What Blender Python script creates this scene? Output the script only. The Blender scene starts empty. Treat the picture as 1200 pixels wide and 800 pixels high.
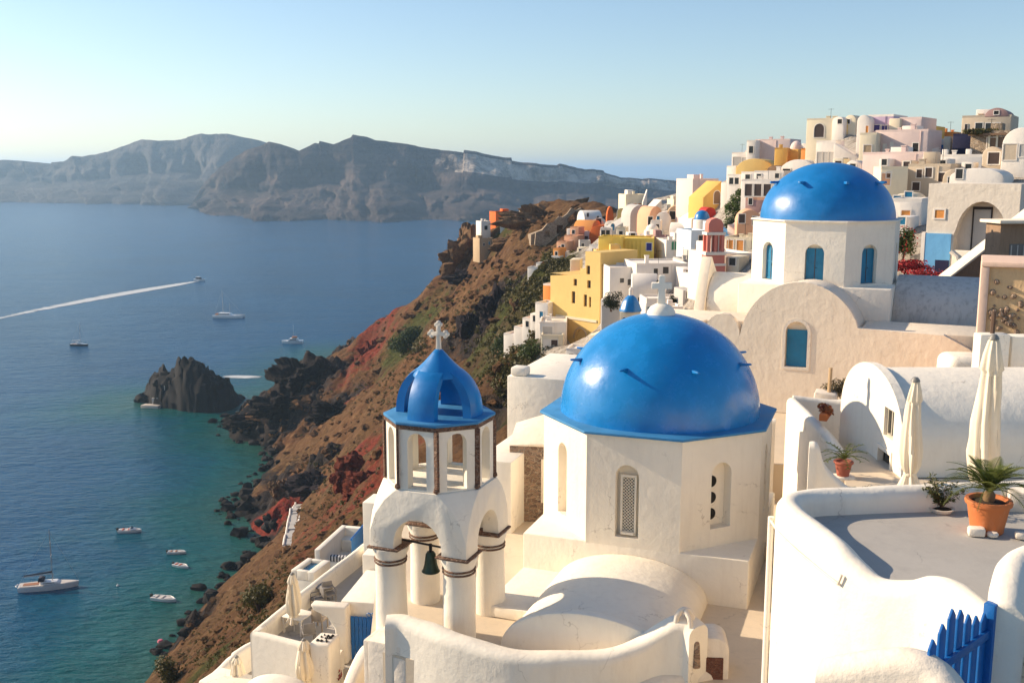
import bpy, bmesh, math, random
from math import sin, cos, pi, radians, sqrt, atan, hypot
from mathutils import Vector, Matrix, noise
import numpy as np
random.seed(7)
scene = bpy.context.scene
COL = scene.collection
# ---------------------------------------------------------------- camera model (camera at the origin, looking along +Y, tilted down)
F = 1200.0; HZ = 202.0
PIT = atan((400 - HZ) / F); CP, SP = cos(PIT), sin(PIT)
SEA = -90.0
HAZE_D, SKY_S, SUN_S, EXPO = .00012, .108, 5.0, 0.57
def ray(px, py):
    dx = (px - 600) / F; dv = (400 - py) / F; den = CP + dv * SP
    return dx / den, (-SP + dv * CP) / den
def at(px, py, Y):
    a, b = ray(px, py); return Vector((a * Y, Y, b * Y))
def atz(px, py, z):
    a, b = ray(px, py); Y = z / b; return Vector((a * Y, Y, z))
def sea(px, py): return atz(px, py, SEA)
# ---------------------------------------------------------------- scene bookkeeping
def tag(o, label=None, cat=None, group=None, kind=None):
    if label: o['label'] = label
    if cat: o['category'] = cat
    if group: o['group'] = group
    if kind: o['kind'] = kind
    return o
def empty(name, loc, label, cat, group=None):
    o = bpy.data.objects.new(name, None); COL.objects.link(o); o.location = Vector(loc)
    o.empty_display_size = .3
    return tag(o, label, cat, group)
def wloc(o):
    v = Vector((0, 0, 0))
    while o: v = v + o.location; o = o.parent
    return v
def copy_tree(o, parent=None, mat=None):
    c = o.copy(); COL.objects.link(c); c.parent = parent
    for ch in o.children: copy_tree(ch, c)
    return c
def sstep(x): x = min(1, max(0, x)); return x * x * (3 - 2 * x)
class Fr:
    """local frame: u right, v back, z up; alpha turns the front (v-) towards -X"""
    def __init__(s, x, y, z, alpha=0):
        s.o = Vector((x, y, z)); a = radians(alpha); s.alpha = alpha
        s.r = Vector((cos(a), -sin(a), 0)); s.d = Vector((sin(a), cos(a), 0))
    def __call__(s, u, v, z): return s.o + s.r * u + s.d * v + Vector((0, 0, z))
    def sub(s, u, v, z, da=0):
        p = s(u, v, z); return Fr(p.x, p.y, p.z, s.alpha + da)
def arch2d(u0, z0, w, h, n=10):
    """arched opening outline, bottom-left first, h = full height"""
    r = w / 2; pts = [(u0 - r, z0), (u0 + r, z0)]
    for i in range(n + 1):
        a = pi * i / n; pts.append((u0 + r * cos(a), z0 + h - r + r * sin(a)))
    return pts
def rect2d(u0, u1, z0, z1): return [(u0, z0), (u1, z0), (u1, z1), (u0, z1)]
class MB:
    def __init__(s): s.bm = bmesh.new()
    def face(s, pts):
        try: return s.bm.faces.new([s.bm.verts.new(p) for p in pts])
        except ValueError: return None
    def hexa(s, p):
        v = [s.bm.verts.new(q) for q in p]
        for f in ((0,3,2,1),(4,5,6,7),(0,1,5,4),(1,2,6,5),(2,3,7,6),(3,0,4,7)):
            s.bm.faces.new([v[i] for i in f])
        return s
    def box(s, fr, u0, u1, v0, v1, z0, z1, taper=0):
        t = taper
        s.hexa([fr(u0,v0,z0),fr(u1,v0,z0),fr(u1,v1,z0),fr(u0,v1,z0),fr(u0+t,v0+t,z1),fr(u1-t,v0+t,z1),fr(u1-t,v1-t,z1),fr(u0+t,v1-t,z1)]); return s
    def prism(s, fr, poly, v0, v1, axis='v'):
        f = (lambda a, z, v: fr(a, v, z)) if axis == 'v' else (lambda a, z, v: fr(v, a, z))
        A = [s.bm.verts.new(f(a, z, v0)) for a, z in poly]; B = [s.bm.verts.new(f(a, z, v1)) for a, z in poly]
        n = len(poly)
        try: s.bm.faces.new(A); s.bm.faces.new(B[::-1])
        except ValueError: pass
        for i in range(n): s.bm.faces.new([A[i], B[i], B[(i+1)%n], A[(i+1)%n]])
        return s
    def column(s, fr, poly, z0, z1):
        """vertical prism over plan polygon (u,v)"""
        A = [s.bm.verts.new(fr(u, v, z0)) for u, v in poly]; B = [s.bm.verts.new(fr(u, v, z1)) for u, v in poly]; n = len(poly)
        s.bm.faces.new(A[::-1]); s.bm.faces.new(B)
        for i in range(n): s.bm.faces.new([A[i], A[(i+1)%n], B[(i+1)%n], B[i]])
        return s
    def lathe(s, fr, prof, seg=32, a0=0, a1=2*pi, fr_mod=None, sx=1, sy=1, cap=False):
        full = abs(a1 - a0 - 2*pi) < 1e-6; n = seg if full else seg + 1
        rows = []
        for r, z in prof:
            if r < 1e-5: rows.append([s.bm.verts.new(fr(0, 0, z))]); continue
            row = []
            for i in range(n):
                a = a0 + (a1 - a0) * i / seg; rr = r * (fr_mod(a, z) if fr_mod else 1)
                row.append(s.bm.verts.new(fr(rr*cos(a)*sx, rr*sin(a)*sy, z)))
            rows.append(row)
        for A, B in zip(rows, rows[1:]):
            m = n if full else n - 1
            for i in range(m):
                j = (i + 1) % n
                if len(A) == 1 and len(B) == 1: continue
                if len(A) == 1: q = [A[0], B[j], B[i]]
                elif len(B) == 1: q = [A[i], A[j], B[0]]
                else: q = [A[i], A[j], B[j], B[i]]
                s.bm.faces.new(q)
        if cap:
            for R in (rows[0], rows[-1]):
                if len(R) > 2: s.bm.faces.new(R)
        return s
    def tube(s, pts, r, seg=8, r1=None):
        pts = [Vector(p) for p in pts]; n = len(pts); rings = []
        a = None
        for i, p in enumerate(pts):
            t = (pts[min(i+1, n-1)] - pts[max(i-1, 0)]).normalized()
            if a is None: a = t.orthogonal().normalized()
            a = a - t * a.dot(t)
            a = a.normalized() if a.length > 1e-6 else t.orthogonal().normalized(); b = t.cross(a)
            rr = r if r1 is None else r + (r1 - r) * i / max(1, n-1)
            rings.append([s.bm.verts.new(p + (a*cos(2*pi*k/seg) + b*sin(2*pi*k/seg)) * rr) for k in range(seg)])
        for A, B in zip(rings, rings[1:]):
            for k in range(seg): s.bm.faces.new([A[k], A[(k+1)%seg], B[(k+1)%seg], B[k]])
        s.bm.faces.new(rings[0][::-1]); s.bm.faces.new(rings[-1])
        return s
    def panel(s, fr, outer, holes, v0, depth, back=True, cap_holes=True, flip=False, thick=False):
        """flat wall (outline in u,z at v=v0) with openings; each opening gets reveals 'depth' deep and a back face"""
        bm = s.bm; edges = []
        def loop(poly, v):
            vs = [bm.verts.new(fr(u, v, z)) for u, z in poly]
            return vs
        o = loop(outer, v0); hs = [loop(h, v0) for h in holes]
        for L in [o] + hs:
            for i in range(len(L)): edges.append(bm.edges.new((L[i], L[(i+1)%len(L)])))
        bmesh.ops.triangle_fill(bm, use_beauty=True, use_dissolve=False, edges=edges, normal=-fr.d)
        for h, L in zip(holes, hs):
            B = loop(h, v0 + depth)
            n = len(L)
            for i in range(n): bm.faces.new([L[i], L[(i+1)%n], B[(i+1)%n], B[i]])
            if cap_holes: bm.faces.new(B)
            elif thick: pass
            if thick: h_b = B
        if thick:
            o2 = loop(outer, v0 + depth); edges = []
            hb = [loop(h, v0 + depth) for h in holes]
            for L in [o2] + hb:
                for i in range(len(L)): edges.append(bm.edges.new((L[i], L[(i+1)%len(L)])))
            bmesh.ops.triangle_fill(bm, use_beauty=True, use_dissolve=False, edges=edges, normal=fr.d)
            n = len(o)
            for i in range(n): bm.faces.new([o[i], o[(i+1)%n], o2[(i+1)%n], o2[i]])
        return s
    def wall(s, path, zb, th, seg=6, n=None, closed=False, zb_fn=None):
        """thick wall with a rounded top following path [(x,y,ztop)], base zb"""
        P = spline(path, n) if n else [Vector(p) for p in path]
        N = len(P); rings = []
        for i, p in enumerate(P):
            a, b = P[max(i-1, 0)], P[min(i+1, N-1)]
            t = Vector((b.x - a.x, b.y - a.y, 0)).normalized(); nn = Vector((-t.y, t.x, 0))
            R = th / 2; base = zb_fn(p) if zb_fn else zb
            ring = [Vector((p.x, p.y, base)) + nn * R]
            rt = min(R, .22)
            for k in range(seg + 1):
                a_ = pi * k / seg
                c = R - rt
                off = (c if a_ < pi/2 - 1e-6 else (-c if a_ > pi/2 + 1e-6 else 0)) + rt * cos(a_)
                ring.append(Vector((p.x, p.y, p.z - rt + rt * sin(a_))) + nn * off)
            ring.append(Vector((p.x, p.y, base)) - nn * R)
            rings.append([s.bm.verts.new(q) for q in ring])
        for A, B in zip(rings, rings[1:]):
            for k in range(len(A) - 1): s.bm.faces.new([A[k], A[k+1], B[k+1], B[k]])
        s.bm.faces.new(rings[0]); s.bm.faces.new(rings[-1][::-1])
        return s
    def leaves(s, c, rad, n, size, up=.3, rnd=random, squash=1, shell=.55, lw=.5):
        """n leaf-sized faces scattered through an ellipsoid"""
        c = Vector(c)
        for i in range(n):
            d = Vector((rnd.gauss(0,1), rnd.gauss(0,1), rnd.gauss(0,1))).normalized()
            k = (shell + (1 - shell) * rnd.random()) if rnd.random() < .75 else rnd.random()
            p = c + Vector((d.x * rad[0], d.y * rad[1], d.z * rad[2])) * k
            n_ = (d + Vector((rnd.uniform(-1,1), rnd.uniform(-1,1), rnd.uniform(-1,1) + up)) * .9).normalized()
            a = n_.orthogonal().normalized(); a = Matrix.Rotation(rnd.uniform(0, 2*pi), 3, n_) @ a; b = n_.cross(a)
            L = size * rnd.uniform(.6, 1.4)
            s.face([p - a*L*.5, p + b*L*lw*.5, p + a*L*.5, p - b*L*lw*.5])
        return s
    def build(s, name, mat, parent=None, loc=None, smooth=False, bevel=0, seg=2, angle=40, jit=0, weld=True, bev_angle=25):
        bm = s.bm
        if weld: bmesh.ops.remove_doubles(bm, verts=bm.verts, dist=1e-4)
        bmesh.ops.recalc_face_normals(bm, faces=bm.faces)
        if bevel:
            es = [e for e in bm.edges if len(e.link_faces) == 2 and e.calc_face_angle(0) > radians(bev_angle)]
            bmesh.ops.bevel(bm, geom=es, offset=bevel, segments=seg, profile=.5, affect='EDGES', clamp_overlap=True)
            smooth = True
        base = wloc(parent) if parent else (Vector(loc) if loc is not None else None)
        if base is None:
            xs = [v.co for v in bm.verts]
            base = Vector((sum(v.x for v in xs)/len(xs), sum(v.y for v in xs)/len(xs), min(v.z for v in xs)))
        for v in bm.verts:
            if jit:
                q = noise.noise_vector(v.co * 1.3); v.co += q * jit
            v.co -= base
        me = bpy.data.meshes.new(name); bm.to_mesh(me); bm.free()
        if mat:
            for m in (mat if isinstance(mat, (list, tuple)) else [mat]): me.materials.append(m)
        if smooth:
            me.polygons.foreach_set('use_smooth', [True] * len(me.polygons))
            me.set_sharp_from_angle(angle=radians(angle))
        o = bpy.data.objects.new(name, me); COL.objects.link(o)
        if parent: o.parent = parent
        else: o.location = base
        return o
def spline(path, n):
    P = [Vector(p) for p in path]; out = []
    m = len(P) - 1
    for i in range(n + 1):
        t = i / n * m; k = min(int(t), m - 1); f = t - k
        p0, p1, p2, p3 = P[max(k-1,0)], P[k], P[k+1], P[min(k+2,m)]
        out.append(.5*((2*p1)+(p2-p0)*f+(2*p0-5*p1+4*p2-p3)*f*f+(3*p1-p0-3*p2+p3)*f**3))
    return out
# ---------------------------------------------------------------- materials
def new_mat(name):
    m = bpy.data.materials.new(name); m.use_nodes = True; nt = m.node_tree
    b = nt.nodes['Principled BSDF']; return m, nt, b
def mk(nt, t, **kw):
    n = nt.nodes.new(t)
    for k, v in kw.items(): setattr(n, k, v)
    return n
def noise_tex(nt, scale, detail=4, rough=.55, pos=None, vec_scale=None):
    g = mk(nt, 'ShaderNodeNewGeometry'); t = mk(nt, 'ShaderNodeTexNoise')
    t.inputs['Scale'].default_value = scale; t.inputs['Detail'].default_value = detail; t.inputs['Roughness'].default_value = rough
    src = g.outputs['Position']
    if vec_scale:
        mp = mk(nt, 'ShaderNodeMapping'); mp.inputs['Scale'].default_value = vec_scale; nt.links.new(src, mp.inputs['Vector']); src = mp.outputs['Vector']
    nt.links.new(src, t.inputs['Vector']); return t
def ramp(nt, src, stops):
    r = mk(nt, 'ShaderNodeValToRGB'); cr = r.color_ramp
    while len(cr.elements) < len(stops): cr.elements.new(.5)
    for e, (p, c) in zip(cr.elements, stops):
        e.position = p; e.color = tuple(c) + (1,) if len(c) == 3 else c
    nt.links.new(src, r.inputs['Fac']); return r
def mixc(nt, fac, a, b, mode='MIX'):
    m = mk(nt, 'ShaderNodeMix', data_type='RGBA', blend_type=mode)
    for sock, val in ((m.inputs[0], fac), (m.inputs[6], a), (m.inputs[7], b)):
        if hasattr(val, 'links') or hasattr(val, 'is_linked'): nt.links.new(val, sock)
        elif isinstance(val, (int, float)): sock.default_value = val
        else: sock.default_value = tuple(val) + (1,)
    return m.outputs[2]
def bump(nt, b, src, strength, dist):
    bp = mk(nt, 'ShaderNodeBump'); bp.inputs['Strength'].default_value = strength; bp.inputs['Distance'].default_value = dist
    nt.links.new(src, bp.inputs['Height'])
    if b.inputs['Normal'].is_linked: nt.links.new(b.inputs['Normal'].links[0].from_socket, bp.inputs['Normal'])
    nt.links.new(bp.outputs['Normal'], b.inputs['Normal'])
MATS = {}
def plaster(name, col, dirt=.25, dirt_col=(.42,.33,.24), rough=.85, bmp=.35, scale=1.0):
    if name in MATS: return MATS[name]
    m, nt, b = new_mat(name)
    n1 = noise_tex(nt, .55*scale, 6, .62); r1 = ramp(nt, n1.outputs['Fac'], [(.42,(0,0,0)),(.78,(1,1,1))])
    n2 = noise_tex(nt, 5*scale, 5, .7, vec_scale=(1,1,.22)); r2 = ramp(nt, n2.outputs['Fac'], [(.5,(0,0,0)),(.85,(1,1,1))])
    c1 = mixc(nt, r1.outputs['Color'], col, [x*.9 for x in col])
    mm = mk(nt, 'ShaderNodeMath', operation='MULTIPLY'); nt.links.new(r2.outputs['Color'], mm.inputs[0]); mm.inputs[1].default_value = dirt
    c2 = mixc(nt, mm.outputs[0], c1, dirt_col)
    n3 = noise_tex(nt, 22*scale, 4, .7); r3 = ramp(nt, n3.outputs['Fac'], [(.62,(0,0,0)),(.72,(1,1,1))])
    m3 = mk(nt, 'ShaderNodeMath', operation='MULTIPLY'); nt.links.new(r3.outputs['Color'], m3.inputs[0]); m3.inputs[1].default_value = dirt*.28
    c3 = mixc(nt, m3.outputs[0], c2, dirt_col)
    if scale == 1.0:   # hairline cracks and rain stains of limewash
        g = mk(nt, 'ShaderNodeNewGeometry'); nd = noise_tex(nt, 1.3, 4, .7); ad = mk(nt, 'ShaderNodeVectorMath', operation='MULTIPLY_ADD'); ad.inputs[1].default_value = (.9, .9, .9)
        nt.links.new(nd.outputs['Color'], ad.inputs[0]); nt.links.new(g.outputs['Position'], ad.inputs[2])
        vo = mk(nt, 'ShaderNodeTexVoronoi', feature='DISTANCE_TO_EDGE'); vo.inputs['Scale'].default_value = .55; nt.links.new(ad.outputs[0], vo.inputs['Vector'])
        rc = ramp(nt, vo.outputs['Distance'], [(.0,(1,1,1)),(.007,(0,0,0))]); nk = noise_tex(nt, .8, 3, .6); rk = ramp(nt, nk.outputs['Fac'], [(.52,(0,0,0)),(.6,(1,1,1))])
        mk_ = mk(nt, 'ShaderNodeMath', operation='MULTIPLY'); nt.links.new(rc.outputs['Color'], mk_.inputs[0]); nt.links.new(rk.outputs['Color'], mk_.inputs[1])
        m4 = mk(nt, 'ShaderNodeMath', operation='MULTIPLY'); nt.links.new(mk_.outputs[0], m4.inputs[0]); m4.inputs[1].default_value = .55
        c3 = mixc(nt, m4.outputs[0], c3, [x*.6 for x in dirt_col])
        st = noise_tex(nt, 1.6, 5, .65, vec_scale=(1.6, 1.6, .16)); rs = ramp(nt, st.outputs['Fac'], [(.56,(0,0,0)),(.78,(1,1,1))]); m5 = mk(nt, 'ShaderNodeMath', operation='MULTIPLY'); nt.links.new(rs.outputs['Color'], m5.inputs[0]); m5.inputs[1].default_value = .10 + dirt * .35
        c3 = mixc(nt, m5.outputs[0], c3, [x*.85 for x in dirt_col])
    nt.links.new(c3, b.inputs['Base Color']); b.inputs['Roughness'].default_value = rough; b.inputs['Specular IOR Level'].default_value = .25
    nb = noise_tex(nt, 3.2*scale, 6, .6); bump(nt, b, nb.outputs['Fac'], bmp, .05/scale)
    nb2 = noise_tex(nt, 26*scale, 3, .6); bump(nt, b, nb2.outputs['Fac'], bmp*.7, .008/scale)
    MATS[name] = m; return m
def paint(name, col, rough=.4, var=.12, bmp=.2, bscale=18, metal=0, spec=.5, coat=0):
    if name in MATS: return MATS[name]
    m, nt, b = new_mat(name)
    n = noise_tex(nt, 1.7, 7, .7); c = mixc(nt, ramp(nt, n.outputs['Fac'], [(.3,(0,0,0)),(.7,(1,1,1))]).outputs['Color'], [x*(1-var) for x in col], [min(1, x*(1+var)) for x in col])
    ns = noise_tex(nt, 6, 5, .7, vec_scale=(1,1,.15)); rs = ramp(nt, ns.outputs['Fac'], [(.55,(0,0,0)),(.8,(1,1,1))])
    k_ = mk(nt, 'ShaderNodeMath', operation='MULTIPLY'); nt.links.new(rs.outputs['Color'], k_.inputs[0]); k_.inputs[1].default_value = var * 1.2
    c = mixc(nt, k_.outputs[0], c, [min(1, x*.8 + .12) for x in col])
    rr = mk(nt, 'ShaderNodeMapRange'); nt.links.new(n.outputs['Fac'], rr.inputs[0]); rr.inputs[1].default_value = .3; rr.inputs[2].default_value = .7; rr.inputs[3].default_value = max(.03, rough * .75); rr.inputs[4].default_value = min(1, rough * 1.4); nt.links.new(rr.outputs[0], b.inputs['Roughness'])
    nt.links.new(c, b.inputs['Base Color']); b.inputs['Metallic'].default_value = metal
    b.inputs['Specular IOR Level'].default_value = spec; b.inputs['Coat Weight'].default_value = coat
    nb = noise_tex(nt, bscale, 4, .6); bump(nt, b, nb.outputs['Fac'], bmp, .01)
    MATS[name] = m; return m
def leafm(name, col, col2, trans=.25, dead=None):
    if name in MATS: return MATS[name]
    m, nt, b = new_mat(name)
    n = noise_tex(nt, 1.7, 3, .6); r = ramp(nt, n.outputs['Fac'], [(.35,col),(.65,col2)])
    n2 = noise_tex(nt, 23, 2, .5); r2 = ramp(nt, n2.outputs['Fac'], [(.3,(.55,.55,.5)),(.7,(1.25,1.2,1.0))])
    c = mixc(nt, 1.0, r.outputs['Color'], r2.outputs['Color'], 'MULTIPLY')
    nt.links.new(c, b.inputs['Base Color']); b.inputs['Roughness'].default_value = .6
    b.inputs['Specular IOR Level'].default_value = .3
    tr = mk(nt, 'ShaderNodeBsdfTranslucent'); nt.links.new(c, tr.inputs['Color'])
    mx = mk(nt, 'ShaderNodeMixShader'); mx.inputs[0].default_value = trans
    out = nt.nodes['Material Output']; nt.links.new(b.outputs[0], mx.inputs[1]); nt.links.new(tr.outputs[0], mx.inputs[2]); nt.links.new(mx.outputs[0], out.inputs['Surface'])
    MATS[name] = m; return m
def stone(name, c1, c2, mortar=(.45,.38,.3), scale=4, bmp=.9):
    if name in MATS: return MATS[name]
    m, nt, b = new_mat(name)
    g = mk(nt, 'ShaderNodeNewGeometry'); v = mk(nt, 'ShaderNodeTexVoronoi', feature='DISTANCE_TO_EDGE'); v.inputs['Scale'].default_value = scale
    v2 = mk(nt, 'ShaderNodeTexVoronoi'); v2.inputs['Scale'].default_value = scale
    n0 = noise_tex(nt, scale*1.5, 3); ad = mk(nt, 'ShaderNodeVectorMath', operation='MULTIPLY_ADD'); ad.inputs[1].default_value = (.25/scale*2,)*3
    nt.links.new(n0.outputs['Color'], ad.inputs[0]); nt.links.new(g.outputs['Position'], ad.inputs[2])
    mp = mk(nt, 'ShaderNodeMapping'); mp.inputs['Scale'].default_value = (1,1,1.7); nt.links.new(ad.outputs[0], mp.inputs[0])
    nt.links.new(mp.outputs[0], v.inputs['Vector']); nt.links.new(mp.outputs[0], v2.inputs['Vector'])
    r = ramp(nt, v.outputs['Distance'], [(.03,(0,0,0)),(.12,(1,1,1))])
    sep = mk(nt, 'ShaderNodeSeparateColor'); nt.links.new(v2.outputs['Color'], sep.inputs[0])
    cc = mixc(nt, sep.outputs[0], c1, c2); c = mixc(nt, r.outputs['Color'], mortar, cc)
    nt.links.new(c, b.inputs['Base Color']); b.inputs['Roughness'].default_value = .9
    bump(nt, b, r.outputs['Color'], bmp, .05)
    nb = noise_tex(nt, scale*8, 4); bump(nt, b, nb.outputs['Fac'], .5, .02)
    MATS[name] = m; return m
WHITE = plaster('white_plaster', (.87,.80,.675), .20, (.50,.40,.30), bmp=.45)
WHITE2 = plaster('white_plaster_worn', (.80,.71,.59), .38, (.45,.36,.27), bmp=.6)
CREAMP = plaster('cream_rendered_wall', (.86,.745,.59), .25, (.45,.33,.2), bmp=.5)
FLOORM = plaster('terrace_floor_paint', (.66,.55,.41), .2, (.3,.26,.22), bmp=.2)
GREYFL = plaster('grey_cement_floor', (.43,.405,.365), .2, (.2,.19,.18), bmp=.15)
WH_FAR = plaster('village_white', (.82,.755,.67), .25, (.5,.42,.34), scale=.5)
BLUE = paint('blue_dome_paint', (.004,.20,.52), .24, .14, .35, 9, spec=.55)
BLUE2 = paint('blue_dome_paint_matt', (.004,.17,.46), .34, .14, .3, 10)
BLUELT = paint('blue_skirt_paint', (.03,.20,.42), .6, .2, .4, 12)
TEAL = paint('teal_shutter_paint', (.010,.17,.32), .4, .2, .2)
GATEB = paint('blue_gate_paint', (.006,.13,.42), .42, .2, .3, 30)
BROWN = stone('brown_trim_stone', (.11,.055,.035), (.2,.1,.06), (.3,.2,.14), 9)
DARKSTONE = stone('dark_lava_stone', (.16,.10,.07), (.33,.22,.15), (.42,.32,.23), 5.5)
REDSTONE = stone('red_scoria_stone', (.14,.045,.025), (.25,.10,.06), (.2,.1,.07), 16)
OCHRE = plaster('ochre_crumbling_plaster', (.56,.39,.22), .5, (.28,.18,.1), bmp=1.0)
BRONZE = paint('bronze', (.05,.07,.045), .45, .3, .3, 20, .7)
IRON = paint('dark_iron', (.03,.028,.026), .6, .2, .3, 20, .5)
DARK = paint('dark_window_glass', (.02,.021,.024), .15, .3, .05)
VOID = paint('dark_opening', (.012,.011,.010), .9, .3, .1)
WOODD = paint('dark_wood', (.09,.05,.03), .7, .3, .4)
FABRIC = plaster('umbrella_fabric', (.80,.70,.54), .12, (.6,.48,.32), .9, .2, 3)
POLE = paint('pale_metal_pole', (.6,.58,.54), .4, .1)
TERRA = plaster('terracotta', (.55,.17,.055), .25, (.62,.34,.2), .7, .3, 3)
SOIL = plaster('dark_soil', (.045,.03,.02), .3, (.1,.07,.04), .95, .9, 4)
GREYW = paint('grey_outdoor_wicker', (.22,.2,.18), .8, .2, .6, 60)
# ================================================================ BELL TOWER
ZF = -10.85
TW = Fr(-1.73, 23.8, 0, 22)
def cross_mb(fr, z0, h, w, t, trefoil=False):
    mb = MB(); a = t * .55
    zc = z0 + h * .64
    out = [(-a*1.25, z0), (a*1.25, z0), (a, zc - a), (w/2, zc - a), (w/2, zc + a), (a, zc + a), (a, z0 + h), (-a, z0 + h), (-a, zc + a), (-w/2, zc + a), (-w/2, zc - a), (-a, zc - a)]
    mb.prism(fr, out, -t*.5, t*.5)
    if trefoil:
        for (cu, cz) in ((w/2, zc), (-w/2, zc), (0, z0 + h)):
            for du, dz in ((0, .065), (0, -.065), (.065, 0), (-.065, 0)):
                if (cu > 0 and du < 0) or (cu < 0 and du > 0) or (cu == 0 and dz < 0): continue
                mb.prism(fr, [(cu + du*.75 + .052*cos(k*pi/5), cz + dz*.75 + .052*sin(k*pi/5)) for k in range(10)], -t*.47, t*.47)
    return mb
tower = empty('bell_tower', TW(0, 0, ZF), 'white octagonal bell tower on four round columns with a slotted blue cupola', 'bell tower')
S = .9
for i, (u, v) in enumerate(((-S, -S), (S, -S), (S, S), (-S, S))):
    f = TW.sub(u, v, 0)
    zb = ZF - (.5 if v < 0 else 0)
    mb = MB().lathe(f, [(.385, zb), (.385, ZF + .3), (.37, -9.6), (.365, -9.02), (.43, -8.86), (.44, -8.757), (0, -8.757)], 28)
    c = mb.build('column', WHITE, tower, smooth=True, jit=.012)
    mb = MB()
    for z, r in ((-9.13, .385), (-9.05, .39)):
        mb.lathe(f, [(r - .06, z - .026), (r, z - .022), (r + .012, z), (r, z + .022), (r - .06, z + .026)], 28)
    mb.build('ring', BROWN, c, smooth=True, jit=.012)
    mb = MB().box(f, -.42, .42, -.42, .42, -8.755, -8.70)
    mb.build('capital_slab', BROWN, c, bevel=.02, jit=.02)
# arched base
mb = MB(); A = 1.26; ZA = -8.697; ZB = -7.24
for k in range(4):
    f = TW.sub(0, 0, 0, 90 * k)
    hole = [(-.62, ZA)] + [(.62 * -cos(pi*i/14), ZA + .12 + .66 * sin(pi*i/14)) for i in range(15)] + [(.62, ZA)]
    SD = [(1.26, ZA), (1.235, ZA + .4), (1.09, ZA + .82), (.84, ZA + 1.18), (.53, ZB)]
    outer = [(-A, ZA)] + hole + SD + [(-u_, z_) for u_, z_ in SD[:0:-1]]
    # front plate, soffit and inner plate of the arch
    o = [mb.bm.verts.new(f(u, -A, z)) for u, z in outer]
    mb.bm.faces.new(o)
    h0 = [mb.bm.verts.new(f(u, -A, z)) for u, z in hole]; h1 = [mb.bm.verts.new(f(u, -A + .42, z)) for u, z in hole]
    for i in range(len(h0) - 1): mb.bm.faces.new([h0[i], h0[i+1], h1[i+1], h1[i]])
    inn = [(-A + .42, ZA)] + hole + [(A - .42, ZA), (A - .42, ZB - .1), (-A + .42, ZB - .1)]
    mb.face([f(u, -A + .42, z) for u, z in inn])
    for (u0_, z0_), (u1_, z1_) in zip(SD, SD[1:]):
        if u0_ == A: mb.face([f(A, -A, z0_), f(A, -u1_, z1_), f(u1_, -A, z1_)])
        else: mb.face([f(u0_, -A, z0_), f(A, -u0_, z0_), f(A, -u1_, z1_), f(u1_, -A, z1_)])
    mb.face([f(A, -A, ZA), f(.62, -A, ZA), f(.62, -A + .42, ZA), f(A - .42, -A + .42, ZA)])
    mb.face([f(-A, -A, ZA), f(-.62, -A, ZA), f(-.62, -A + .42, ZA), f(-A + .42, -A + .42, ZA)])
oc = [(A if abs(u) > 1 else u, v) for u, v in ()] 
oct8 = []
for k in range(4):
    a = radians(90 * k)
    for u in (-.53, .53): oct8.append((u * cos(a) + A * sin(a), u * sin(a) - A * cos(a)))
mb.face([TW(u, v, ZB) for u, v in oct8])
ti = []
for k in range(4):
    a = radians(90 * k); u = -A + .42
    ti.append((u * cos(a) + (A - .42) * sin(a), u * sin(a) - (A - .42) * cos(a)))
mb.face([TW(u, v, ZB - .1) for u, v in ti])
mb.build('arched_base', WHITE, tower, smooth=True, angle=32, bevel=.025, bev_angle=35)
# lantern: eight plates with arched openings
AP = 1.2; HW = AP * math.tan(pi / 8)
mb = MB(); qs = MB(); bnd = MB()
for k in range(8):
    f = TW.sub(0, 0, 0, 45 * k)
    op = arch2d(0, -7.2, .48, 1.33, 10)
    mb.panel(f, rect2d(-HW, HW, ZB + .002, -5.78), [op], -AP, .26, cap_holes=False)
    hw2 = (AP - .26) * math.tan(pi / 8)
    mb.panel(f, rect2d(-hw2, hw2, ZB + .002, -5.78), [op], -AP + .26, .001, cap_holes=False)
    q = f.sub(HW, -AP, 0, 22.5)
    qs.column(q, [(-.055, -.025), (.055, -.025), (.07, .03), (-.07, .03)], -7.18, -5.80)
    for i in range(3): qs.lathe(q.sub(0, -.01, 0), [(0, -7.26), (.075, -7.2), (.06, -7.12), (0, -7.12)], 8)
    bnd.box(f, -HW - .01, HW + .01, -AP - .02, -AP + .1, -5.80, -5.705)
mb.build('lantern', WHITE, tower)
qs.build('corner_trim', BROWN, tower, jit=.006)
bnd.build('cornice_band', BROWN, tower)
R8 = 1.34
mb = MB().column(TW, [(R8 * cos(pi/8 + k*pi/4), R8 * sin(pi/8 + k*pi/4)) for k in range(8)], -5.70, -5.63)
mb.build('eave', BLUELT, tower, bevel=.015)
# slotted cupola: four broad blades that meet under a pointed cap
dome = MB(); zb = -5.628; RD = 1.04; HD = 1.12
def rho(t):  # t 0..1 height -> radius
    return RD * sqrt(max(0, 1 - (t * .93) ** 2.25))
for k in range(4):
    f = TW.sub(0, 0, 0, 90 * k); rows = []
    for i in range(15):
        t = i / 14; z = zb + HD * t; r = rho(t); row = []
        W = .34 * (1 - .08 * t)
        W = min(W, r * .93)
        for j in range(7):
            w = W * (j / 3 - 1); row.append((w, -sqrt(max(r*r - w*w, 1e-4)), z))
        ri = max(r - .2, .05)
        for j in range(6, -1, -1):
            w = W * (j / 3 - 1) ; row.append((w, -sqrt(max(ri*ri - w*w, 1e-4)) if ri > abs(w) else -.02, z))
        rows.append([dome.bm.verts.new(f(*p)) for p in row])
    for X, Y in zip(rows, rows[1:]):
        n = len(X)
        for j in range(n): dome.bm.faces.new([X[j], X[(j+1)%n], Y[(j+1)%n], Y[j]])
    dome.bm.faces.new(rows[0])
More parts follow.
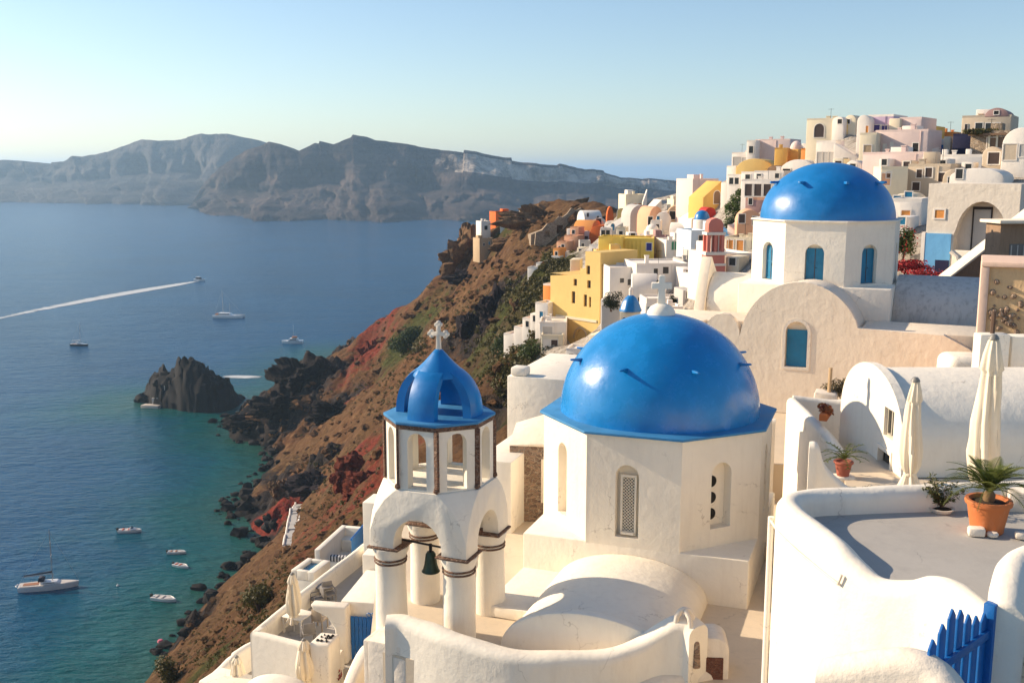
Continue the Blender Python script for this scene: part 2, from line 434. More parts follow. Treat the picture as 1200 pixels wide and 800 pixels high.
dome.lathe(TW, [(.62, zb + .90), (.60, zb + .97), (.50, zb + 1.08), (.37, zb + 1.20), (.25, zb + 1.33), (.155, zb + 1.44), (.09, zb + 1.51), (.0, zb + 1.53)], 28)
dome.lathe(TW, [(.62, zb + .90), (.4, zb + .93), (.0, zb + .98)], 28)
dome.build('cupola', BLUE2, tower, smooth=True, angle=50)
cross_mb(TW, zb + 1.50, .60, .36, .085, True).build('cross', WHITE2, tower, bevel=.012)
# bell hanging in the front arch
bf = TW.sub(.12, -.80, 0)
bell = empty('bell', bf(0, 0, -9.36), 'green bronze bell hanging from an iron rod inside the front arch of the tower', 'bell')
MB().lathe(bf, [(0, -8.80), (.08, -8.81), (.12, -8.87), (.135, -8.99), (.155, -9.13), (.19, -9.25), (.22, -9.29), (.2, -9.31), (.165, -9.28), (.13, -9.1), (0, -8.95)], 24).build('body', BRONZE, bell, smooth=True)
MB().tube([TW(-.60, -.84, -8.60), TW(.62, -.84, -8.66)], .026).build('hanging_rod', IRON, bell)
MB().tube([bf(0, 0, -8.62), bf(0, 0, -8.82)], .04).build('yoke', IRON, bell)
MB().lathe(bf, [(0, -8.95), (.016, -9.0), (.016, -9.26), (.04, -9.31), (.04, -9.34), (0, -9.36)], 10).build('clapper', IRON, bell, smooth=True)

# ================================================================ CHURCH WITH THE BIG BLUE DOME
C1 = Fr(4.143, 28.188, 0, 20.2); a = 3.0; k8 = a * math.tan(pi / 8); ZT = -9.58; ZD = -6.66
church = empty('domed_church', C1(0, 0, ZF), 'white octagonal church under the largest and nearest glossy blue dome', 'church')
MB().box(C1, -a, a, -a, a, ZF - .5, ZT).build('base_block', WHITE, church, bevel=.05)
mb = MB(); lat = MB(); holes = MB(); frm = MB()
for k in range(8):
    f = C1.sub(0, 0, 0, 45 * k)
    dv = -a + (.004 if k % 2 == 0 else 0)
    if k == 7: hs = [arch2d(.0, -9.1, .62, 1.75)]   # right of front
    elif k == 0: hs = [arch2d(-.15, -9.36, .62, 1.95)]
    elif k == 1: hs = [arch2d(-.1, -9.25, .5, 2.0)]
    else: hs = [arch2d(0, -9.2, .55, 1.9)]
    mb.panel(f, rect2d(-k8, k8, ZT - .3, ZD), hs, dv, .30)
mb.build('drum', WHITE, church)
f = C1
# lattice window in the front niche
frm.prism(f, rect2d(-.32, .02, -9.3, -9.24), -a + .06, -a + .28); 
for u0, u1, z0, z1 in ((-.36,-.31,-9.34,-7.72), (.01,.06,-9.34,-7.72), (-.31,.01,-9.34,-9.28), (-.31,.01,-7.78,-7.72)):
    frm.box(f, u0, u1, -a + .16, -a + .24, z0, z1)
win = frm.build('lattice_window', WHITE, church)
for sgn in (1, -1):
    n = 22
    for i in range(-5, n):
        z = -9.3 + i * .085
        p0, p1 = (-.31, z), (.01, z + .32 * 1.0)
        if sgn < 0: p0, p1 = (.01, z), (-.31, z + .32)
        (u0, z0), (u1, z1) = p0, p1
        zmin, zmax = -9.28, -7.78
        if z1 < zmin or z0 > zmax: continue
        if z0 < zmin: u0 += (u1 - u0) * (zmin - z0) / (z1 - z0); z0 = zmin
        if z1 > zmax: u1 = u0 + (u1 - u0) * (zmax - z0) / (z1 - z0); z1 = zmax
        lat.tube([f(u0, -a + .20 + .008 * sgn, z0), f(u1, -a + .20 + .008 * sgn, z1)], .011, 5)
lat.build('lattice', WHITE, win, weld=False)
MB().box(f, -.31, .01, -a + .245, -a + .27, -9.28, -7.78).build('pane', VOID, win)
# three round holes in the right niche: three dark discs set in rims
f7 = C1.sub(0, 0, 0, -45)
for i, z in enumerate((-7.92, -8.36, -8.80)):
    rim = MB()
    hole = MB()
    P = [( -.10 + .155 * cos(t * pi / 12), z + .155 * sin(t * pi / 12)) for t in range(24)]
    hole.prism(f7, P, -a + .285, -a + .298)
    hole.build('round_hole', VOID, church)
ksk = (a + .11) / cos(pi/8)
MB().column(C1, [(ksk * cos(pi/8 + k*pi/4), ksk * sin(pi/8 + k*pi/4)) for k in range(8)], ZD + .002, ZD + .075).build('skirt', BLUELT, church, bevel=.02)
RDm = 2.78
prof = [(RDm * cos(t), ZD + .07 + RDm * .985 * sin(t)) for t in [i * pi / 2 / 40 for i in range(40)]] + [(0, ZD + .07 + RDm * .985)]
MB().lathe(C1, prof, 96).build('dome', BLUE, church, smooth=True, angle=60, jit=.016)
mb = MB()
for k in range(8):
    an = k * pi / 4 + pi / 8 + .2; e = radians(33)
    f = Fr(C1.o.x, C1.o.y, 0, C1.alpha)
    f.r, f.d = (C1.r * cos(an) + C1.d * sin(an)), (-C1.r * sin(an) + C1.d * cos(an))
    r0, z0 = RDm * cos(e) - .05, ZD + .07 + RDm * sin(e)
    mb2 = MB().hexa([f(r0, -.07, z0 - .045), f(r0 + .34, -.03, z0 + .0), f(r0 + .34, .03, z0 + .0), f(r0, .07, z0 - .045), f(r0, -.07, z0 + .05), f(r0 + .34, -.03, z0 + .045), f(r0 + .34, .03, z0 + .045), f(r0, .07, z0 + .05)])
    mb2.build('dome_spike', BLUE2, church, bevel=.012)
zt = ZD + .07 + RDm * .985
MB().lathe(C1, [(.40, zt - .05), (.38, zt + .06), (.3, zt + .18), (.16, zt + .26), (0, zt + .28)], 24).build('cap', WHITE, church, smooth=True)
cross_mb(C1.sub(0, 0, 0, -12), zt + .25, .80, .56, .16).build('cross', WHITE, church, bevel=.02)
# low barrel vault in front of the block
def vault_poly(w, z0, zt, zs=None, n=20):
    zs = z0 if zs is None else zs
    P = [(-w, z0)] if zs > z0 else []
    P += [(-w * cos(pi * i / n), zs + (zt - zs) * sin(pi * i / n)) for i in range(n + 1)]
    if zs > z0: P.append((w, z0))
    return P
mb = MB().prism(C1, vault_poly(2.0, ZF - .3, -9.80, ZF + .05, 28), -6.85, -a - .004)
mb.build('barrel_vault', WHITE, church, smooth=True, bevel=.05, bev_angle=50)
MB().prism(C1, vault_poly(2.08, ZF - .3, -9.70, ZF + .05, 28), -7.15, -6.851).build('vault_rim', WHITE, church, smooth=True, bevel=.05, bev_angle=50)
# ================================================================ CHURCHYARD FLOOR
mb = MB(); 
poly = [(-3.6, 25.6), (-3.3, 22.2), (0.5, 20.2), (4.6, 19.6), (9.4, 20.0), (9.4, 34.5), (1, 40), (-4.2, 34)]
for i in range(1): mb.column(Fr(0,0,0), [(x, y) for x, y in poly], -24, ZF)
tag(mb.build('churchyard_terrace', FLOORM), 'cream painted paving around the domed church and bell tower', 'terrace')
# step across the yard behind the columns and the low step at right
tag(MB().box(TW, .9, 3.1, .55, 3.6, ZF + .004, ZF + .30).build('yard_step', WHITE, bevel=.04), 'low broad white step between the bell tower columns and the domed church', 'step')
for i, (y0, lab) in enumerate(((25.3, 'pale step across the passage right of the domed church, the nearer one'), (28.4, 'pale step across the passage right of the domed church, the farther one'))):
    f = Fr(7.1, y0, 0, 8)
    tag(MB().box(f, 0, 2.4, -.75, .75, ZF + .004, ZF + .22 + .2*i).build('yard_step', FLOORM, bevel=.04), lab, 'step', 'steps beside the domed church')
# ================================================================ WAVY FRONT PARAPET
path = []
for px, py, z in ((452, 722, -10.05), (475, 722, -10.02), (520, 738, -10.05), (560, 752, -10.12), (610, 762, -10.15), (660, 764, -10.15), (710, 762, -10.12), (745, 750, -9.98), (770, 734, -9.72), (790, 724, -9.52), (808, 724, -9.48), (820, 733, -9.55)):
    p = atz(px, py, z); path.append((p.x, p.y, p.z))
mb = MB().wall(path, -14.5, .55, 8, 60)
tag(mb.build('parapet_wall', WHITE, smooth=True, angle=60, jit=.04), 'thick white wavy parapet wall curving in front of the bell tower and church', 'wall')
# corner pier below the tower's left column
p = atz(470, 745, -10.6)
f = Fr(p.x - .60, p.y - .1, 0, 22)
pier = empty('corner_pier', f(.4, 0, -16), 'worn plaster corner pier with a stained edge under the bell tower', 'pier')
MB().box(f, -.15, .9, -.1, 1.2, -16, -10.62).build('shaft', WHITE2, pier, bevel=.05, jit=.02)
MB().box(f, -.34, -.153, .05, .9, -16, -10.72).build('buttress', WHITE2, pier, bevel=.04, jit=.02)
MB().box(f, .55, .9, -.16, -.103, -16, -10.9).build('pilaster', WHITE2, pier, bevel=.03, jit=.01)
# little plastered arch on the parapet
q = atz(803, 728, -9.5); f = Fr(q.x, q.y + .1, 0, -8)
arch = MB()
pts = [(-.19, -9.62), (-.17, -9.42), (-.10, -9.30), (0, -9.26), (.10, -9.30), (.17, -9.42), (.19, -9.62)]
arch.tube([f(u, 0, z) for u, z in pts], .06, 10); arch.tube([f(0, -.04, -9.27), f(.05, -.18, -9.38), f(.08, -.22, -9.6)], .055, 10)
arch.tube([f(0, .04, -9.27), f(-.05, .18, -9.38), f(-.08, .22, -9.6)], .055, 10)
tag(arch.build('chimney_cowl', WHITE2, smooth=True, angle=70, jit=.015), 'tiny whitewashed arch shaped chimney cowl on top of the wavy parapet', 'chimney')
# stone patch end of the parapet
q = atz(812, 765, -10.2); f = Fr(q.x - .05, q.y, 0, -15)
tag(MB().box(f, .0, .17, -.19, .2, -10.5, -9.9, .02).build('wall_end', DARKSTONE, bevel=.05, jit=.03), 'bare stone end of the wavy parapet beside the short pillar', 'wall end')
q = atz(835, 790, -10.75); f = Fr(q.x, q.y, 0, 5)
pil = empty('stone_pillar', f(0, .2, -13), 'short round topped white pillar with a patch of bare red scoria stone', 'pillar')
MB().prism(f, [(-.33, -13), (.36, -13), (.35, -10.15), (.27, -9.99), (.1, -9.91), (-.1, -9.91), (-.26, -9.99), (-.33, -10.15)], 0, .8).build('body', WHITE2, pil, bevel=.06, jit=.03)
MB().box(f, -.27, .22, -.03, .02, -11.6, -10.36).build('bare_patch', REDSTONE, pil, bevel=.012, jit=.02)
# rubble topped wall and rounded mounds at the very front
q = atz(700, 797, -10.9)
mb = MB().wall([(q.x - .3, q.y - .5, -11.0), (q.x + .5, q.y - .35, -10.86), (q.x + 1.5, q.y - .1, -10.7), (q.x + 2.4, q.y + .25, -10.62), (q.x + 2.7, q.y + .5, -10.9)], -14, .6, 8, 24)
tag(mb.build('garden_wall', WHITE2, smooth=True, jit=.05, angle=60), 'low rounded cream wall crossing the bottom edge beside the stone pillar', 'wall')
q = atz(868, 792, -11.2)
tag(MB().box(Fr(q.x, q.y, 0, -10), -1.2, 1.3, -.5, 2.2, -13, -11.1).build('cobbled_landing', stone('cobbles', (.3,.27,.23), (.4,.36,.3), (.22,.2,.17), 7), bevel=.04), 'grey cobbled landing at the foot of the tall right hand wall', 'landing')
tag(MB().box(Fr(q.x, q.y + 2.0, 0, -10), -1.1, 1.2, 0, .6, -13, -10.95).build('landing_step', FLOORM, bevel=.04), 'cream step above the cobbled landing', 'step')
q = atz(884, 783, -11.0)
# ================================================================ RIGHT TERRACE (raised)
ZTF = -4.96
outer = [(11.5, 15.9, -4.56), (8.2, 15.0, -4.58), (6.2, 14.75, -4.60), (5.0, 14.62, -4.60), (4.35, 14.5, -4.60), (4.0, 14.2, -4.60), (3.98, 13.75, -4.62), (4.08, 13.1, -4.65), (4.2, 12.55, -4.67), (4.34, 12.2, -4.80), (4.5, 11.9, -4.90), (4.75, 11.6, -4.80), (4.92, 11.35, -4.64), (5.03, 11.0, -4.58), (5.12, 10.6, -4.63), (5.25, 9.9, -4.7), (5.6, 9.3, -4.75)]
ter = empty('roof_terrace', (6.5, 12.5, -14), 'raised white roof terrace with a smooth curving parapet and tall blank wall at right', 'terrace')
MB().wall(outer, -14.5, .36, 8, 110).build('parapet', WHITE, ter, smooth=True, angle=60, jit=.025)
fl = spline([Vector(p) for p in outer], 60)
poly = [(p.x, p.y) for p in fl] + [(12, 9.0)]
MB().column(Fr(0,0,0), poly, -5.3, ZTF).build('floor', GREYFL, ter)
MB().tube([(3.78, 14.32, -4.95), (3.775, 14.3, -8), (3.77, 14.28, -14)], .045, 10).build('drainpipe', WHITE, ter, smooth=True)
MB().tube([(3.77, 14.3, -5.0), (3.77, 13.8, -5.02), (3.85, 13.2, -5.04), (3.975, 12.6, -5.06), (4.10, 12.2, -5.1), (4.12, 12.15, -4.96)], .018, 6).build('conduit', WHITE2, ter)
# plaster slab near the palm
q = atz(1148, 628, ZTF)
slab = empty('white_block', q, 'small white block lying on the terrace floor in front of the palm pot', 'block')
f = Fr(q.x, q.y, ZTF, 15)
MB().box(f, -.16, .06, -.08, .08, .004, .13).build('body', WHITE2, slab, bevel=.03, jit=.02)
MB().lathe(f.sub(.16, .0, 0), [(0, .07), (.06, .065), (.08, .04), (.07, .006)], 14).build('loose_stone', WHITE2, slab, smooth=True, jit=.03)
MB().box(f, .44, .58, -.05, .08, .004, .10).build('stub', WHITE2, slab, bevel=.03, jit=.03)
# ---- palm in a terracotta pot
def pot_mb(fr, r0, r1, h, lip=.03):
    return MB().lathe(fr, [(0, .002), (r0*.96, .002), (r0, .02), (r0*1.0, .06), (r0 + (r1-r0)*.55, h*.5), (r1, h*.84), (r1+lip, h*.86), (r1+lip*1.3, h*.93), (r1+lip, h), (r1-.02, h), (r1-.05, h*.88), (0, h*.87)], 40)
q = atz(1156, 622, ZTF); pf = Fr(q.x, q.y, ZTF, 0)
palm = empty('potted_palm', q, 'feathery green palm in the largest terracotta pot on the raised roof terrace', 'potted palm')
pot_mb(pf, .245, .31, .52).build('pot', TERRA, palm, smooth=True, angle=50)
MB().lathe(pf, [(.265, .463), (.1, .49), (0, .5)], 20).build('soil', SOIL, palm, smooth=True, jit=.01)
tr = MB().lathe(pf, [(.075, .47), (.09, .53), (.08, .60), (.05, .65), (0, .66)], 14, fr_mod=lambda a_, z: 1 + .12 * sin(a_ * 7 + z * 60))
tr.build('trunk', plaster('palm_trunk', (.23,.14,.07), .5, (.08,.05,.03), bmp=1.2, scale=6), palm, smooth=True)
PALM = leafm('palm_leaf', (.10,.135,.03), (.17,.19,.055), .3)
rnd = random.Random(3)
for i in range(26):
    az = i * 2.39996 + rnd.uniform(-.2, .2); tier = i / 26
    el = radians(84 - 58 * tier + rnd.uniform(-6, 6)); L = rnd.uniform(.82, 1.05) * (.66 + .4 * tier)
    mb = MB(); P = []; p = pf(0, 0, .64); e = el; n = 14
    for j in range(n + 1):
        P.append(p.copy()); st = L / n
        p = p + Vector((cos(az)*cos(e), sin(az)*cos(e), sin(e))) * st; e -= radians(4.6 + 2.2 * tier)
    mb.tube(P, .011, 5, .003)
    for j in range(3, n + 1):
        t = (P[j] - P[j-1]).normalized(); side = Vector((sin(az), -cos(az), 0)); up = side.cross(t)
        for s_ in (1, -1):
            for sub in (0, .5):
                b = P[j-1].lerp(P[j], sub); ll = .17 * sin(pi * min(1, (j + sub) / n * .86 + .12)) + .03
                d = (side * s_ * .8 + t * .62 + up * .28).normalized(); w = t * .0055
                tip = b + d * ll - Vector((0,0,.12 * ll))
                mb.face([b - w, b + w, b + d * ll * .55 + w*.9, tip]); 
    mb.build('frond', PALM, palm, weld=False)
palm.scale = (.9, .9, .9)
# ---- small olive-like shrub in a white dish
q = atz(1103, 600, ZTF); of = Fr(q.x, q.y, ZTF, 0)
shr = empty('potted_shrub', q, 'thin leafed little shrub in a shallow white dish beside the palm pot', 'potted plant')
MB().lathe(of, [(0, .004), (.13, .004), (.17, .05), (.185, .075), (.165, .075), (.14, .05), (0, .05)], 28).build('dish', WHITE2, shr, smooth=True)
MB().lathe(of, [(.145, .055), (.08, .075), (0, .085)], 18).build('soil', SOIL, shr, jit=.012)
OLIVE = leafm('shrub_leaf', (.06,.075,.025), (.11,.11,.04), .2)
mb = MB(); lf = MB(); rnd = random.Random(9)
for i in range(13):
    az = rnd.uniform(0, 6.3); p = of(0, 0, .06); P = [p]; e = radians(rnd.uniform(58, 88)); L = rnd.uniform(.3, .5)
    for j in range(6):
        p = p + Vector((cos(az)*cos(e), sin(az)*cos(e), sin(e))) * (L / 6); e -= radians(rnd.uniform(0, 9)); P.append(p)
    mb.tube(P, .009, 5, .003)
    for j in range(2, 7):
        for q_ in range(9): 
            d = Vector((rnd.gauss(0,1), rnd.gauss(0,1), rnd.gauss(0.4,1))).normalized(); b = P[j] + d * .01; sd = d.orthogonal().normalized() * .011
            lf.face([b, b + d*.035 + sd, b + d*.075, b + d*.035 - sd])
mb.build('stems', WOODD, shr); lf.build('leaves', OLIVE, shr, weld=False)
# worn stub behind the pot
q = atz(1190, 603, ZTF)
tag(MB().box(Fr(q.x, q.y + .1, ZTF, 10), -.05, .6, 0, .3, .004, .34).build('plaster_stub', WHITE2, bevel=.05, jit=.05), 'chipped plaster stub against the terrace parapet right behind the palm pot', 'plaster stub')
# ---- blue picket gate and its wall end
g0 = at(1156, 745, 9.45)
ZG = -5.72
gate = empty('picket_gate', (g0.x, g0.y, ZG), 'bright blue wooden picket gate with pointed slats standing open at right', 'gate')
pk = [(1100, 738, 10.15), (1107, 722, 10.0), (1115, 712, 9.85), (1124, 714, 9.7), (1132, 719, 9.55), (1141, 724, 9.42)]
hinge = at(1157, 728, 9.45); far = at(1088, 750, 8.6)
gd = Vector((far.x - hinge.x, far.y - hinge.y, 0)); GL = gd.length; gd.normalize(); gn = Vector((-gd.y, gd.x, 0))
gfr = Fr(hinge.x, hinge.y, 0); gfr.r = gd; gfr.d = gn
tops = [-4.02, -3.94, -3.87, -3.84, -3.88, -3.98, -4.12]
npk = 7; stepw = GL / npk
zh = -4.17
for i in range(npk):
    u = (i + .62) * stepw; tz = [-4.23, -4.20, -4.13, -4.03, -3.97, -4.06, -4.15][i]
    w = stepw * .36
    MB().prism(gfr, [(u - w, zh - 1.3), (u + w, zh - 1.3), (u + w, tz - .06), (u, tz + .02), (u - w, tz - .06)], -.006, .02).build('picket', GATEB, gate, bevel=.004)
for z in (zh - .22, zh - .9):
    MB().box(gfr, .03, GL, .0225, .055, z - .09, z).build('rail', GATEB, gate, bevel=.005)
MB().box(gfr, -.06, .05, -.03, .08, zh - 1.4, zh + .03).build('post', GATEB, gate, bevel=.008)
mb = MB().wall([(hinge.x + .14, hinge.y - .1, zh + .03), (hinge.x + .30, hinge.y + .22, zh + .24), (hinge.x + .62, hinge.y + .62, zh + .34), (hinge.x + 1.3, hinge.y + .9, zh + .36), (hinge.x + 2.4, hinge.y + 1.0, zh + .36)], -8, .34, 8, 30)
tag(mb.build('gate_wall', WHITE, smooth=True, angle=60, jit=.02), 'rounded white wall end that carries the blue picket gate', 'wall')
q = at(1082, 770, 8.6)
mb = MB().wall([(q.x - .75, q.y + .55, q.z - .30), (q.x - .35, q.y + .3, q.z - .10), (q.x - .05, q.y + .1, q.z + .02), (q.x + .14, q.y - .1, q.z - .02), (q.x + .25, q.y - .5, q.z - .3)], -9, .36, 8, 24)
tag(mb.build('stair_wall', WHITE2, smooth=True, angle=60, jit=.03), 'lumpy rounded white stair wall in front of the blue gate at the bottom edge', 'wall')
q = at(1015, 790, 8.9)
tag(MB().wall([(q.x - .25, q.y + .1, q.z - .12), (q.x, q.y, q.z), (q.x + .3, q.y - .1, q.z - .05), (q.x+.6, q.y - .1, q.z - .2)], -9, .4, 8, 16).build('stair_wall', WHITE2, smooth=True, angle=60, jit=.03), 'smaller plaster hump at the bottom edge left of the stair wall', 'wall')
# ================================================================ YARD AND VAULTED HOUSE AT RIGHT
ZY = -7.3
tag(MB().column(Fr(0,0,0), [(7.2, 16.0), (22, 16.0), (22, 26), (8.6, 26.4), (7.6, 22)], -13, ZY).build('lower_yard', FLOORM), 'cream paved lower yard between the roof terrace and the vaulted house', 'yard')
VH = Fr(9.42, 24.0, 0, 0)
vh = empty('vaulted_house', VH(3, 2.2, -10.5), 'white barrel vaulted house with a bright arched end wall behind the two closed umbrellas', 'house')
D = 4.6; zr = -5.08; zs = -6.6
# profile across v (depth) extruded along u
P = [(0, -10.6), (0, zs)] + [(D/2 - D/2 * cos(pi * i / 22), zs + (zr - zs) * sin(pi * i / 22)) for i in range(1, 22)] + [(D, zs), (D, -10.6)]
MB().prism(VH, P, .25, 13, axis='u').build('vaulted_roof', WHITE, vh, smooth=True, angle=40)
# end wall facing left with window and door
E_ = Fr(VH.o.x, VH.o.y, 0, 90)   # front normal = -X, u axis = -Y direction
E_.r = Vector((0, -1, 0)); E_.d = Vector((1, 0, 0)); E_.o = Vector((VH.o.x, VH.o.y + D/2, 0))
Pe = [(-D/2 - .05, -10.6), (D/2 + .05, -10.6), (D/2 + .05, zs)] + [((D/2 + .05) * cos(pi * i / 22), zs + .08 + (zr + .06 - zs) * sin(pi * i / 22)) for i in range(1, 22)] + [(-D/2 - .05, zs)]
win_h = rect2d(1.05, 1.70, -6.55, -5.82); door_h = rect2d(.72, 1.72, -9.0, -6.85)
MB().panel(E_, Pe, [win_h, door_h], 0, .22, cap_holes=False, thick=True).build('end_wall', WHITE, vh, smooth=False)
w = MB()
for u0, u1, z0, z1 in ((1.05,1.12,-6.55,-5.82),(1.63,1.70,-6.55,-5.82),(1.34,1.40,-6.5,-5.87),(1.12,1.63,-6.55,-6.49),(1.12,1.63,-5.88,-5.82)): w.box(E_, u0, u1, .08, .15, z0, z1)
wn = w.build('window', plaster('old_window_wood', (.42,.38,.3), .3), vh); MB().box(E_, 1.12, 1.63, .152, .18, -6.49, -5.88).build('pane', DARK, wn)
w = MB()
for u0, u1, z0, z1 in ((.72,.80,-9,-6.85),(1.64,1.72,-9,-6.85),(.80,1.64,-6.95,-6.85)): w.box(E_, u0, u1, -.03, .12, z0, z1)
dr = w.build('door', WHITE, vh); MB().box(E_, .80, 1.64, .14, .17, -9, -6.95).build('pane', DARK, dr)
MB().box(VH, .3, 13, -.12, -.004, -7.42, -7.3).build('ledge', WHITE, vh, bevel=.03)
# umbrellas ---------------------------------------------------------------
def umbrella(loc, h, rad, label, group, name='closed_umbrella', seed=0, lean=0):
    f = Fr(loc[0], loc[1], loc[2]); um = empty(name, loc, label, 'umbrella', group)
    rr = random.Random(seed); ph = rr.uniform(0, 6)
    def mod(a_, z): return 1 + .21 * sin(a_ * 8 + ph + z * 1.9) + .10 * sin(a_ * 5 + z * 2.6 + ph) + .06 * sin(a_ * 13 + z * 5)
    zt = h - .05
    MB().lathe(f, [(rad*.16, zt), (rad*.34, zt - .05), (rad*.54, zt - .18*h/2.6), (rad*.72, zt - .36*h/2.6), (rad*.58, zt - .40*h/2.6), (rad*.6, zt-.44*h/2.6)], 64, fr_mod=lambda a_, z: 1 + .14*sin(a_*8+ph)).build('top_flap', FABRIC, um, smooth=True, angle=70, jit=.03)
    k = h / 2.6
    prof = [(rad*.55, zt - .34*k), (rad*.66, zt - .6*k), (rad*.84, zt - 1.0*k), (rad*.92, zt - 1.35*k), (rad*.80, zt - 1.62*k), (rad*.55, zt - 1.75*k), (rad*.5, zt - 1.79*k), (rad*.72, zt - 1.9*k), (rad*1.0, zt - 2.06*k), (rad*.9, zt - 2.08*k)]
    MB().lathe(f, prof, 64, fr_mod=mod).build('canopy', FABRIC, um, smooth=True, angle=70, jit=.025)
    MB().lathe(f, [(rad*.56, zt - 1.80*k), (rad*.6, zt - 1.77*k), (rad*.56, zt - 1.74*k)], 24).build('tie_strap', FABRIC, um, smooth=True)
    MB().tube([f(0,0,.05), f(0,0,h - .02)], .028).build('pole', POLE, um)
    MB().lathe(f, [(0, h + .03), (.05, h + .02), (.09, h - .03), (.1, h - .07)], 14).build('finial', paint('dull_metal', (.2,.19,.17), .4), um, smooth=True)
    MB().lathe(f, [(0, .08), (.2, .07), (.26, .03), (.27, .003)], 20).build('foot', plaster('concrete', (.4,.38,.34)), um, smooth=True)
    return um
q = at(1165, 393, 19.0); umbrella((q.x, q.y, ZY), q.z - ZY, .265, 'taller and rightmost closed cream umbrella behind the palm', 'closed cream umbrellas of the right yard', seed=1)
q = at(1073, 443, 21.3); umbrella((q.x, q.y, ZY), q.z - ZY, .215, 'slimmer closed cream umbrella before the vaulted house, left of the taller one', 'closed cream umbrellas of the right yard', seed=4)
# low white walls and court with plants
tag(MB().wall([(8.85, 31.6, -7.0), (8.8, 29.5, -7.05), (8.75, 27.5, -7.1), (8.72, 26.0, -7.35), (8.75, 25.2, -7.9)], -11, .34, 6, 30).build('court_wall', WHITE, smooth=True, jit=.02), 'bright white court wall with a narrow slot right of the domed church', 'wall')
tag(MB().box(Fr(8.64, 28.0, 0), -.03, .02, -.2, .2, -9.2, -7.9).build('wall_slot', VOID), 'narrow dark slot in the bright white court wall', 'slot')
tag(MB().wall([(8.9, 31.7, -6.95), (10.2, 31.5, -7.05), (11.4, 31.2, -6.7), (12.2, 31.0, -6.0)], -11, .3, 6, 24).build('back_wall', WHITE, smooth=True, jit=.02), 'curved white wall sweeping up from the court towards the vaulted house', 'wall')
tag(MB().box(Fr(8.9, 24.9, 0), .05, 4, .2, 6.4, -11, -8.4).build('court_floor', FLOORM), 'small cream court floor inside the white court wall', 'court floor')
tag(MB().wall([(7.35, 33.4, -8.05), (8.0, 33.3, -8.05), (8.75, 33.1, -8.05)], -11, .3, 6, 8).build('passage_wall', WHITE, smooth=True), 'low white wall closing the passage behind the domed church', 'wall')
tag(MB().wall([(7.0, 23.4, -6.25), (7.18, 23.35, -6.28), (7.36, 23.3, -6.75), (7.7, 23.2, -7.12), (8.05, 23.0, -7.4), (8.4, 22.8, -7.6)], -11, .3, 8, 24).build('stair_parapet', WHITE, smooth=True, jit=.02), 'curved white stair parapet in shade beside the small court palm', 'wall')
q = at(1003, 592, 21.6)
tag(MB().box(Fr(q.x, q.y, 0), -.4, .9, 0, .5, -10, q.z + .12).build('planter_box', WHITE, bevel=.04), 'white plastered planter box under the vaulted house door', 'planter')
mb = MB().leaves((q.x + .3, q.y + .25, q.z + .22), (.45, .2, .14), 260, .12, lw=.3)
tag(mb.build('planter_plant', leafm('dusty_leaf', (.05,.06,.03), (.09,.1,.05)), weld=False), 'sparse grey green plant in the white planter box', 'plant')
q = at(988, 552, 24.0); f = Fr(q.x, q.y, q.z - .1)
pp = empty('potted_palm', q, 'small dark palm in a reddish pot inside the shaded white court', 'potted palm')
pot_mb(f, .15, .2, .36).build('pot', paint('red_clay', (.36,.1,.06), .8), pp, smooth=True)
mb = MB(); rnd = random.Random(5)
for i in range(18):
    az = i * 2.4; e = radians(70 - 55 * i / 18); p = f(0, 0, .4); P = [p]
    for j in range(6): p = p + Vector((cos(az)*cos(e), sin(az)*cos(e), sin(e))) * .1; e -= radians(12); P.append(p)
    mb.tube(P, .008, 4)
    for j in range(1, 7):
        t = (P[j] - P[j-1]).normalized(); sd = t.cross(Vector((0,0,1))).normalized()
        for s_ in (1, -1): mb.face([P[j] - t*.02, P[j] + t*.02, P[j] + (sd*s_ + t*.6) * .1])
mb.build('fronds', PALM, pp, weld=False)
MB().box(Fr(f.o.x, f.o.y, 0), -.25, .25, -.2, .2, -10, q.z - .102).build('stand', WHITE, pp, bevel=.03)
q = at(963, 485, 28.5)
fb = empty('flower_trough', q, 'terracotta trough of dried red flowers on the court wall', 'flower trough')
MB().box(Fr(q.x + .1, q.y, q.z, 25), -.1, .12, -.5, .5, -.1, .1).build('trough', TERRA, fb, bevel=.02)
MB().leaves((q.x + .1, q.y, q.z + .15), (.18, .5, .14), 420, .09).build('flowers', leafm('dry_red_flower', (.3,.06,.03), (.2,.14,.05)), fb, weld=False)
q = at(995, 455, 33.0)
dp = empty('rooftop_planter', (q.x, q.y, q.z - .7), 'broken white planter full of dry brown twigs before the beige church wall', 'planter')
MB().box(Fr(q.x - .9, q.y - .3, q.z, 20), -.35, .45, -.3, .6, -1.2, -.05, .06).build('box', WHITE2, dp, bevel=.06, jit=.05)
MB().leaves((q.x, q.y, q.z), (.95, .5, .36), 1500, .16, lw=.25, shell=.3).build('twigs', leafm('dry_twig', (.07,.055,.025), (.13,.10,.05), .1), dp, weld=False)
MB().tube([(q.x - .75, q.y - .3, q.z - .1), (q.x - .73, q.y - .3, q.z + .75)], .06, 7).build('stake', OCHRE, dp)
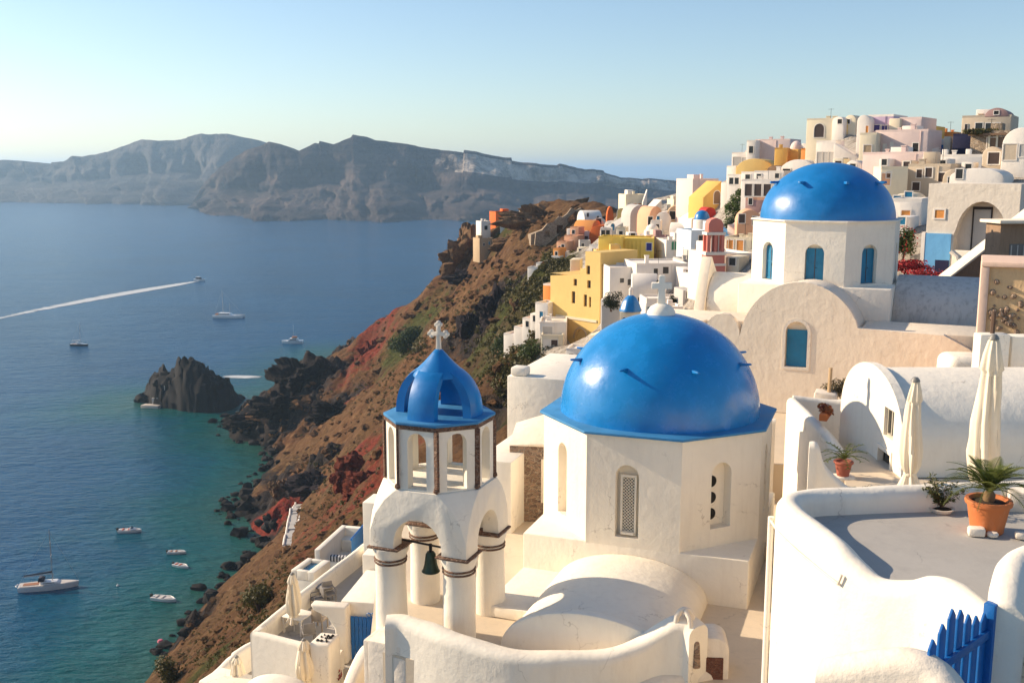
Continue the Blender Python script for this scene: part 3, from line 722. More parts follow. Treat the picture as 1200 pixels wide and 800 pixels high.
# ================================================================ SECOND DOMED CHURCH
C2 = Fr(14.05, 46, 0, 25); a2 = 3.0; k2 = a2 * math.tan(pi/8); Z2D = -2.07; Z2T = -4.75; Z2G = -9.6
ch2 = empty('domed_church', C2(0, 0, Z2G), 'second domed church, farther up the slope, with teal windows and a beige arched front', 'church')
MB().box(C2, -a2 - .15, a2 + .15, -a2 - .15, a2 + .15, Z2G, Z2T).build('base_block', WHITE, ch2, bevel=.06)
mb = MB()
for k in range(8):
    f = C2.sub(0, 0, 0, 45 * k)
    op = arch2d(0, -4.65, .78, 1.65)
    mb.panel(f, rect2d(-k2, k2, Z2T - .2, Z2D), [op], -a2 + .15 - .15, .28)
    fw = MB()
    pn = MB().box(f, -.39 + .03, .39 - .03, -a2 + .20, -a2 + .255, -4.64, -3.18).build('window_shutter', TEAL, ch2)
    MB().box(f, -.012, .012, -a2 + .185, -a2 + .198, -4.62, -3.2).build('shutter_seam', WOODD, pn)
    rl_ = MB()
    for u0, u1, z0, z1 in ((-.36,-.29,-4.63,-3.2),(.29,.36,-4.63,-3.2),(-.29,-.013,-3.9,-3.83),(.013,.29,-3.9,-3.83),(-.29,-.013,-4.63,-4.55),(.013,.29,-4.63,-4.55)): rl_.box(f, u0, u1, -a2 + .182, -a2 + .199, z0, z1)
    rl_.build('shutter_frame', TEAL, pn)
    MB().lathe(Fr(*f(.06, -a2 + .17, -4.0)), [(0,-.03),(.025,0),(0,.03)], 8).build('handle', IRON, pn)
mb.build('drum', WHITE, ch2)
MB().column(C2, [((a2 + .1) / cos(pi/8) * cos(pi/8 + k*pi/4), (a2 + .1) / cos(pi/8) * sin(pi/8 + k*pi/4)) for k in range(8)], Z2D + .002, Z2D + .06).build('cornice', WHITE, ch2)
prof = [(2.9 * cos(t), Z2D + .06 + 2.44 * sin(t)) for t in [i * pi / 2 / 30 for i in range(30)]] + [(0, Z2D + 2.5)]
MB().lathe(C2, prof, 80).build('dome', BLUE2, ch2, smooth=True, angle=60, jit=.02)
for k in range(8):
    an = k * pi / 4 + .45; e = radians(40); f = Fr(C2.o.x, C2.o.y, 0)
    f.r, f.d = (C2.r * cos(an) + C2.d * sin(an)), (-C2.r * sin(an) + C2.d * cos(an))
    r0, z0 = 2.9 * cos(e) - .05, Z2D + .06 + 2.44 * sin(e)
    MB().box(f, r0, r0 + .42, -.07, .07, z0 - .05, z0 + .06, .01).build('dome_spike', BLUE2, ch2, bevel=.015)
# nave front: arched gable wall with lit rim and a teal window
nf = C2.sub(.05, 0, 0)
V0 = -6.3
cx = .0
P = [(cx - 2.25, Z2G)] + [(cx - 2.25 * cos(pi * i / 24), -6.95 + 2.5 * sin(pi * i / 24)) for i in range(25)] + [(cx + 2.25, Z2G)]
MB().prism(nf, P, V0 + .35, -a2 - .15).build('nave_vault', WHITE2, ch2, smooth=True, angle=40)
P = [(cx - 6.2, Z2G), (cx + 8.4, Z2G), (cx + 8.4, -7.9), (cx + 7.2, -7.3), (cx + 6.2, -6.5), (cx + 5.3, -6.05), (cx + 2.2, -5.97)]
P += [(cx + 2.38 * cos(pi * i / 26), -6.9 + 2.62 * sin(pi * i / 26)) for i in range(4, 26)]
P += [(cx - 3.1 - .75 * cos(pi * i / 10), -6.65 + .95 * sin(pi * i / 10)) for i in range(9, -1, -1)][::1][:9] + [(cx - 3.9, -6.05), (cx - 6.2, -6.02)]
op = arch2d(cx - .1, -7.7, .86, 1.85)
MB().panel(nf, P, [op], V0, .4, cap_holes=False, thick=True).build('front_wall', CREAMP, ch2)
fr_ = MB()
hole = arch2d(cx - .1, -7.7, .86, 1.85); big = arch2d(cx - .1, -7.8, 1.1, 2.08)
fr_.panel(nf, big, [hole], V0 - .03, .03, cap_holes=False, thick=True)
sur = fr_.build('window_surround', WHITE2, ch2)
MB().box(nf, cx - .50, cx + .30, V0 + .2, V0 + .26, -7.69, -6.21).build('shutter', TEAL, sur)
MB().box(nf, cx - .53, cx + .33, V0 + .28, V0 + .32, -7.69, -5.85).build('tympanum', CREAMP, sur)
MB().box(C2, cx - 6.1, cx - 2.3, V0 + .402, -a2 - .153, Z2G, -6.04).build('roof_slab', CREAMP, ch2, bevel=.04)
MB().box(C2, cx + 2.3, cx + 7.0, V0 + .402, -a2 - .153, Z2G, -6.06).build('roof_slab', CREAMP, ch2, bevel=.04)
# left transept with a curved sail shaped gable
tl = MB().prism(C2, [(-1.6, Z2G), (-1.6, -6.2)] + [(-1.6 * cos(pi * i / 12), -6.2 + 1.6 * sin(pi * i / 12)) for i in range(1, 12)] + [(1.6, -6.2), (1.6, Z2G)], -4.95, -a2 - .15, axis='u')
tl.build('left_apse', WHITE, ch2, bevel=.08, bev_angle=50)
sail = []
for i in range(15):
    t = i / 14; sail.append((-2.3 + 1.9 * t ** .5 * .9, -6.5 + 2.6 * t ** 1.8))
sail = [(-2.2, Z2G), (-2.2, -6.9), (-1.9, -6.4), (-1.6, -5.6), (-1.2, -4.7), (-.75, -4.0), (-.55, -3.85), (-.3, -4.1), (.3, -4.55), (1.0, -5.2), (1.5, -6.0), (1.75, -6.6), (1.9, Z2G)]
MB().prism(C2, sail, -5.45, -4.96, axis='u').build('sail_gable', CREAMP, ch2, bevel=.05, bev_angle=50)
# right transept: grey weathered vault
tr_ = MB().prism(C2, [(-2.2, Z2G)] + [(-2.2 * cos(pi * i / 20), -6.35 + 1.95 * sin(pi * i / 20)) for i in range(21)] + [(2.2, Z2G)], a2 + .15, 6.6, axis='u')
tr_.build('right_vault', plaster('grey_weathered_plaster', (.60,.57,.53), .85, (.2,.18,.17), bmp=.8), ch2, bevel=.06, bev_angle=50)
tag(MB().wall([(12.5, 38.0, -9.1), (14, 37.6, -9.05), (15.5, 36.8, -8.9)], -12, .3, 6, 10).build('church_forewall', WHITE, smooth=True), 'low white wall at the foot of the beige church front', 'wall')
tag(MB().column(Fr(0,0,0), [(5, 33.6), (25, 31), (26, 46), (5, 50)], -16, -9.62).build('upper_terrace', FLOORM), 'cream ground terrace carrying the second domed church', 'terrace')
# white house block left behind the big dome, with a rubble wall below
q0 = at(594, 440, 36); hb = Fr(q0.x, q0.y, 0, 20)
wb = empty('white_house', hb(1, 2, -12), 'plain white house block with a chimney between the bell tower and the big dome', 'house')
wt = q0.z
MB().box(hb, 0, 2.35, 0, 5, -13, wt, 0).build('wall', WHITE, wb, bevel=.05)
MB().box(hb, .12, .72, .02, .55, wt - .002, wt + .32).build('chimney', WHITE, wb, bevel=.08)
q1 = at(597, 577, 31)
rb = Fr(q1.x, q1.y, 0, 8); rw = empty('rubble_house', rb(.6, 1, -12), 'half ruined rubble stone wall with a cream sloping top behind the bell tower', 'ruin')
zt_ = at(600, 522, 31).z
MB().box(rb, 0, 1.5, 0, 1.2, -13, zt_).build('stone_wall', DARKSTONE, rw, bevel=.03, jit=.03)
MB().hexa([rb(-.02, -.03, zt_ + .004), rb(1.6, -.03, zt_ + .004), rb(1.9, 1.6, zt_ + .004), rb(0, 1.6, zt_ + .004), rb(-.02, -.03, zt_ + .03), rb(1.6, -.03, zt_ + .12), rb(1.9, 1.6, zt_ + 1.0), rb(0, 1.6, zt_ + .35)]).build('roof_slope', CREAMP, rw, bevel=.03)
MB().box(rb, 1.0, 1.48, -.04, .02, -10.2, -8.8).build('blocked_door', CREAMP, rw)
q2 = at(583, 590, 30); sb = Fr(q2.x, q2.y, 0, 20)
tag(MB().box(sb, -.7, .45, 0, 3.2, -13, at(583, 540, 30).z).build('white_annex', WHITE, bevel=.05), 'low white annex with a flat roof peeking out right of the bell tower', 'annex')
# ================================================================ VILLAGE
def vm(name, col): return plaster(name, col, .22, tuple(x * .55 for x in col), scale=.5)
VC = dict(w=WH_FAR, c=vm('village_cream', (.76,.66,.48)), y=vm('village_yellow', (.74,.52,.19)), by=vm('village_bright_yellow', (.86,.62,.13)),
          g=vm('village_gold', (.76,.46,.12)), o=vm('village_orange', (.72,.30,.08)), ro=vm('village_red_orange', (.66,.14,.025)), s=vm('village_salmon', (.72,.40,.24)),
          p=vm('village_pink', (.74,.58,.52)), l=vm('village_lilac', (.52,.40,.52)), b=vm('village_beige', (.60,.49,.36)), t=vm('village_tan', (.50,.36,.22)),
          pb=vm('village_pale_blue', (.62,.70,.76)), bl=vm('village_sky_blue', (.16,.42,.70)), gr=vm('village_grey', (.50,.47,.43)), br=vm('village_brown', (.24,.15,.09)),
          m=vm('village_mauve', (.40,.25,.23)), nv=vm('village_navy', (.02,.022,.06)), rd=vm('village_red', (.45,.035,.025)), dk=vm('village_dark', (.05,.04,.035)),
          st=stone('village_stone', (.20,.14,.09), (.4,.3,.2), (.42,.33,.24), 2.2))
NAVY = paint('navy_shutter', (.012,.02,.22), .5); BRWIN = paint('brown_window', (.06,.035,.025), .5)
def window_on(parent, fr, u, z, w, h, mat=None, v=0, arched=False, frame=None):
    """frame ring proud of the wall with a dark pane set back in it; v = wall plane"""
    mb = MB(); t = min(.09, w * .16)
    poly = arch2d(u, z, w, h, 6) if arched else rect2d(u - w/2, u + w/2, z, z + h)
    big = arch2d(u, z - t, w + 2*t, h + 2*t, 6) if arched else rect2d(u - w/2 - t, u + w/2 + t, z - t, z + h + t)
    mb.panel(fr, big, [poly], v - .05, .047, cap_holes=False)
    n = len(big)
    for i in range(n):
        (a0, b0), (a1, b1) = big[i], big[(i+1) % n]
        mb.face([fr(a0, v - .05, b0), fr(a1, v - .05, b1), fr(a1, v - .002, b1), fr(a0, v - .002, b0)])
    w_ = mb.build('window', frame or VC['w'], parent, weld=False)
    pb = MB(); pb.face([fr(a_, v - .012, b_) for a_, b_ in poly]); pb.build('pane', mat or DARK, w_)
    return w_
HB_PTS = []; PAVE = []
def house(label, x0, x1, yt, yb, Y, col='w', alpha=0, depth=4.5, roof='flat', win=(), swin=(), cat='house', name=None, rc=None, under=3, group=None, par=.22, chim=0, bev=.09):
    """front face spans pixel columns x0..x1 and rows yt..yb at distance Y; win = [(u fraction, z fraction, w m, h m[, mat])] on the front, swin on the left side"""
    if x0 > 840: alpha += 40
    p = at(x0, yb, Y); q = at(x1, yb, Y); ca = cos(radians(alpha)); sa = sin(radians(alpha))
    kx = ray(x1, yb)[0]
    w = (kx * Y - p.x) / (ca + kx * sa)
    zt = at((x0 + x1) / 2, yt, Y).z; zb = p.z; h = zt - zb
    f = Fr(p.x, Y, zb, alpha); m = VC[col]
    root = empty(name or 'house', f(w/2, depth/2, 0), label, cat, group)
    PAVE.append((f(w/2, depth/2, 0).x, f(w/2, depth/2, 0).y, x0)); HB_PTS.append(tuple(f(w/2, .1, -.35))); HB_PTS.append(tuple(f(w/2, depth, .35)))
    mb = MB()
    if roof in ('flat', 'plain'):
        mb.box(f, 0, w, 0, depth, -under, h)
    elif roof == 'vault':      # barrel vault, arched gable to the front
        zs = h - min(w * .5, h * .75, 2.2)
        n = 14; P = [(0, -under), (w, -under)] + [(w/2 + w/2 * cos(pi*i/n), zs + (h - zs) * sin(pi*i/n)) for i in range(n+1)]
        mb.prism(f, P, 0, depth)
    elif roof == 'side':       # barrel vault running left-right
        zs = h - min(depth * .45, h * .7)
        n = 14; P = [(0, -under), (depth, -under)] + [(depth/2 + depth/2 * cos(pi*i/n), zs + (h - zs) * sin(pi*i/n)) for i in range(n+1)]
        mb.prism(f, P, 0, w, axis='u')
    elif roof == 'round':      # soft rounded mass
        n = 10; P = [(0, -under), (w, -under), (w, h*.45)] + [(w/2 + w/2 * cos(pi*i/n), h*.45 + h*.55 * sin(pi*i/n)) for i in range(1, n)] + [(0, h*.45)]
        mb.prism(f, P, 0, depth)
    elif roof == 'slope_l':
        mb.prism(f, [(0, -under), (w, -under), (w, h), (0, h*.35)], 0, depth)
    elif roof == 'slope_r':
        mb.prism(f, [(0, -under), (w, -under), (w, h*.35), (0, h)], 0, depth)
    elif roof == 'dome':
        mb.box(f, 0, w, 0, depth, -under, h * .6)
    body = mb.build('wall', m, root, bevel=min(bev, w * .08), seg=2, bev_angle=40)
    if roof == 'flat' and par and w > 1.5:
        pb = MB(); t = .2
        for (u0, u1, v0, v1) in ((.02, w-.02, .02, t), (.02, w-.02, depth-t, depth-.02), (.02, t, t, depth-t), (w-t, w-.02, t, depth-t)): pb.box(f, u0, u1, v0, v1, h - .03, h + par)
        pb.build('parapet', VC[rc] if rc else m, root)
    if roof == 'dome':
        r = min(w, depth) * .46; c = f.sub(w/2, depth/2, 0)
        MB().lathe(c, [(r * cos(t), h*.6 + h*.4 * sin(t)) for t in [i*pi/2/12 for i in range(12)]] + [(0, h)], 28).build('dome', VC[rc] if rc else m, root, smooth=True)
    for wi in win:
        mt = wi[4] if len(wi) > 4 else None
        window_on(body, f, wi[0] * w, wi[1] * h, wi[2], wi[3], mt, 0, len(wi) > 5)
    if swin:
        g = Fr(0, 0, zb); g.o = f(0, depth, 0); g.r = -f.d; g.d = f.r; 
        for wi in swin: window_on(body, g, wi[0] * depth, wi[1] * h, wi[2], wi[3], wi[4] if len(wi) > 4 else None, 0, len(wi) > 5)
    hr = random.Random(int(x0 * 13 + yt * 7))
    if roof == 'flat' and w > 2.6 and depth > 3 and cat == 'house':
        k = hr.choice((0, 1, 1, 2))
        for i in range(k):
            u0 = hr.uniform(.12, .7) * w; v0 = hr.uniform(.25, .6) * depth; s0 = hr.uniform(.25, .55); hh_ = hr.uniform(.35, .9)
            MB().box(f, u0, u0 + s0, v0, v0 + s0, h - .02, h + hh_).box(f, u0 - .06, u0 + s0 + .06, v0 - .06, v0 + s0 + .06, h + hh_ + .002, h + hh_ + .09).build('chimney', m, root)
        if hr.random() < .5:
            u0 = hr.uniform(.1, .5) * w; MB().box(f, u0, u0 + w * .3, depth * .5, depth * .9, h - .02, h + hr.uniform(.7, 1.5)).build('roof_room', VC['w'] if hr.random() < .5 else m, root, bevel=.06)
        if hr.random() < .5:
            u0 = hr.uniform(.2, .8) * w; v0 = hr.uniform(.3, .6) * depth
            MB().tube([f(u0, v0, h), f(u0, v0, h + 1.6)], .025, 4).tube([f(u0 - .4, v0, h + 1.5), f(u0 + .4, v0, h + 1.5)], .02, 4).build('aerial', IRON, root)
        if hr.random() < .6:
            u0 = hr.uniform(.05, .95) * w; MB().tube([f(u0, -.05, h + .05), f(u0, -.05, -1)], .04, 5).build('drainpipe', m, root)
    if not win and w > 2.2 and cat == 'house' and not any(s_ in label for s_ in ('blank', 'wall', 'gable')):
        for i in range(hr.choice((1, 2, 2))): window_on(body, f, w * (.25 + .45 * i + hr.uniform(-.08, .08)), h * hr.uniform(.35, .6), hr.uniform(.45, .7), hr.uniform(.6, .95), hr.choice((DARK, BRWIN, DARK, TEAL)), 0)
    for i in range(chim):
        MB().box(f, w*(.25 + .4*i), w*(.25 + .4*i) + .5, depth*.4, depth*.4 + .5, h - .01, h + .75).build('chimney', m, root, bevel=.05)
    return root, f, w, h
G1 = 'white houses of the middle slope'
# ---- ridge and castle end (far)
house('small white house alone on the ridge tip with a stepped top', 564, 575, 260, 281, 305, 'w', -25, 4, under=3, win=[(.5,.55,1,1.2)], chim=1)
house('tan stone base block under the white ridge tip house', 562, 578, 280, 296, 301, 't', -25, 5, under=3)
house('vivid orange house on the ridge left of the castle ruin', 581, 606, 249, 272, 312, 'ro', -20, 6, under=3, win=[(.3,.3,1.1,1.4,WH_FAR)])
house('white cone shaped chapel in front of the vivid orange ridge house', 586, 594, 256, 270, 306, 'w', 0, 2.4, roof='round', cat='chapel', name='chapel', under=3)
house('white pinnacled gable between the orange ridge house and the castle ruin', 602, 612, 246, 266, 306, 'w', -10, 3, roof='slope_l', under=3, win=[(.5,.3,.9,1)])
# castle ruin: broken stone walls with gaps
r0 = at(650, 283, 268); cf = Fr(r0.x, 268, r0.z, -8)
ruin = empty('castle_ruin', cf(4, 3, -3), 'broken stone castle ruin with dark empty openings on the brown hilltop', 'ruin')
top = [(-5.5,-4),(10.5,-4),(10.4,5.2),(9.3,7.7),(8.0,7.2),(7.0,8.6),(5.6,8.0),(4.4,8.7),(3.2,7.2),(2.0,6.2),(1.1,6.6),(-.6,4.8),(-2.0,4.6),(-3.4,3.0),(-5.0,2.4)]
holes_ = [rect2d(.6,2.3,2.0,4.2), rect2d(3.6,5.0,3.2,5.2), rect2d(-2.6,-1.2,1.2,2.8), rect2d(6.4,7.6,3.0,5.6), rect2d(4.4,6.4,-.6,1.4)]
MB().panel(cf, top, holes_, 0, 1.1, cap_holes=False, thick=True).build('front_wall', VC['st'], ruin, jit=.25)
MB().box(cf, 6.8, 7.9, -1.4, -.05, -4, 7.4, .1).build('buttress', VC['gr'], ruin, jit=.15)
MB().box(cf, .4, 4.6, -2.0, -1.0, -4, 1.3).build('retaining_wall', VC['br'], ruin, jit=.1)
MB().prism(cf, [(-6, -5), (10, -5), (9.5, 5), (6, 7.4), (2, 5.6), (-3, 2.8), (-6, 1.6)], 1.6, 7).build('inner_fill', VC['st'], ruin, jit=.4)
house('low white vault roofed house just right of the castle ruin', 685, 706, 247, 264, 255, 'w', -15, 6, roof='side', under=3)
house('cream round ended house with one window under the castle ruin', 692, 708, 256, 272, 236, 'c', 12, 5, roof='round', win=[(.6,.55,1.2,1.4)], under=3)
house('tan vaulted house with a wide dark arch below the castle ruin', 671, 693, 258, 290, 232, 'o', 28, 6, roof='side', under=3, win=[(.65,.05,2.6,3.2,VOID,1)])
house('big red orange house with blank walls beside the yellow church', 690, 714, 264, 292, 225, 'ro', 18, 7, roof='vault', under=3)
house('narrow bright orange turret above the red orange house', 711, 719, 242, 268, 232, 'ro', 0, 2.5, roof='round', under=3)
house('salmon stepped house, upper of the two on the ridge path', 661, 677, 277, 292, 222, 's', 25, 4, under=3, win=[(.5,.3,.8,1.1)])
house('salmon stepped house, lower of the two on the ridge path', 652, 664, 284, 300, 218, 's', 25, 4, under=3)
house('grey white shed below the red orange house', 679, 692, 283, 296, 214, 'gr', 0, 3, under=3)
for i, (x0, x1, a_, b_, lab) in enumerate(((655,664,296,304,'white wall hut on the green slope edge, uppermost of the row'), (646,656,301,311,'white wall hut on the green slope edge, second from the top of the row'),
     (637,648,307,316,'white wall hut on the green slope edge, third from the top of the row'), (628,639,309,319,'white wall hut on the green slope edge, fourth from the top of the row'), (618,630,314,322,'white wall hut on the green slope edge, lowest of the row'))):
    house(lab, x0, x1, a_, b_, 214 - 3*i, 'w', 20, 2.6, under=3, group='white huts along the green slope edge', cat='hut', name='hut')
# ---- middle group behind the yellow building
house('cream house with an orange band, highest house left of the swept gabled church', 733, 757, 229, 246, 205, 'c', -8, 6, under=3, win=[(.2,.1,.7,1,VC['o']),(.45,.1,.7,1,VC['o']),(.7,.1,.7,1,VC['o'])])
house('white pointed wall fin standing beside the cream orange banded house', 753, 758, 222, 246, 203, 'w', 0, 1.4, roof='slope_l', under=3, cat='wall fin', name='wall_fin')
house('cream arched house on the left of the swept gabled church', 719, 735, 238, 268, 200, 'c', 15, 5, roof='slope_l', win=[(.55,.35,1.6,2.2,VC['y'],1)], under=3)
house('white building in painted grey shade with a triangular flank and teal arch', 714, 745, 252, 280, 192, 'gr', -14, 5, roof='slope_l', win=[(.12,.35,.7,1.3,TEAL,1)], under=3)  # white wing coloured grey, its shade put into the colour
house('white church in painted grey shade with a swept curved gable and small square window', 738, 764, 240, 280, 188, 'gr', -10, 6, roof='vault', win=[(.6,.62,.7,.7)], under=3)  # grey tone paints shade onto a white church
house('white flared gable top right of the swept curved church', 757, 775, 234, 262, 186, 'w', -12, 4, roof='slope_l', under=3)
house('peach round cornered house with a dark doorway in the middle slope', 760, 777, 242, 270, 182, 's', -18, 5, roof='round', win=[(.1,.05,.9,2.2,VOID)], under=3)
house('white egg shaped vault roof beside the peach round house', 768, 786, 248, 266, 178, 'w', 15, 6, roof='round', under=3)
house('collapsed tan stone house with broken walls in the middle slope', 781, 803, 241, 264, 178, 't', 8, 5, under=3, win=[(.3,.3,1,1.4,VOID),(.7,.3,1,1.4,VOID)], roof='round')
house('cream house with tiny windows against the far cliffs above the broken stone house', 789, 811, 235, 252, 184, 'c', -5, 5, under=3, win=[(.7,.5,.6,.7),(.3,.5,.6,.7)])
house('narrow pale yellow house next to the broken stone house', 801, 810, 254, 272, 172, 'y', 0, 4, under=3, win=[(.75,.2,.8,.9,VOID)])
house('white vaulted cube, upper of the pair left of the blue capped chapel', 784, 800, 261, 280, 165, 'w', 16, 4, roof='side', under=3)
house('white vaulted cube, lower and wider of the pair left of the blue capped chapel', 789, 815, 270, 288, 158, 'w', 22, 4, roof='side', under=3)
house('small white domed roof behind the yellow church parapet', 757, 774, 263, 282, 168, 'w', 0, 3, roof='dome', under=3, cat='chapel', name='chapel')
# blue capped chapel
p = at(822, 276, 150); f = Fr(p.x, 150, p.z)
ch = empty('chapel', p, 'tiny white drum chapel with a small sky blue cap left of the green tree', 'chapel')
MB().lathe(f, [(1.25, -3), (1.25, 2.2), (1.1, 2.35), (0, 2.35)], 24).build('drum', WH_FAR, ch, smooth=True, angle=50)
MB().lathe(f, [(1.12, 2.355), (1.05, 2.9), (.75, 3.4), (.35, 3.62), (0, 3.68)], 24).build('dome', BLUE2, ch, smooth=True)
house('red curved roof dormer right of the tiny blue capped chapel', 826, 839, 243, 256, 153, 'rd', -10, 3, roof='vault', under=3)
house('white curved wing wall around the tiny blue capped chapel', 810, 846, 236, 268, 162, 'w', -14, 5, roof='slope_l', under=3)
house('beige pink house on the skyline above the curved white wing wall', 811, 841, 211, 246, 172, 'p', -18, 6, win=[(.35,.45,.7,1.3),(.75,.65,2.2,1.2,VC['br'])], under=3)
house('pale yellow cube at the left foot of the skyline beige pink house', 799, 812, 223, 240, 176, 'y', 0, 4, under=3)
house('golden orange flying buttress block with slanted arches', 824, 845, 212, 242, 160, 'g', -25, 4, roof='slope_l', win=[(.75,.1,1.2,2.0,VC['br'],1)], under=3)
house('tall white chimney like block beside the golden buttress', 844, 853, 214, 242, 158, 'w', 0, 3, under=3)
house('lime green stucco house behind the leafy tree', 862, 874, 220, 244, 150, 'by', -10, 4, under=3)
house('white roof terrace house with a dark pergola left of the rear blue dome', 868, 912, 212, 234, 132, 'w', -12, 5, win=[(.2,.2,.9,1.5,BRWIN),(.45,.2,.9,1.5,BRWIN),(.7,.2,.9,1.5,BRWIN)], under=3)
house('brown red roof terrace box below the dark pergola house', 873, 896, 234, 246, 120, 'm', -14, 4, under=3, rc='s')
house('peach barrel house against the rear blue dome drum', 863, 893, 246, 278, 112, 's', -30, 6, roof='vault', under=3)
house('pale blue house with two dark windows left of the pink bell tower', 809, 828, 272, 306, 128, 'pb', -12, 5, win=[(.7,.55,1.0,1.2),(.55,.2,1.1,1.3)], under=3)
house('dark navy roofed gable behind the pink bell tower', 843, 857, 267, 283, 118, 'bl', -20, 3, roof='slope_r', under=3)
house('cream house with ochre shutters right of the pink bell tower', 845, 880, 280, 305, 108, 'c', -10, 5, win=[(.28,.25,.7,1.6,VC['o']),(.62,.25,.7,1.6,VC['o'])], under=3)
house('white roof edge house beneath the cream ochre shuttered house', 838, 884, 300, 322, 98, 'w', -16, 6, win=[(.75,.3,.7,1.2,BRWIN)], under=3)
house('mauve wooden pergola house right of the bright yellow church', 765, 788, 279, 298, 142, 'm', -6, 4, win=[(.35,.1,1.1,1.7,VC['p']),(.7,.1,.7,1.7,BRWIN)], under=3)
house('white terrace house with green and red doors under mauve walls', 780, 812, 283, 314, 136, 'w', -8, 5, win=[(.3,.68,.8,1.1,paint('green_door',(.05,.22,.12),.5)),(.6,.68,.8,1.1,VC['rd']),(.55,.25,.8,.9)], under=3)
house('pale grey house edge left of the pink bell tower foot', 800, 826, 306, 332, 126, 'gr', -10, 4, win=[(.3,.35,.6,1)], under=3)
# pink bell tower
p = at(835, 322, 96); f = Fr(p.x, 96, p.z, -6)
pk_ = empty('bell_tower', p, 'pink and white striped bell tower standing left of the rear blue domed church', 'bell tower')
PK = vm('coral_pink', (.62,.22,.17))
MB().box(f, -.95, .95, -.8, .8, -4, .9).build('base', PK, pk_, bevel=.03)
MB().box(f, -1.02, 1.02, -.86, .86, .904, 1.12).build('lower_band', WH_FAR, pk_)
MB().box(f, -.88, .88, -.75, .75, 1.124, 1.9).build('plinth', PK, pk_)
MB().box(f, -.98, .98, -.84, .84, 1.904, 2.2).build('middle_band', WH_FAR, pk_)
for u in (-.68, 0, .68): MB().box(f, u - .14, u + .14, -.72, -.44, 2.204, 3.75).build('pilaster', PK, pk_)
for u in (-.68, .68): MB().box(f, u - .14, u + .14, .44, .72, 2.204, 3.75).build('pilaster', PK, pk_)
MB().box(f, -.5, .5, -.36, .36, 2.204, 3.75).build('core', PK, pk_)
MB().box(f, -.9, .9, -.78, .78, 3.754, 4.02).build('upper_band', WH_FAR, pk_)
MB().prism(f, [(-.72, 4.024), (.72, 4.024), (.7, 4.8), (.5, 5.15), (0, 5.35), (-.5, 5.15), (-.7, 4.8)], -.62, .62).build('gable', PK, pk_, bevel=.04)
for u in (-.34, .34): MB().box(f, u - .05, u + .05, -.5, -.37, 2.204, 3.7).build('column', WH_FAR, pk_)
# ---- yellow church and buildings
rt, f, w, h = house('bright yellow church with a blue arched window and fluted wall', 724, 766, 281, 313, 138, 'by', 8, 6, win=[(.86,.62,.7,1.0,NAVY)], under=3)
for i in range(5): MB().box(f, w*(.18 + i*.11), w*(.18 + i*.11) + .22, -.10, -.003, -2, h*.98).build('flute', VC['by'], rt, bevel=.03)
house('lemon yellow chapel wing with a dark blue arch left of the bright yellow church', 701, 727, 279, 298, 136, 'by', 14, 4, win=[(.8,.02,1.2,1.35,NAVY,1)], under=3)
# big cream-yellow building with lit left face, three storeys of windows and a giant arch
Yb = 128; pc = at(702, 416, Yb); f = Fr(pc.x, Yb, pc.z, -52)
yb = empty('mansion', f(0, 3, 0), 'large pale yellow mansion with tall dark windows and a big arch at its foot', 'house')
hT = at(702, 296, Yb).z - pc.z
def yz(py): return at(690, py, Yb + 2).z - pc.z
# long lit face looks left-front (normal rotated), in its own frame: u from far left corner to right corner
g = Fr(pc.x, Yb, pc.z, 48); W = 6.2
HB_PTS.extend([tuple(g(0, -.6, -.6)), tuple(g(-3, -.6, -.8)), tuple(g(-5.5, -.6, -.5))])
P = [(-W, -4), (0, -4), (0, hT), (-2.6, hT), (-2.6, yz(315)), (-3.5, yz(315)), (-3.5, yz(322)), (-W + .0, yz(327)), ]
mb = MB()
holes_ = []
wl = [(689, 311, 321, .5), (690, 328, 337, .5), (674, 328, 336, .48), (672, 343, 357, .5), (686, 345, 359, .45), (691.5, 347, 359, .3)]
def uu(px): # u on that face for a pixel column
    kx = ray(px, 340)[0]; return (kx * Yb - pc.x) / (g.r.x - kx * g.r.y)
for px, t_, b_, ww in wl:
    u = uu(px); holes_.append(rect2d(u - ww/1.6, u + ww/1.6, yz(b_), yz(t_)))
ua = uu(681)
holes_.append([(ua - 1.0, yz(419)), (ua + 1.0, yz(419))] + [(ua + 1.0 * cos(pi*i/12), yz(398) + 1.25 * sin(pi*i/12)) for i in range(13)])
P[-1] = (uu(645), yz(327)); P[0] = (uu(645), -4); P = [P[0]] + P[1:-1] + [P[-1]]
mb.panel(g, P, holes_, 0, .35)
body_d = 7.0
mb.face([g(0, 0, -4), g(0, body_d, -4), g(0, body_d, hT), g(0, 0, hT)])
for (u0, u1, z) in ((-2.6, 0, hT), (-3.5, -2.6, yz(315)), (uu(645), -3.5, yz(324))): mb.face([g(u0, 0, z), g(u1, 0, z), g(u1, body_d, z), g(u0, body_d, z)])
mb.face([g(-2.6, 0, yz(315)), g(-2.6, body_d, yz(315)), g(-2.6, body_d, hT), g(-2.6, 0, hT)])
mb.face([g(uu(645), 0, -4), g(uu(645), body_d, -4), g(uu(645), body_d, yz(326)), g(uu(645), 0, yz(327))])
mb.face([g(uu(645), body_d, -4), g(0, body_d, -4), g(0, body_d, hT), g(-2.6, body_d, hT), g(-2.6, body_d, yz(315)), g(uu(645), body_d, yz(326))])
mb.build('wall', VC['y'], yb)
for (u0, z0), _, (u1, z1), __ in [h_ for h_ in holes_ if len(h_) == 4]:
    MB().box(g, u0 + .002, u1 - .002, .25, .30, z0 + .002, z1 - .002).build('window', BRWIN, yb)
arc = MB(); arc.tube([g(ua + 1.2 * cos(pi*i/14), -.04, yz(398) + 1.5 * sin(pi*i/14)) for i in range(15)], .11, 8); arc.build('arch_moulding', VC['t'], yb)
MB().box(g, uu(652), uu(700), -.12, -.003, yz(376), yz(373)).build('cornice', VC['c'], yb)
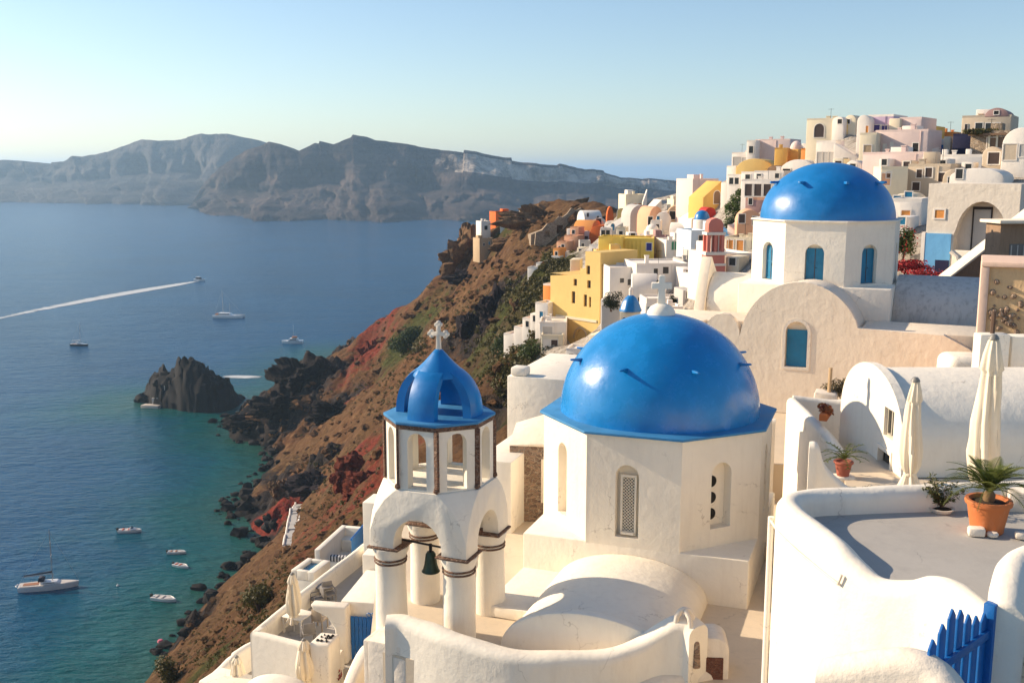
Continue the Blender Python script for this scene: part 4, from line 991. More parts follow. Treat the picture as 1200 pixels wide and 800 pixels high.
house('shaded mustard yellow wall block joining the mansion to the bright yellow church', 703, 742, 297, 336, 132, 'y', -6, 5, under=3)
house('orange stepped house, nearest the mansion of the three', 659, 669, 320, 354, 136, 'o', 35, 5, under=3, win=[(.5,.55,.5,.7,VC['c'])], rc='w')
house('orange stepped house, middle of the three beside the mansion', 645, 660, 325, 358, 138, 'o', 35, 5, under=3, win=[(.75,.4,.6,1.1,VC['c'])], rc='w')
house('orange stepped house, lowest of the three beside the mansion', 636, 647, 334, 368, 140, 'o', 35, 5, under=3, rc='w')
house('cream blocks on top of the orange stepped houses', 668, 680, 304, 322, 140, 'c', 10, 3, under=3)
# white houses below the yellow church
house('wide white village house with five dark windows below the yellow church', 745, 806, 311, 352, 122, 'w', -6, 7, win=[(.12,.42,.75,.85),(.37,.74,.5,.7),(.56,.76,.7,.8),(.88,.7,.75,.9),(.9,.25,.55,.7)], under=3)
house('white village house with grey blue windows left of the wide five windowed one', 714, 748, 315, 358, 124, 'w', -6, 6, win=[(.42,.62,.5,.55),(.72,.55,.75,.75)], under=3)
house('low white annex with a big curved wall below the wide five windowed house', 740, 770, 322, 366, 118, 'w', 5, 4, roof='side', win=[(.35,.2,.6,.9)], under=3)
house('white cube house beside the small blue bell cupola', 757, 800, 352, 376, 112, 'w', -4, 4, win=[(.1,.3,.6,.9,TEAL),(.5,.4,.6,.9),(.8,.35,.5,.7)], under=3)
house('grey white house under the dark bush beside the mansion', 704, 728, 360, 420, 116, 'gr', 6, 5, win=[(.5,.4,.4,1.0)], under=3)
house('white parapet block with a slim chimney right of the white cross', 780, 800, 362, 386, 100, 'w', -4, 3, under=3, chim=1, win=[(.3,.4,.5,.7)])
# small blue bell cupola
p = at(738.5, 384, 104); f = Fr(p.x, 104, p.z, 10)
bc = empty('chapel_cupola', p, 'small ribbed blue cupola with a white lantern just above the near dome', 'cupola')
MB().box(f, -1.0, 1.0, -.9, .9, -4, 1.75).build('base', VC['c'], bc, bevel=.04)
zc = at(738, 365, 104).z - p.z
MB().lathe(f, [(1.1, 1.754), (1.1, 1.9), (1.0, 2.1), (.8, 2.7), (.5, 3.15), (.25, 3.35), (0, 3.4)], 32, fr_mod=lambda a_, z: 1 + .07 * abs(sin(a_ * 4))).build('dome', BLUE2, bc, smooth=True, angle=45)
MB().lathe(f, [(.2, 3.3), (.2, 3.85), (.25, 3.9), (.1, 4.15), (0, 4.25)], 12).build('lantern', WH_FAR, bc, smooth=True)
window_on(bc, f, -.55, .7, .4, .5, DARK, -.9, True)
# veranda house and white cubes on the cliff edge
house('white two storey veranda house with wide openings under the mansion', 632, 664, 379, 396, 128, 'w', 4, 5, win=[(.3,.25,1.2,1.0,VC['gr'])], under=1)
house('lower veranda storey with white shutters beneath the two storey veranda house', 634, 660, 394, 414, 126, 'c', 4, 5, win=[(.25,.15,.7,1.4,VC['w']),(.6,.2,.8,1.3,BRWIN)], under=3)
for i, (x0, x1, a_, b_) in enumerate(((627,642,356,378),(621,632,367,380),(612,624,374,386),(602,614,384,394),(590,603,392,402))):
    house('white cube house in the cascade down the green slope, ' + ['topmost of five', 'second from the top', 'third from the top', 'fourth from the top', 'lowest of five'][i], x0, x1, a_, b_, 134 + 2*i, 'w', 30, 3, under=3, group='white cube houses cascading down the slope', win=[(.5,.3,.5,.8,TEAL if i == 0 else DARK)] if i < 3 else ())
# ---- small fillers between the bigger houses
for (lab, x0, x1, a_, b_, Y_, c_, al, rf, wn) in (
 ('tiny white cube between the castle ruin and the tan vaulted house', 664, 671, 268, 278, 245, 'w', 20, 'flat', ()),
 ('tiny orange hut at the top of the ridge path', 668, 676, 270, 280, 232, 'o', 20, 'flat', ((.5,.3,.7,1),)),
 ('tiny cream box house under the castle ruin at the end of the ridge path', 676, 684, 290, 299, 206, 'c', 20, 'flat', ((.5,.3,.6,.8),)),
 ('small white flat house peeking over the lemon yellow chapel wing', 703, 716, 269, 281, 150, 'w', 10, 'flat', ((.3,.4,.6,.8),(.7,.4,.6,.8))),
 ('white roof room directly behind the fluted yellow church', 736, 747, 273, 283, 150, 'w', 0, 'flat', ((.5,.4,.6,.7),)),
 ('small cream cube just above the mauve pergola house', 768, 778, 270, 281, 152, 'c', -8, 'flat', ((.5,.35,.6,.8),)),
 ('tiny white house with a teal door under the skyline beige pink house', 826, 836, 256, 268, 150, 'w', -8, 'flat', ((.5,.05,.8,1.2,TEAL),)),
 ('little ochre box right of the golden buttress', 853, 861, 222, 234, 152, 'y', -12, 'flat', ((.5,.4,.5,.7),)),
 ('small white stair block left of the peach barrel house', 852, 864, 263, 277, 118, 'w', -12, 'slope_r', ()),
 ('white box house under the ochre humped vault, left of two', 852, 868, 206, 220, 148, 'w', -10, 'flat', ((.3,.3,.6,.9),(.7,.3,.6,.9))),
 ('white box house under the ochre humped vault, right of two', 868, 884, 203, 216, 146, 'w', -6, 'flat', ((.5,.3,.7,.9),)),
 ('small pink cube under the large cream skyline house', 944, 955, 172, 185, 146, 'p', -6, 'flat', ((.5,.35,.6,.8),)),
 ('low cream house with a brown door right of the white arcade', 976, 988, 186, 201, 118, 'c', -10, 'flat', ((.5,.05,.7,1.1,BRWIN),)),
 ('small white vault peeking over the top right of the rear dome', 990, 1008, 188, 204, 112, 'w', -8, 'vault', ((.5,.2,.6,.8),)),
 ('small white box on the left of the pale pink terrace', 1030, 1042, 186, 197, 105, 'w', -6, 'flat', ((.5,.3,.5,.6),)),
 ('tiny beige house with a dark door on the right of the pale pink terrace', 1056, 1068, 188, 201, 103, 'b', -6, 'flat', ((.5,.05,.6,.9,BRWIN),)),
 ('white cube with one window below the blue door cabin', 1098, 1111, 186, 198, 98, 'w', -6, 'flat', ((.5,.3,.5,.5),)),
 ('small white cube left of the beige vaulted hut', 1126, 1140, 190, 203, 92, 'w', -8, 'flat', ((.6,.3,.5,.5),)),
 ('white house with a small teal window left of the blue painted house', 1046, 1066, 254, 270, 72, 'w', -8, 'flat', ((.5,.45,.5,.5,TEAL),)),
 ('cream cube right of the pink bell tower base', 850, 866, 301, 317, 96, 'c', -10, 'flat', ((.5,.4,.6,.7),)),
 ('white cabin with one dark window at the left foot of the pink bell tower', 808, 822, 322, 340, 108, 'w', -8, 'flat', ((.5,.4,.6,.8),)),
 ('small grey white house between the slim chimney block and the sail gable', 800, 813, 340, 356, 104, 'gr', -8, 'flat', ((.5,.4,.5,.7),)),
 ('white stepped block right of the wide five windowed house', 800, 813, 315, 331, 119, 'w', -6, 'flat', ((.5,.4,.6,.8),)),
 ('tiny white cube left of the round dark olive bush', 704, 712, 351, 364, 119, 'w', 10, 'flat', ()),
 ('small white house with a brown door just left of the big red orange house', 683, 691, 272, 284, 228, 'w', 25, 'flat', ((.5,.05,.8,1.3,BRWIN),)),
 ('little cream vault house under the white vault roofed house by the ruin', 694, 703, 262, 274, 240, 'c', 25, 'vault', ((.5,.2,.8,1.0),)),
 ('small salmon box house above the two salmon stepped houses', 668, 678, 267, 278, 226, 's', 28, 'flat', ((.4,.35,.7,.9),)),
 ('white terrace box between the salmon stepped houses and the lemon yellow wing', 690, 702, 288, 300, 190, 'w', 25, 'flat', ((.5,.3,.6,.8),)),
 ('small orange cube on the lower edge of the salmon stepped houses', 648, 656, 292, 303, 212, 'o', 28, 'flat', ((.5,.35,.6,.8),)),
 ('tiny white vault left of the cream arched house on the middle slope', 708, 718, 259, 271, 205, 'w', 20, 'vault', ((.5,.2,.7,.9),)),
 ('yellow cream cube in front of the triangular flank building', 722, 733, 268, 281, 170, 'c', 15, 'flat', ((.5,.35,.6,.8),)),
 ('white cabin under the peach round cornered house', 762, 774, 260, 272, 172, 'w', 12, 'flat', ((.3,.3,.5,.8),(.7,.3,.5,.8))),
 ('pale blue box house beside the tiny blue capped chapel', 832, 845, 262, 275, 140, 'pb', -8, 'flat', ((.5,.35,.6,.8),)),
 ('small beige house at the foot of the skyline beige pink house', 806, 818, 242, 255, 168, 'b', 10, 'flat', ((.5,.35,.7,.9),)),
 ('cream step house at the right foot of the mansion', 690, 704, 392, 413, 118, 'c', 25, 'flat', ((.5,.4,.5,.8),)),
 ('white wall house under the giant arch of the mansion', 663, 684, 410, 426, 117, 'w', 15, 'flat', ((.3,.3,.5,.7),(.7,.3,.5,.7)))):
    house(lab, x0, x1, a_, b_, Y_, c_, al, 3.2, roof=rf, win=wn)
# ---- upper right skyline
house('white frame house with an open pergola at the left end of the skyline', 857, 876, 180, 198, 172, 'w', -10, 4, win=[(.35,.05,1.4,1.8,VC['gr']),(.8,.1,.9,1.6,VC['gr'])], under=3)
house('white tower block with slim window on the left skyline', 874, 885, 166, 196, 170, 'w', -12, 4, win=[(.5,.55,.7,1.1)], under=3)
house('long grey pink blank wall house on the left skyline', 884, 925, 165, 192, 172, 'p', -8, 6, under=3)
house('ochre humped vault roof below the long grey pink wall', 862, 904, 186, 210, 160, 'y', -14, 7, roof='round', under=3)
house('small white cube at the left foot of the ochre humped vault', 851, 862, 196, 211, 162, 'w', 0, 4, under=3)
house('golden yellow cylinder house with a pale dome on the skyline', 920, 935, 165, 190, 156, 'g', 0, 3, roof='dome', rc='p', under=3)
house('golden yellow block left of the golden cylinder house', 907, 922, 175, 196, 154, 'g', -20, 4, under=3, chim=1)
house('small white chimney house right of the golden cylinder house', 935, 947, 168, 184, 156, 'w', 0, 3, roof='round', under=3, win=[(.5,.3,.6,.7)])
house('orange terrace house under the small white chimney house', 938, 956, 176, 192, 150, 'o', -15, 4, under=3, win=[(.7,.3,.8,1.1,VOID)])
house('broad white vault roof with a dark porthole right above the rear blue dome', 911, 958, 187, 214, 140, 'w', -8, 6, roof='vault', win=[(.22,.3,1.0,.9,VOID)], under=3)
house('white flat roofed block between the dark pergola house and the rear dome', 883, 918, 202, 218, 138, 'w', -10, 5, under=3)
house('dark oval cave house opening under the ochre vault', 897, 914, 194, 212, 152, 'br', -5, 4, roof='round', under=3)
house('large cream house with an arched window and two small roof domes on the skyline', 944, 984, 141, 172, 142, 'c', -10, 7, win=[(.38,.35,1.3,1.8,BRWIN,1)], under=3)
house('flank joined to the large cream skyline house, its shade painted in ochre', 982, 1005, 143, 172, 140, 'y', -22, 6, under=3)  # shaded side of the cream house, its shade put into an ochre colour
house('little white roof dome with a dark mouth, left of the pair on the skyline', 975, 989, 137, 147, 140, 'w', 0, 2.4, roof='round', under=2, win=[(.65,.15,.6,.6,VOID)], cat='roof dome', name='roof_dome')
house('little cream roof dome with a dark mouth, right of the pair on the skyline', 989, 1003, 135, 148, 140, 'c', 0, 2.4, roof='round', under=2, win=[(.3,.2,.6,.6,VOID)], cat='roof dome', name='roof_dome')
house('white arcade house with tall slim openings right behind the rear dome', 955, 978, 167, 200, 128, 'w', -8, 4, win=[(.2,.1,.6,1.9,VC['gr']),(.5,.1,.6,1.9,VC['gr']),(.8,.1,.6,1.9,VC['gr'])], under=3)
house('white sloping roof house between the arcade and the lilac house', 976, 1012, 168, 200, 124, 'w', -14, 5, roof='slope_r', win=[(.4,.12,.6,1.1),(.7,.1,.5,.9)], under=3)
house('lilac house with violet windows under a white slab roof', 1016, 1046, 137, 158, 126, 'l', -4, 6, rc='w', win=[(.3,.2,1.4,.7,paint('violet_window',(.03,.02,.16),.4)),(.65,.2,.8,.6,paint('violet_window',(.03,.02,.16),.4))], under=3)
house('tall white curved end wall of the lilac house', 1003, 1018, 135, 172, 124, 'w', -10, 4, roof='vault', win=[(.8,.3,.3,1.3,VC['o'])], under=3)
house('cream chimney breast house between the lilac house and the pink house', 1041, 1054, 139, 158, 124, 'c', -4, 3, under=3)
house('dusty pink house with one dark window right of the lilac house', 1053, 1079, 140, 160, 124, 'p', -2, 6, win=[(.35,.25,.5,.6)], under=3)
rt_, f_, w_, h_ = house('long pink house with a dark door and terrace under the lilac house', 1024, 1086, 155, 186, 118, 'p', -4, 6, win=[(.78,.12,.6,1.3,VOID),(.2,.1,.35,1.3,VC['w']),(.33,.1,.3,1.5,VC['w'])], under=3)
house('cream stair house with a brown niche left of the long pink house', 1006, 1026, 158, 188, 116, 'c', -12, 4, win=[(.5,.2,.8,1.1,VC['t'])], under=3)
house('white slanted stair wall at the right end of the long pink house', 1080, 1092, 158, 184, 117, 'w', 0, 3, roof='slope_r', under=3, cat='wall', name='stair_wall')
house('mustard house with a brown upper storey right of the dusty pink house', 1079, 1094, 150, 182, 132, 'g', -4, 5, win=[(.5,.75,1.0,.7,BRWIN)], under=3)
house('orange wall house on the skyline saddle with a small chimney', 1092, 1118, 157, 178, 136, 'o', -4, 5, under=3, chim=1)
house('white cabin with a bright blue door under the orange saddle house', 1092, 1107, 163, 184, 124, 'w', -4, 3, win=[(.5,.05,1.3,1.3,GATEB)], under=3)
house('narrow cream pier with an orange edge right of the blue door cabin', 1105, 1113, 160, 180, 122, 'c', -8, 2, under=3, cat='pier', name='wall_pier')
house('dark navy wall left of the stone pergola', 1115, 1138, 159, 184, 120, 'nv', -4, 5, under=3, cat='wall', name='navy_wall')  # navy is the wall's own colour
# top right stone house with an arched pediment
rt, f, w, h = house('beige stone house with a round arched pediment on the right skyline', 1126, 1184, 138, 158, 122, 'b', -8, 7, win=[(.36,.05,.75,1.2),(.56,.05,.7,1.15),(.72,.05,.6,1.15),(.10,.1,.3,1.0,BRWIN)], under=3)
MB().prism(f, [(w*.46, h + .003)] + [(w*.70 - w*.24 * cos(pi*i/14), h + .003 + 1.0 * sin(pi*i/14)) for i in range(15)], -.02, 6).build('arched_pediment', VC['m'], rt, bevel=.04, bev_angle=50)
window_on(rt, f, w*.69, h + .25, .5, .4, VOID, -.02)
rt, f, w, h = house('rubble stone lower house with white posts under the arched pediment house', 1136, 1182, 156, 182, 114, 'st', -6, 5, win=[(.55,.1,.9,1.6,VC['br']),(.78,.1,.8,1.7,VC['br'])], under=3)
for u in (.46, .66, .9): MB().box(f, w*u, w*u + .2, -.2, -.06, 0, h).build('post', VC['c'], rt)
MB().box(f, -.2, w, -.5, -.004, h - .3, h - .05).build('pergola_beam', VC['br'], rt)
tag(MB().leaves(f(w*.3, -.2, h + .1), (2.4, .5, .35), 500, .4).build('climbing_plant', leafm('dry_vine', (.09,.09,.02), (.16,.12,.03)), weld=False), 'dry green creeper lying along the pergola of the rubble stone house', 'climber')
p = at(1137, 186, 108); f = Fr(p.x, 108, p.z, -5)
aw = empty('awning', p, 'red awning stretched low before the navy wall', 'awning')
MB().hexa([f(-1.6,-.8,-.25), f(1.7,-.8,-.45), f(1.7,.9,-.2), f(-1.6,.9,0), f(-1.6,-.8,-.2), f(1.7,-.8,-.4), f(1.7,.9,-.15), f(-1.6,.9,.05)]).build('cloth', VC['rd'], aw)
for u in (-1.5, 1.6): MB().tube([f(u, -.7, -3), f(u, -.7, -.3)], .05).build('pole', POLE, aw)
rt, f, w, h = house('tall white arched top house at the right edge of the skyline', 1172, 1216, 150, 202, 88, 'w', -6, 5, roof='vault', win=[(.22,.28,1.0,1.3,VC['b']),(.58,.35,.6,1.0,VC['gr'])], under=3)
house('small beige vaulted hut left of the tall white arched top house', 1150, 1173, 172, 196, 92, 'b', -8, 3, roof='vault', win=[(.6,.15,.9,1.0,BRWIN)], under=3)
house('broad pale pink wall terrace below the long pink house', 1010, 1082, 181, 200, 108, 'p', -4, 4, under=3)
house('low white roof terrace with small chimneys right of the pale pink wall', 1080, 1150, 184, 202, 102, 'w', -6, 5, under=3, chim=2)
house('white humped roof house above the blue painted house', 1112, 1176, 197, 218, 84, 'w', -6, 5, roof='round', under=3)
rt, f, w, h = house('long beige house with three dark windows right behind the rear dome', 1062, 1112, 195, 228, 92, 'b', -6, 5, win=[(.28,.6,.45,.7,BRWIN),(.5,.62,.55,.8,BRWIN),(.22,.15,.6,.7,BRWIN),(.82,.45,.6,.8,BRWIN)], under=3)
house('beige round ended annex with a dark blue window on the long beige house', 1104, 1128, 198, 220, 90, 'b', -12, 4, roof='round', win=[(.45,.25,.6,.5)], under=3)
house('cream house with a shaded ochre flank just right of the rear dome', 1030, 1062, 198, 240, 90, 'c', -28, 5, win=[(.2,.55,.7,1.0,VC['s']),(.3,.75,.4,.5,BRWIN)], under=3)
house('white terrace wall house with ochre niches below the cream flank house', 1042, 1078, 236, 276, 76, 'w', -12, 5, win=[(.5,.5,.6,.6,VC['o']),(.75,.3,.5,.5,VC['o'])], under=3)
house('white humped roof house between the cream flank house and the blue painted house', 1042, 1076, 226, 250, 84, 'c', -10, 5, roof='round', under=3)
# white house with sky-blue lower wall
Yh = 64; p = at(1082, 320, Yh); f = Fr(p.x, Yh, p.z, 38); q = at(1178, 320, Yh)
wh = empty('painted_house', f(2.5, 2, 0), 'white house with a sky blue lower wall and shaded vaulted porch at right', 'house')
H = at(1100, 215, Yh).z - p.z; w = (q.x - p.x) * 1.02; hb_ = at(1100, 273, Yh).z - p.z
um = (at(1117, 300, Yh).x - p.x) * .92
P = [(0, 0), (um, 0), (um, H*.45)] + [(um + .1 + (w*.86-um) * .5 * (1 - cos(pi*i/14)), H*.45 + H*.36*sin(pi*i/14)) for i in range(1, 14)] + [(w*.86, H*.45), (w*.86, 0), (w, 0), (w, H), (0, H)]
MB().prism(f, rect2d(0, w, -4, H), .9, 6).build('rear_wall', WHITE2, wh, bevel=.05)
mb = MB(); mb.panel(f, P, [], 0, .9); 
n = len(P)
for i in range(n): (a0, b0), (a1, b1) = P[i], P[(i+1) % n]; mb.face([f(a0, 0, b0), f(a1, 0, b1), f(a1, .9, b1), f(a0, .9, b0)])
fw = mb.build('front_wall', WHITE2, wh)
MB().box(f, .01, um - .12, -.10, -.003, -1, hb_).build('blue_wall', VC['bl'], wh)
MB().box(f, -.22, .0, -.12, .3, -1, hb_ + .05).build('white_edge', WH_FAR, wh)
MB().box(f, um*.42, um - .15, -.13, -.103, -1, hb_*.35).build('dark_doorway', VC['nv'], wh)
window_on(wh, f, um*.45, H*.62, .55, .5, VC['o'], 0)
ud = (at(1148, 270, Yh).x - p.x) * .9
d_ = MB()
for u0, u1, z0, z1 in ((ud - .55, ud - .47, H*.15, H*.75), (ud + .5, ud + .58, H*.15, H*.75), (ud - .47, ud + .5, H*.72, H*.75)): d_.box(f, u0, u1, .82, .897, z0, z1)
dd = d_.build('door', VC['dk'], wh); MB().box(f, ud - .47, ud + .5, .86, .896, H*.05, H*.72).build('door_leaf', VC['gr'], dd)
MB().box(f, um + .2, w*.8, -.9, -.2, -2, H*.28).build('porch_wall', WHITE2, wh, bevel=.05)
MB().tube([f(um + .15, -.9, H*.27), f(um + .5, -.92, H*.22), f(um + .75, -.94, H*.1), f(um + .9, -.95, -.2)], .16, 8).build('curved_rail', WHITE2, wh, smooth=True)
# brown stair wall, stone wall and the ochre ruin
p0 = at(1108, 332, 50); f = Fr(p0.x, 50, p0.z, -4); L = at(1200, 332, 50).x - p0.x
sw = empty('stair_wall', f(2, .5, -4), 'brown stone stair wall with a pale sloping coping climbing to the right', 'wall')
zA, zB = at(1108, 331, 50).z - p0.z, at(1200, 246, 50).z - p0.z
MB().prism(f, [(-.6, -6), (L + 1, -6), (L + 1, zB + .4), (0, zA), (-.6, zA)], 0, .8).build('wall', plaster('brown_stair_plaster', (.30,.20,.13), .5, (.12,.08,.05), bmp=1), sw)
MB().hexa([f(-.1, -.12, zA - .02), f(L + 1, -.12, zB + .38), f(L + 1, .92, zB + .38), f(-.1, .92, zA - .02), f(-.1, -.12, zA + .12), f(L + 1, -.12, zB + .52), f(L + 1, .92, zB + .52), f(-.1, .92, zA + .12)]).build('coping', CREAMP, sw, bevel=.03)
p1 = at(1172, 310, 44); f1 = Fr(p1.x, 44, p1.z, -4)
sg = empty('stone_gatehouse', f1(1.5, 1, -4), 'brown stone wall with a grey barred gate at the right edge above the ochre ruin', 'wall')
zt1 = at(1180, 247, 44).z - p1.z; zt2 = at(1180, 262, 44).z - p1.z
MB().box(f1, -.1, 6, 0, 1.2, -6, zt2).build('wall', plaster('brown_stair_plaster', (.3,.2,.13)), sw if False else sg, bevel=.03)
MB().box(f1, -.3, 6, -.3, 1.4, zt2 + .003, zt2 + .14).build('slab', CREAMP, sg, bevel=.02)
gt = MB(); zg = at(1185, 286, 44).z - p1.z
MB().box(f1, .35, 3, -.03, -.003, -1.5, zg).build('gate', paint('grey_gate', (.16,.15,.14), .6), sg)
for i in range(9): MB().box(f1, .4 + i*.28, .44 + i*.28, -.06, -.032, -1.5, zg - .05).build('gate_bar', VC['gr'], sg)
p2 = at(1147, 420, 34); f2 = Fr(p2.x, 34, p2.z, 24)
oc_ = empty('ochre_ruin', f2(1.5, 1, -3), 'crumbling ochre plaster ruin with a pink rimmed edge above the umbrellas', 'ruin')
zt2 = at(1150, 309, 34).z - p2.z
MB().box(f2, 0, 6, 0, 3, -4, zt2 - .1).build('wall', OCHRE, oc_, bevel=.03, jit=.02)
MB().box(f2, -.12, .14, -.1, 3.1, -4, zt2 - .098).build('corner_rim', plaster('pink_rim', (.66,.48,.38), .4), oc_, bevel=.04, jit=.03)
MB().box(f2, -.12, 6, -.12, 3.1, zt2 - .094, zt2 + .08).build('top_rim', plaster('pink_rim', (.66,.48,.38), .4), oc_, bevel=.04, jit=.03)
st_ = MB(); rnd = random.Random(2)
for i in range(60):
    u, z = rnd.gauss(.65, .3), rnd.gauss(zt2*.45, .5); s_ = rnd.uniform(.04, .12)
    if u < .2: continue
    st_.lathe(f2.sub(u, -.01, z), [(0, -s_), (s_*.8, -s_*.5), (s_, 0), (s_*.7, s_*.6), (0, s_)], 7)
st_.build('exposed_stones', DARKSTONE, oc_, jit=.02)
p3 = at(1185, 440, 30); f3 = Fr(p3.x, 30, p3.z, 0)
tag(MB().box(f3, -1.0, -.1, 0, .5, -3, at(1170, 392, 30).z - p3.z).build('chimney_block', WHITE, bevel=.05), 'square white chimney block right behind the taller umbrella', 'chimney')
tag(MB().box(f3, .0, 1.1, .1, .7, -3, at(1190, 395, 30).z - p3.z).build('chimney_block', WHITE, bevel=.05), 'second square white chimney block, touching the right edge of the photo', 'chimney')
tag(MB().tube([f3(-.55, .25, .5), f3(-.53, .27, 1.9)], .07, 7).build('post', WOODD, jit=.01), 'brown wooden post sticking up over the taller umbrella', 'post')
q = at(1135, 425, 33)
tag(MB().box(Fr(q.x, q.y, q.z, 5), -.6, .75, 0, 1.5, -3, .16).build('white_hump', WHITE, bevel=.3, seg=4), 'smooth white hump on the roof line behind the vaulted house', 'roof hump')
q = at(1165, 250, 62)
# flowering bush
def bush(label, px, py, Y, rx, rz, mat, n=1500, size=.25, name='shrub', extra=None, cat='shrub', group=None, lift=.2):
    q = at(px, py, Y); o = empty(name, (q.x, q.y, q.z - rz), label, cat, group)
    rnd = random.Random(int(px * 7 + py)); mb = MB()
    for i in range(9):
        a_ = rnd.uniform(0, 6.28); k = rnd.uniform(.2, .75)
        c = (q.x + rx * k * cos(a_), q.y + rx * k * sin(a_) * .8, q.z + rz * rnd.uniform(-.65, .5))
        mb.leaves(c, (rx * rnd.uniform(.4, .65), rx * rnd.uniform(.4, .6), rz * rnd.uniform(.4, .62)), n // 8, size, rnd=rnd, lw=.55)
    mb.build('foliage', mat, o, weld=False)
    st = MB()
    for i in range(5): st.tube([(q.x + rnd.uniform(-.1,.1)*rx, q.y, q.z - rz * 1.3), (q.x + rnd.uniform(-.3,.3)*rx, q.y + rnd.uniform(-.2,.2)*rx, q.z - rz*.3), (q.x + rnd.uniform(-.6,.6)*rx, q.y + rnd.uniform(-.5,.5)*rx, q.z + rz * .5)], .04 * rx, 5, .012 * rx)
    st.build('stem', WOODD, o)
    if extra:
        m2, n2, s2 = extra; fb = MB(); fb.leaves(q, (rx*1.02, rx*.95, rz*1.0), n2, s2, rnd=rnd, shell=.9, lw=.9); fb.build('flowers', m2, o, weld=False)
    return o
GREEN = leafm('bush_green', (.035,.06,.012), (.07,.10,.02)); DKG = leafm('dark_bush', (.018,.03,.012), (.04,.05,.02)); LIME = leafm('lime_leaf', (.10,.15,.02), (.05,.09,.015)); OLV = leafm('olive_scrub', (.07,.065,.012), (.11,.09,.018))
REDF = leafm('red_flower', (.45,.02,.02), (.3,.02,.03), .1)
bush('bushy green shrub dotted with red flowers beside the blue painted house', 1059, 283, 68, 1.0, 1.1, GREEN, 2200, .16, extra=(REDF, 160, .12))
bush('dark red bougainvillea hedge under the flowering green shrub', 1062, 312, 62, 1.4, .45, REDF, 1400, .16, cat='hedge', name='hedge')
bush('low red flower bed at the foot of the sky blue wall', 1095, 322, 58, 1.6, .3, REDF, 1200, .14, cat='flower bed', name='flower_bed')
tree = empty('tree', at(861, 262, 140), 'leafy lime and dark green tree left of the rear blue dome', 'tree')
q = at(861, 246, 140); rnd = random.Random(8); mb = MB()
for (dx, dz, r_) in ((-.3, 1.6, .9), (.3, .6, 1.2), (-.7, -.3, 1.2), (.6, -.7, 1.2), (-.1, -1.4, 1.4), (.2, 2.4, .7), (-.9, -1.5, 1.0), (.9, .2, .9), (-.6, .9, 1.0), (1.0, -1.6, 1.0), (.1, -2.2, 1.2), (-1.1, .4, .7), (.8, 1.4, .7), (0, 0, 1.1)): mb.leaves((q.x + dx, q.y - 1.2 + rnd.uniform(-.5,.5), q.z + dz), (r_*.8, r_*.75, r_*.75), 260, .28, rnd=rnd)
mb.build('crown', LIME, tree, weld=False); MB().tube([at(861, 268, 140), q + Vector((.1, 0, .3))], .16, 7, .05).build('trunk', WOODD, tree)
bush('dark green round shrub at the foot of the leafy lime tree', 857, 262, 134, 1.1, .9, DKG, 900, .25)
bush('round dark olive bush on the roof beside the mansion', 716, 351, 113, 1.15, 1.05, DKG, 1500, .2)
bush('small potted bush on the balcony of the wide five windowed house', 771, 331, 118, .5, .45, DKG, 500, .15)
bush('dark shrub beside the white cross and the slim chimney', 789, 351, 106, .45, .6, DKG, 500, .15)
# ================================================================ TERRAIN
CPTS = []
def cpt(*L):
    for (px, py, Y) in L:
        v = at(px, py, Y) if Y else sea(px, py); CPTS.append((v.x, v.y, v.z))
VIL = []
def cw(*L, v=0): (VIL if v else CPTS).extend(L)
SHORE = [(178,800),(190,772),(215,732),(245,698),(275,674),(300,650),(306,628),(292,612),(262,604),(270,590),(290,575),(306,556),(318,535),(300,520),(268,508),(264,497),(282,484),(304,468)]
for (x, y) in SHORE: v = sea(x, y); CPTS.append((v.x, v.y, v.z - .3))
# sea bed a little way out from the visible shore
for (x, y) in [(140,800),(160,760),(190,715),(230,680),(262,655),(240,600),(262,570),(285,545),(245,500),(235,470),(280,455),(330,425),(360,412),(100,700),(180,560),(150,620),(200,500),(120,500),(220,420)]:
    v = sea(x, y); CPTS.append((v.x, v.y, v.z - 6))
cpt((400,413,0),(385,421,0),(372,428,0),(425,398,470),(408,403,480))
# near slope below the terraces
cw((-12,28,-21),(-16,36,-25),(-15,46,-26),(-13,56,-27),(-20,30,-30),(-30,60,-45),(-10,20,-18),(-25,10,-34),(-45,20,-52),(-60,60,-70),(-75,100,-88),(-90,60,-96),(-110,120,-100),(-60,0,-75),(-9,64,-27),(-3,38,-26),(-5,33,-25),(-8,41,-27),(-1,44,-25),(-6,50,-27))
cpt((240,790,85),(225,775,110),(285,748,78),(262,735,120),(225,738,175),(305,735,80),(305,708,120),(305,675,172),(270,700,165),(340,690,90),(345,665,135),(340,635,195),(370,645,110),(365,620,170),(335,610,240),(312,640,238),(330,590,252),(300,600,262),
    (400,600,175),(430,600,120),(430,560,165),(400,560,215),(395,585,205),(440,530,178),(350,580,256),(330,560,282),(365,545,272),(390,520,270),(345,530,300),(380,500,302),(430,490,262),(410,470,315),(440,450,320),
    (345,500,322),(320,495,335),(300,500,340),(285,495,345),(330,445,350),(355,428,352),(345,436,350),(375,445,345),(310,470,350),(318,455,353),(375,425,380),(395,440,350),
    (435,420,365),(440,400,372),(442,374,380),(460,362,372),(480,352,362),(470,400,330),(480,440,265),(510,430,245),(500,390,300),(520,350,335),(510,330,345),(540,300,338),(536,306,330),(541,290,330),(549,278,328),(560,272,322),
    (575,268,312),(592,258,310),(612,246,303),(640,240,290),(660,238,282),(690,246,270),(540,340,322),(560,330,300),(600,320,262),(580,350,260),(560,380,250),(530,390,270),(545,420,240),(600,370,212),(620,340,205),(650,310,212),(680,292,210),
    (650,291,262),(668,289,262),(632,290,268),(686,290,258),(600,410,178),(580,440,180),(550,440,215),(620,420,146),(640,400,140),(610,450,132),(580,480,150),(550,470,190),(520,480,215),(640,430,120),(600,490,110),(570,520,120),(560,560,90))
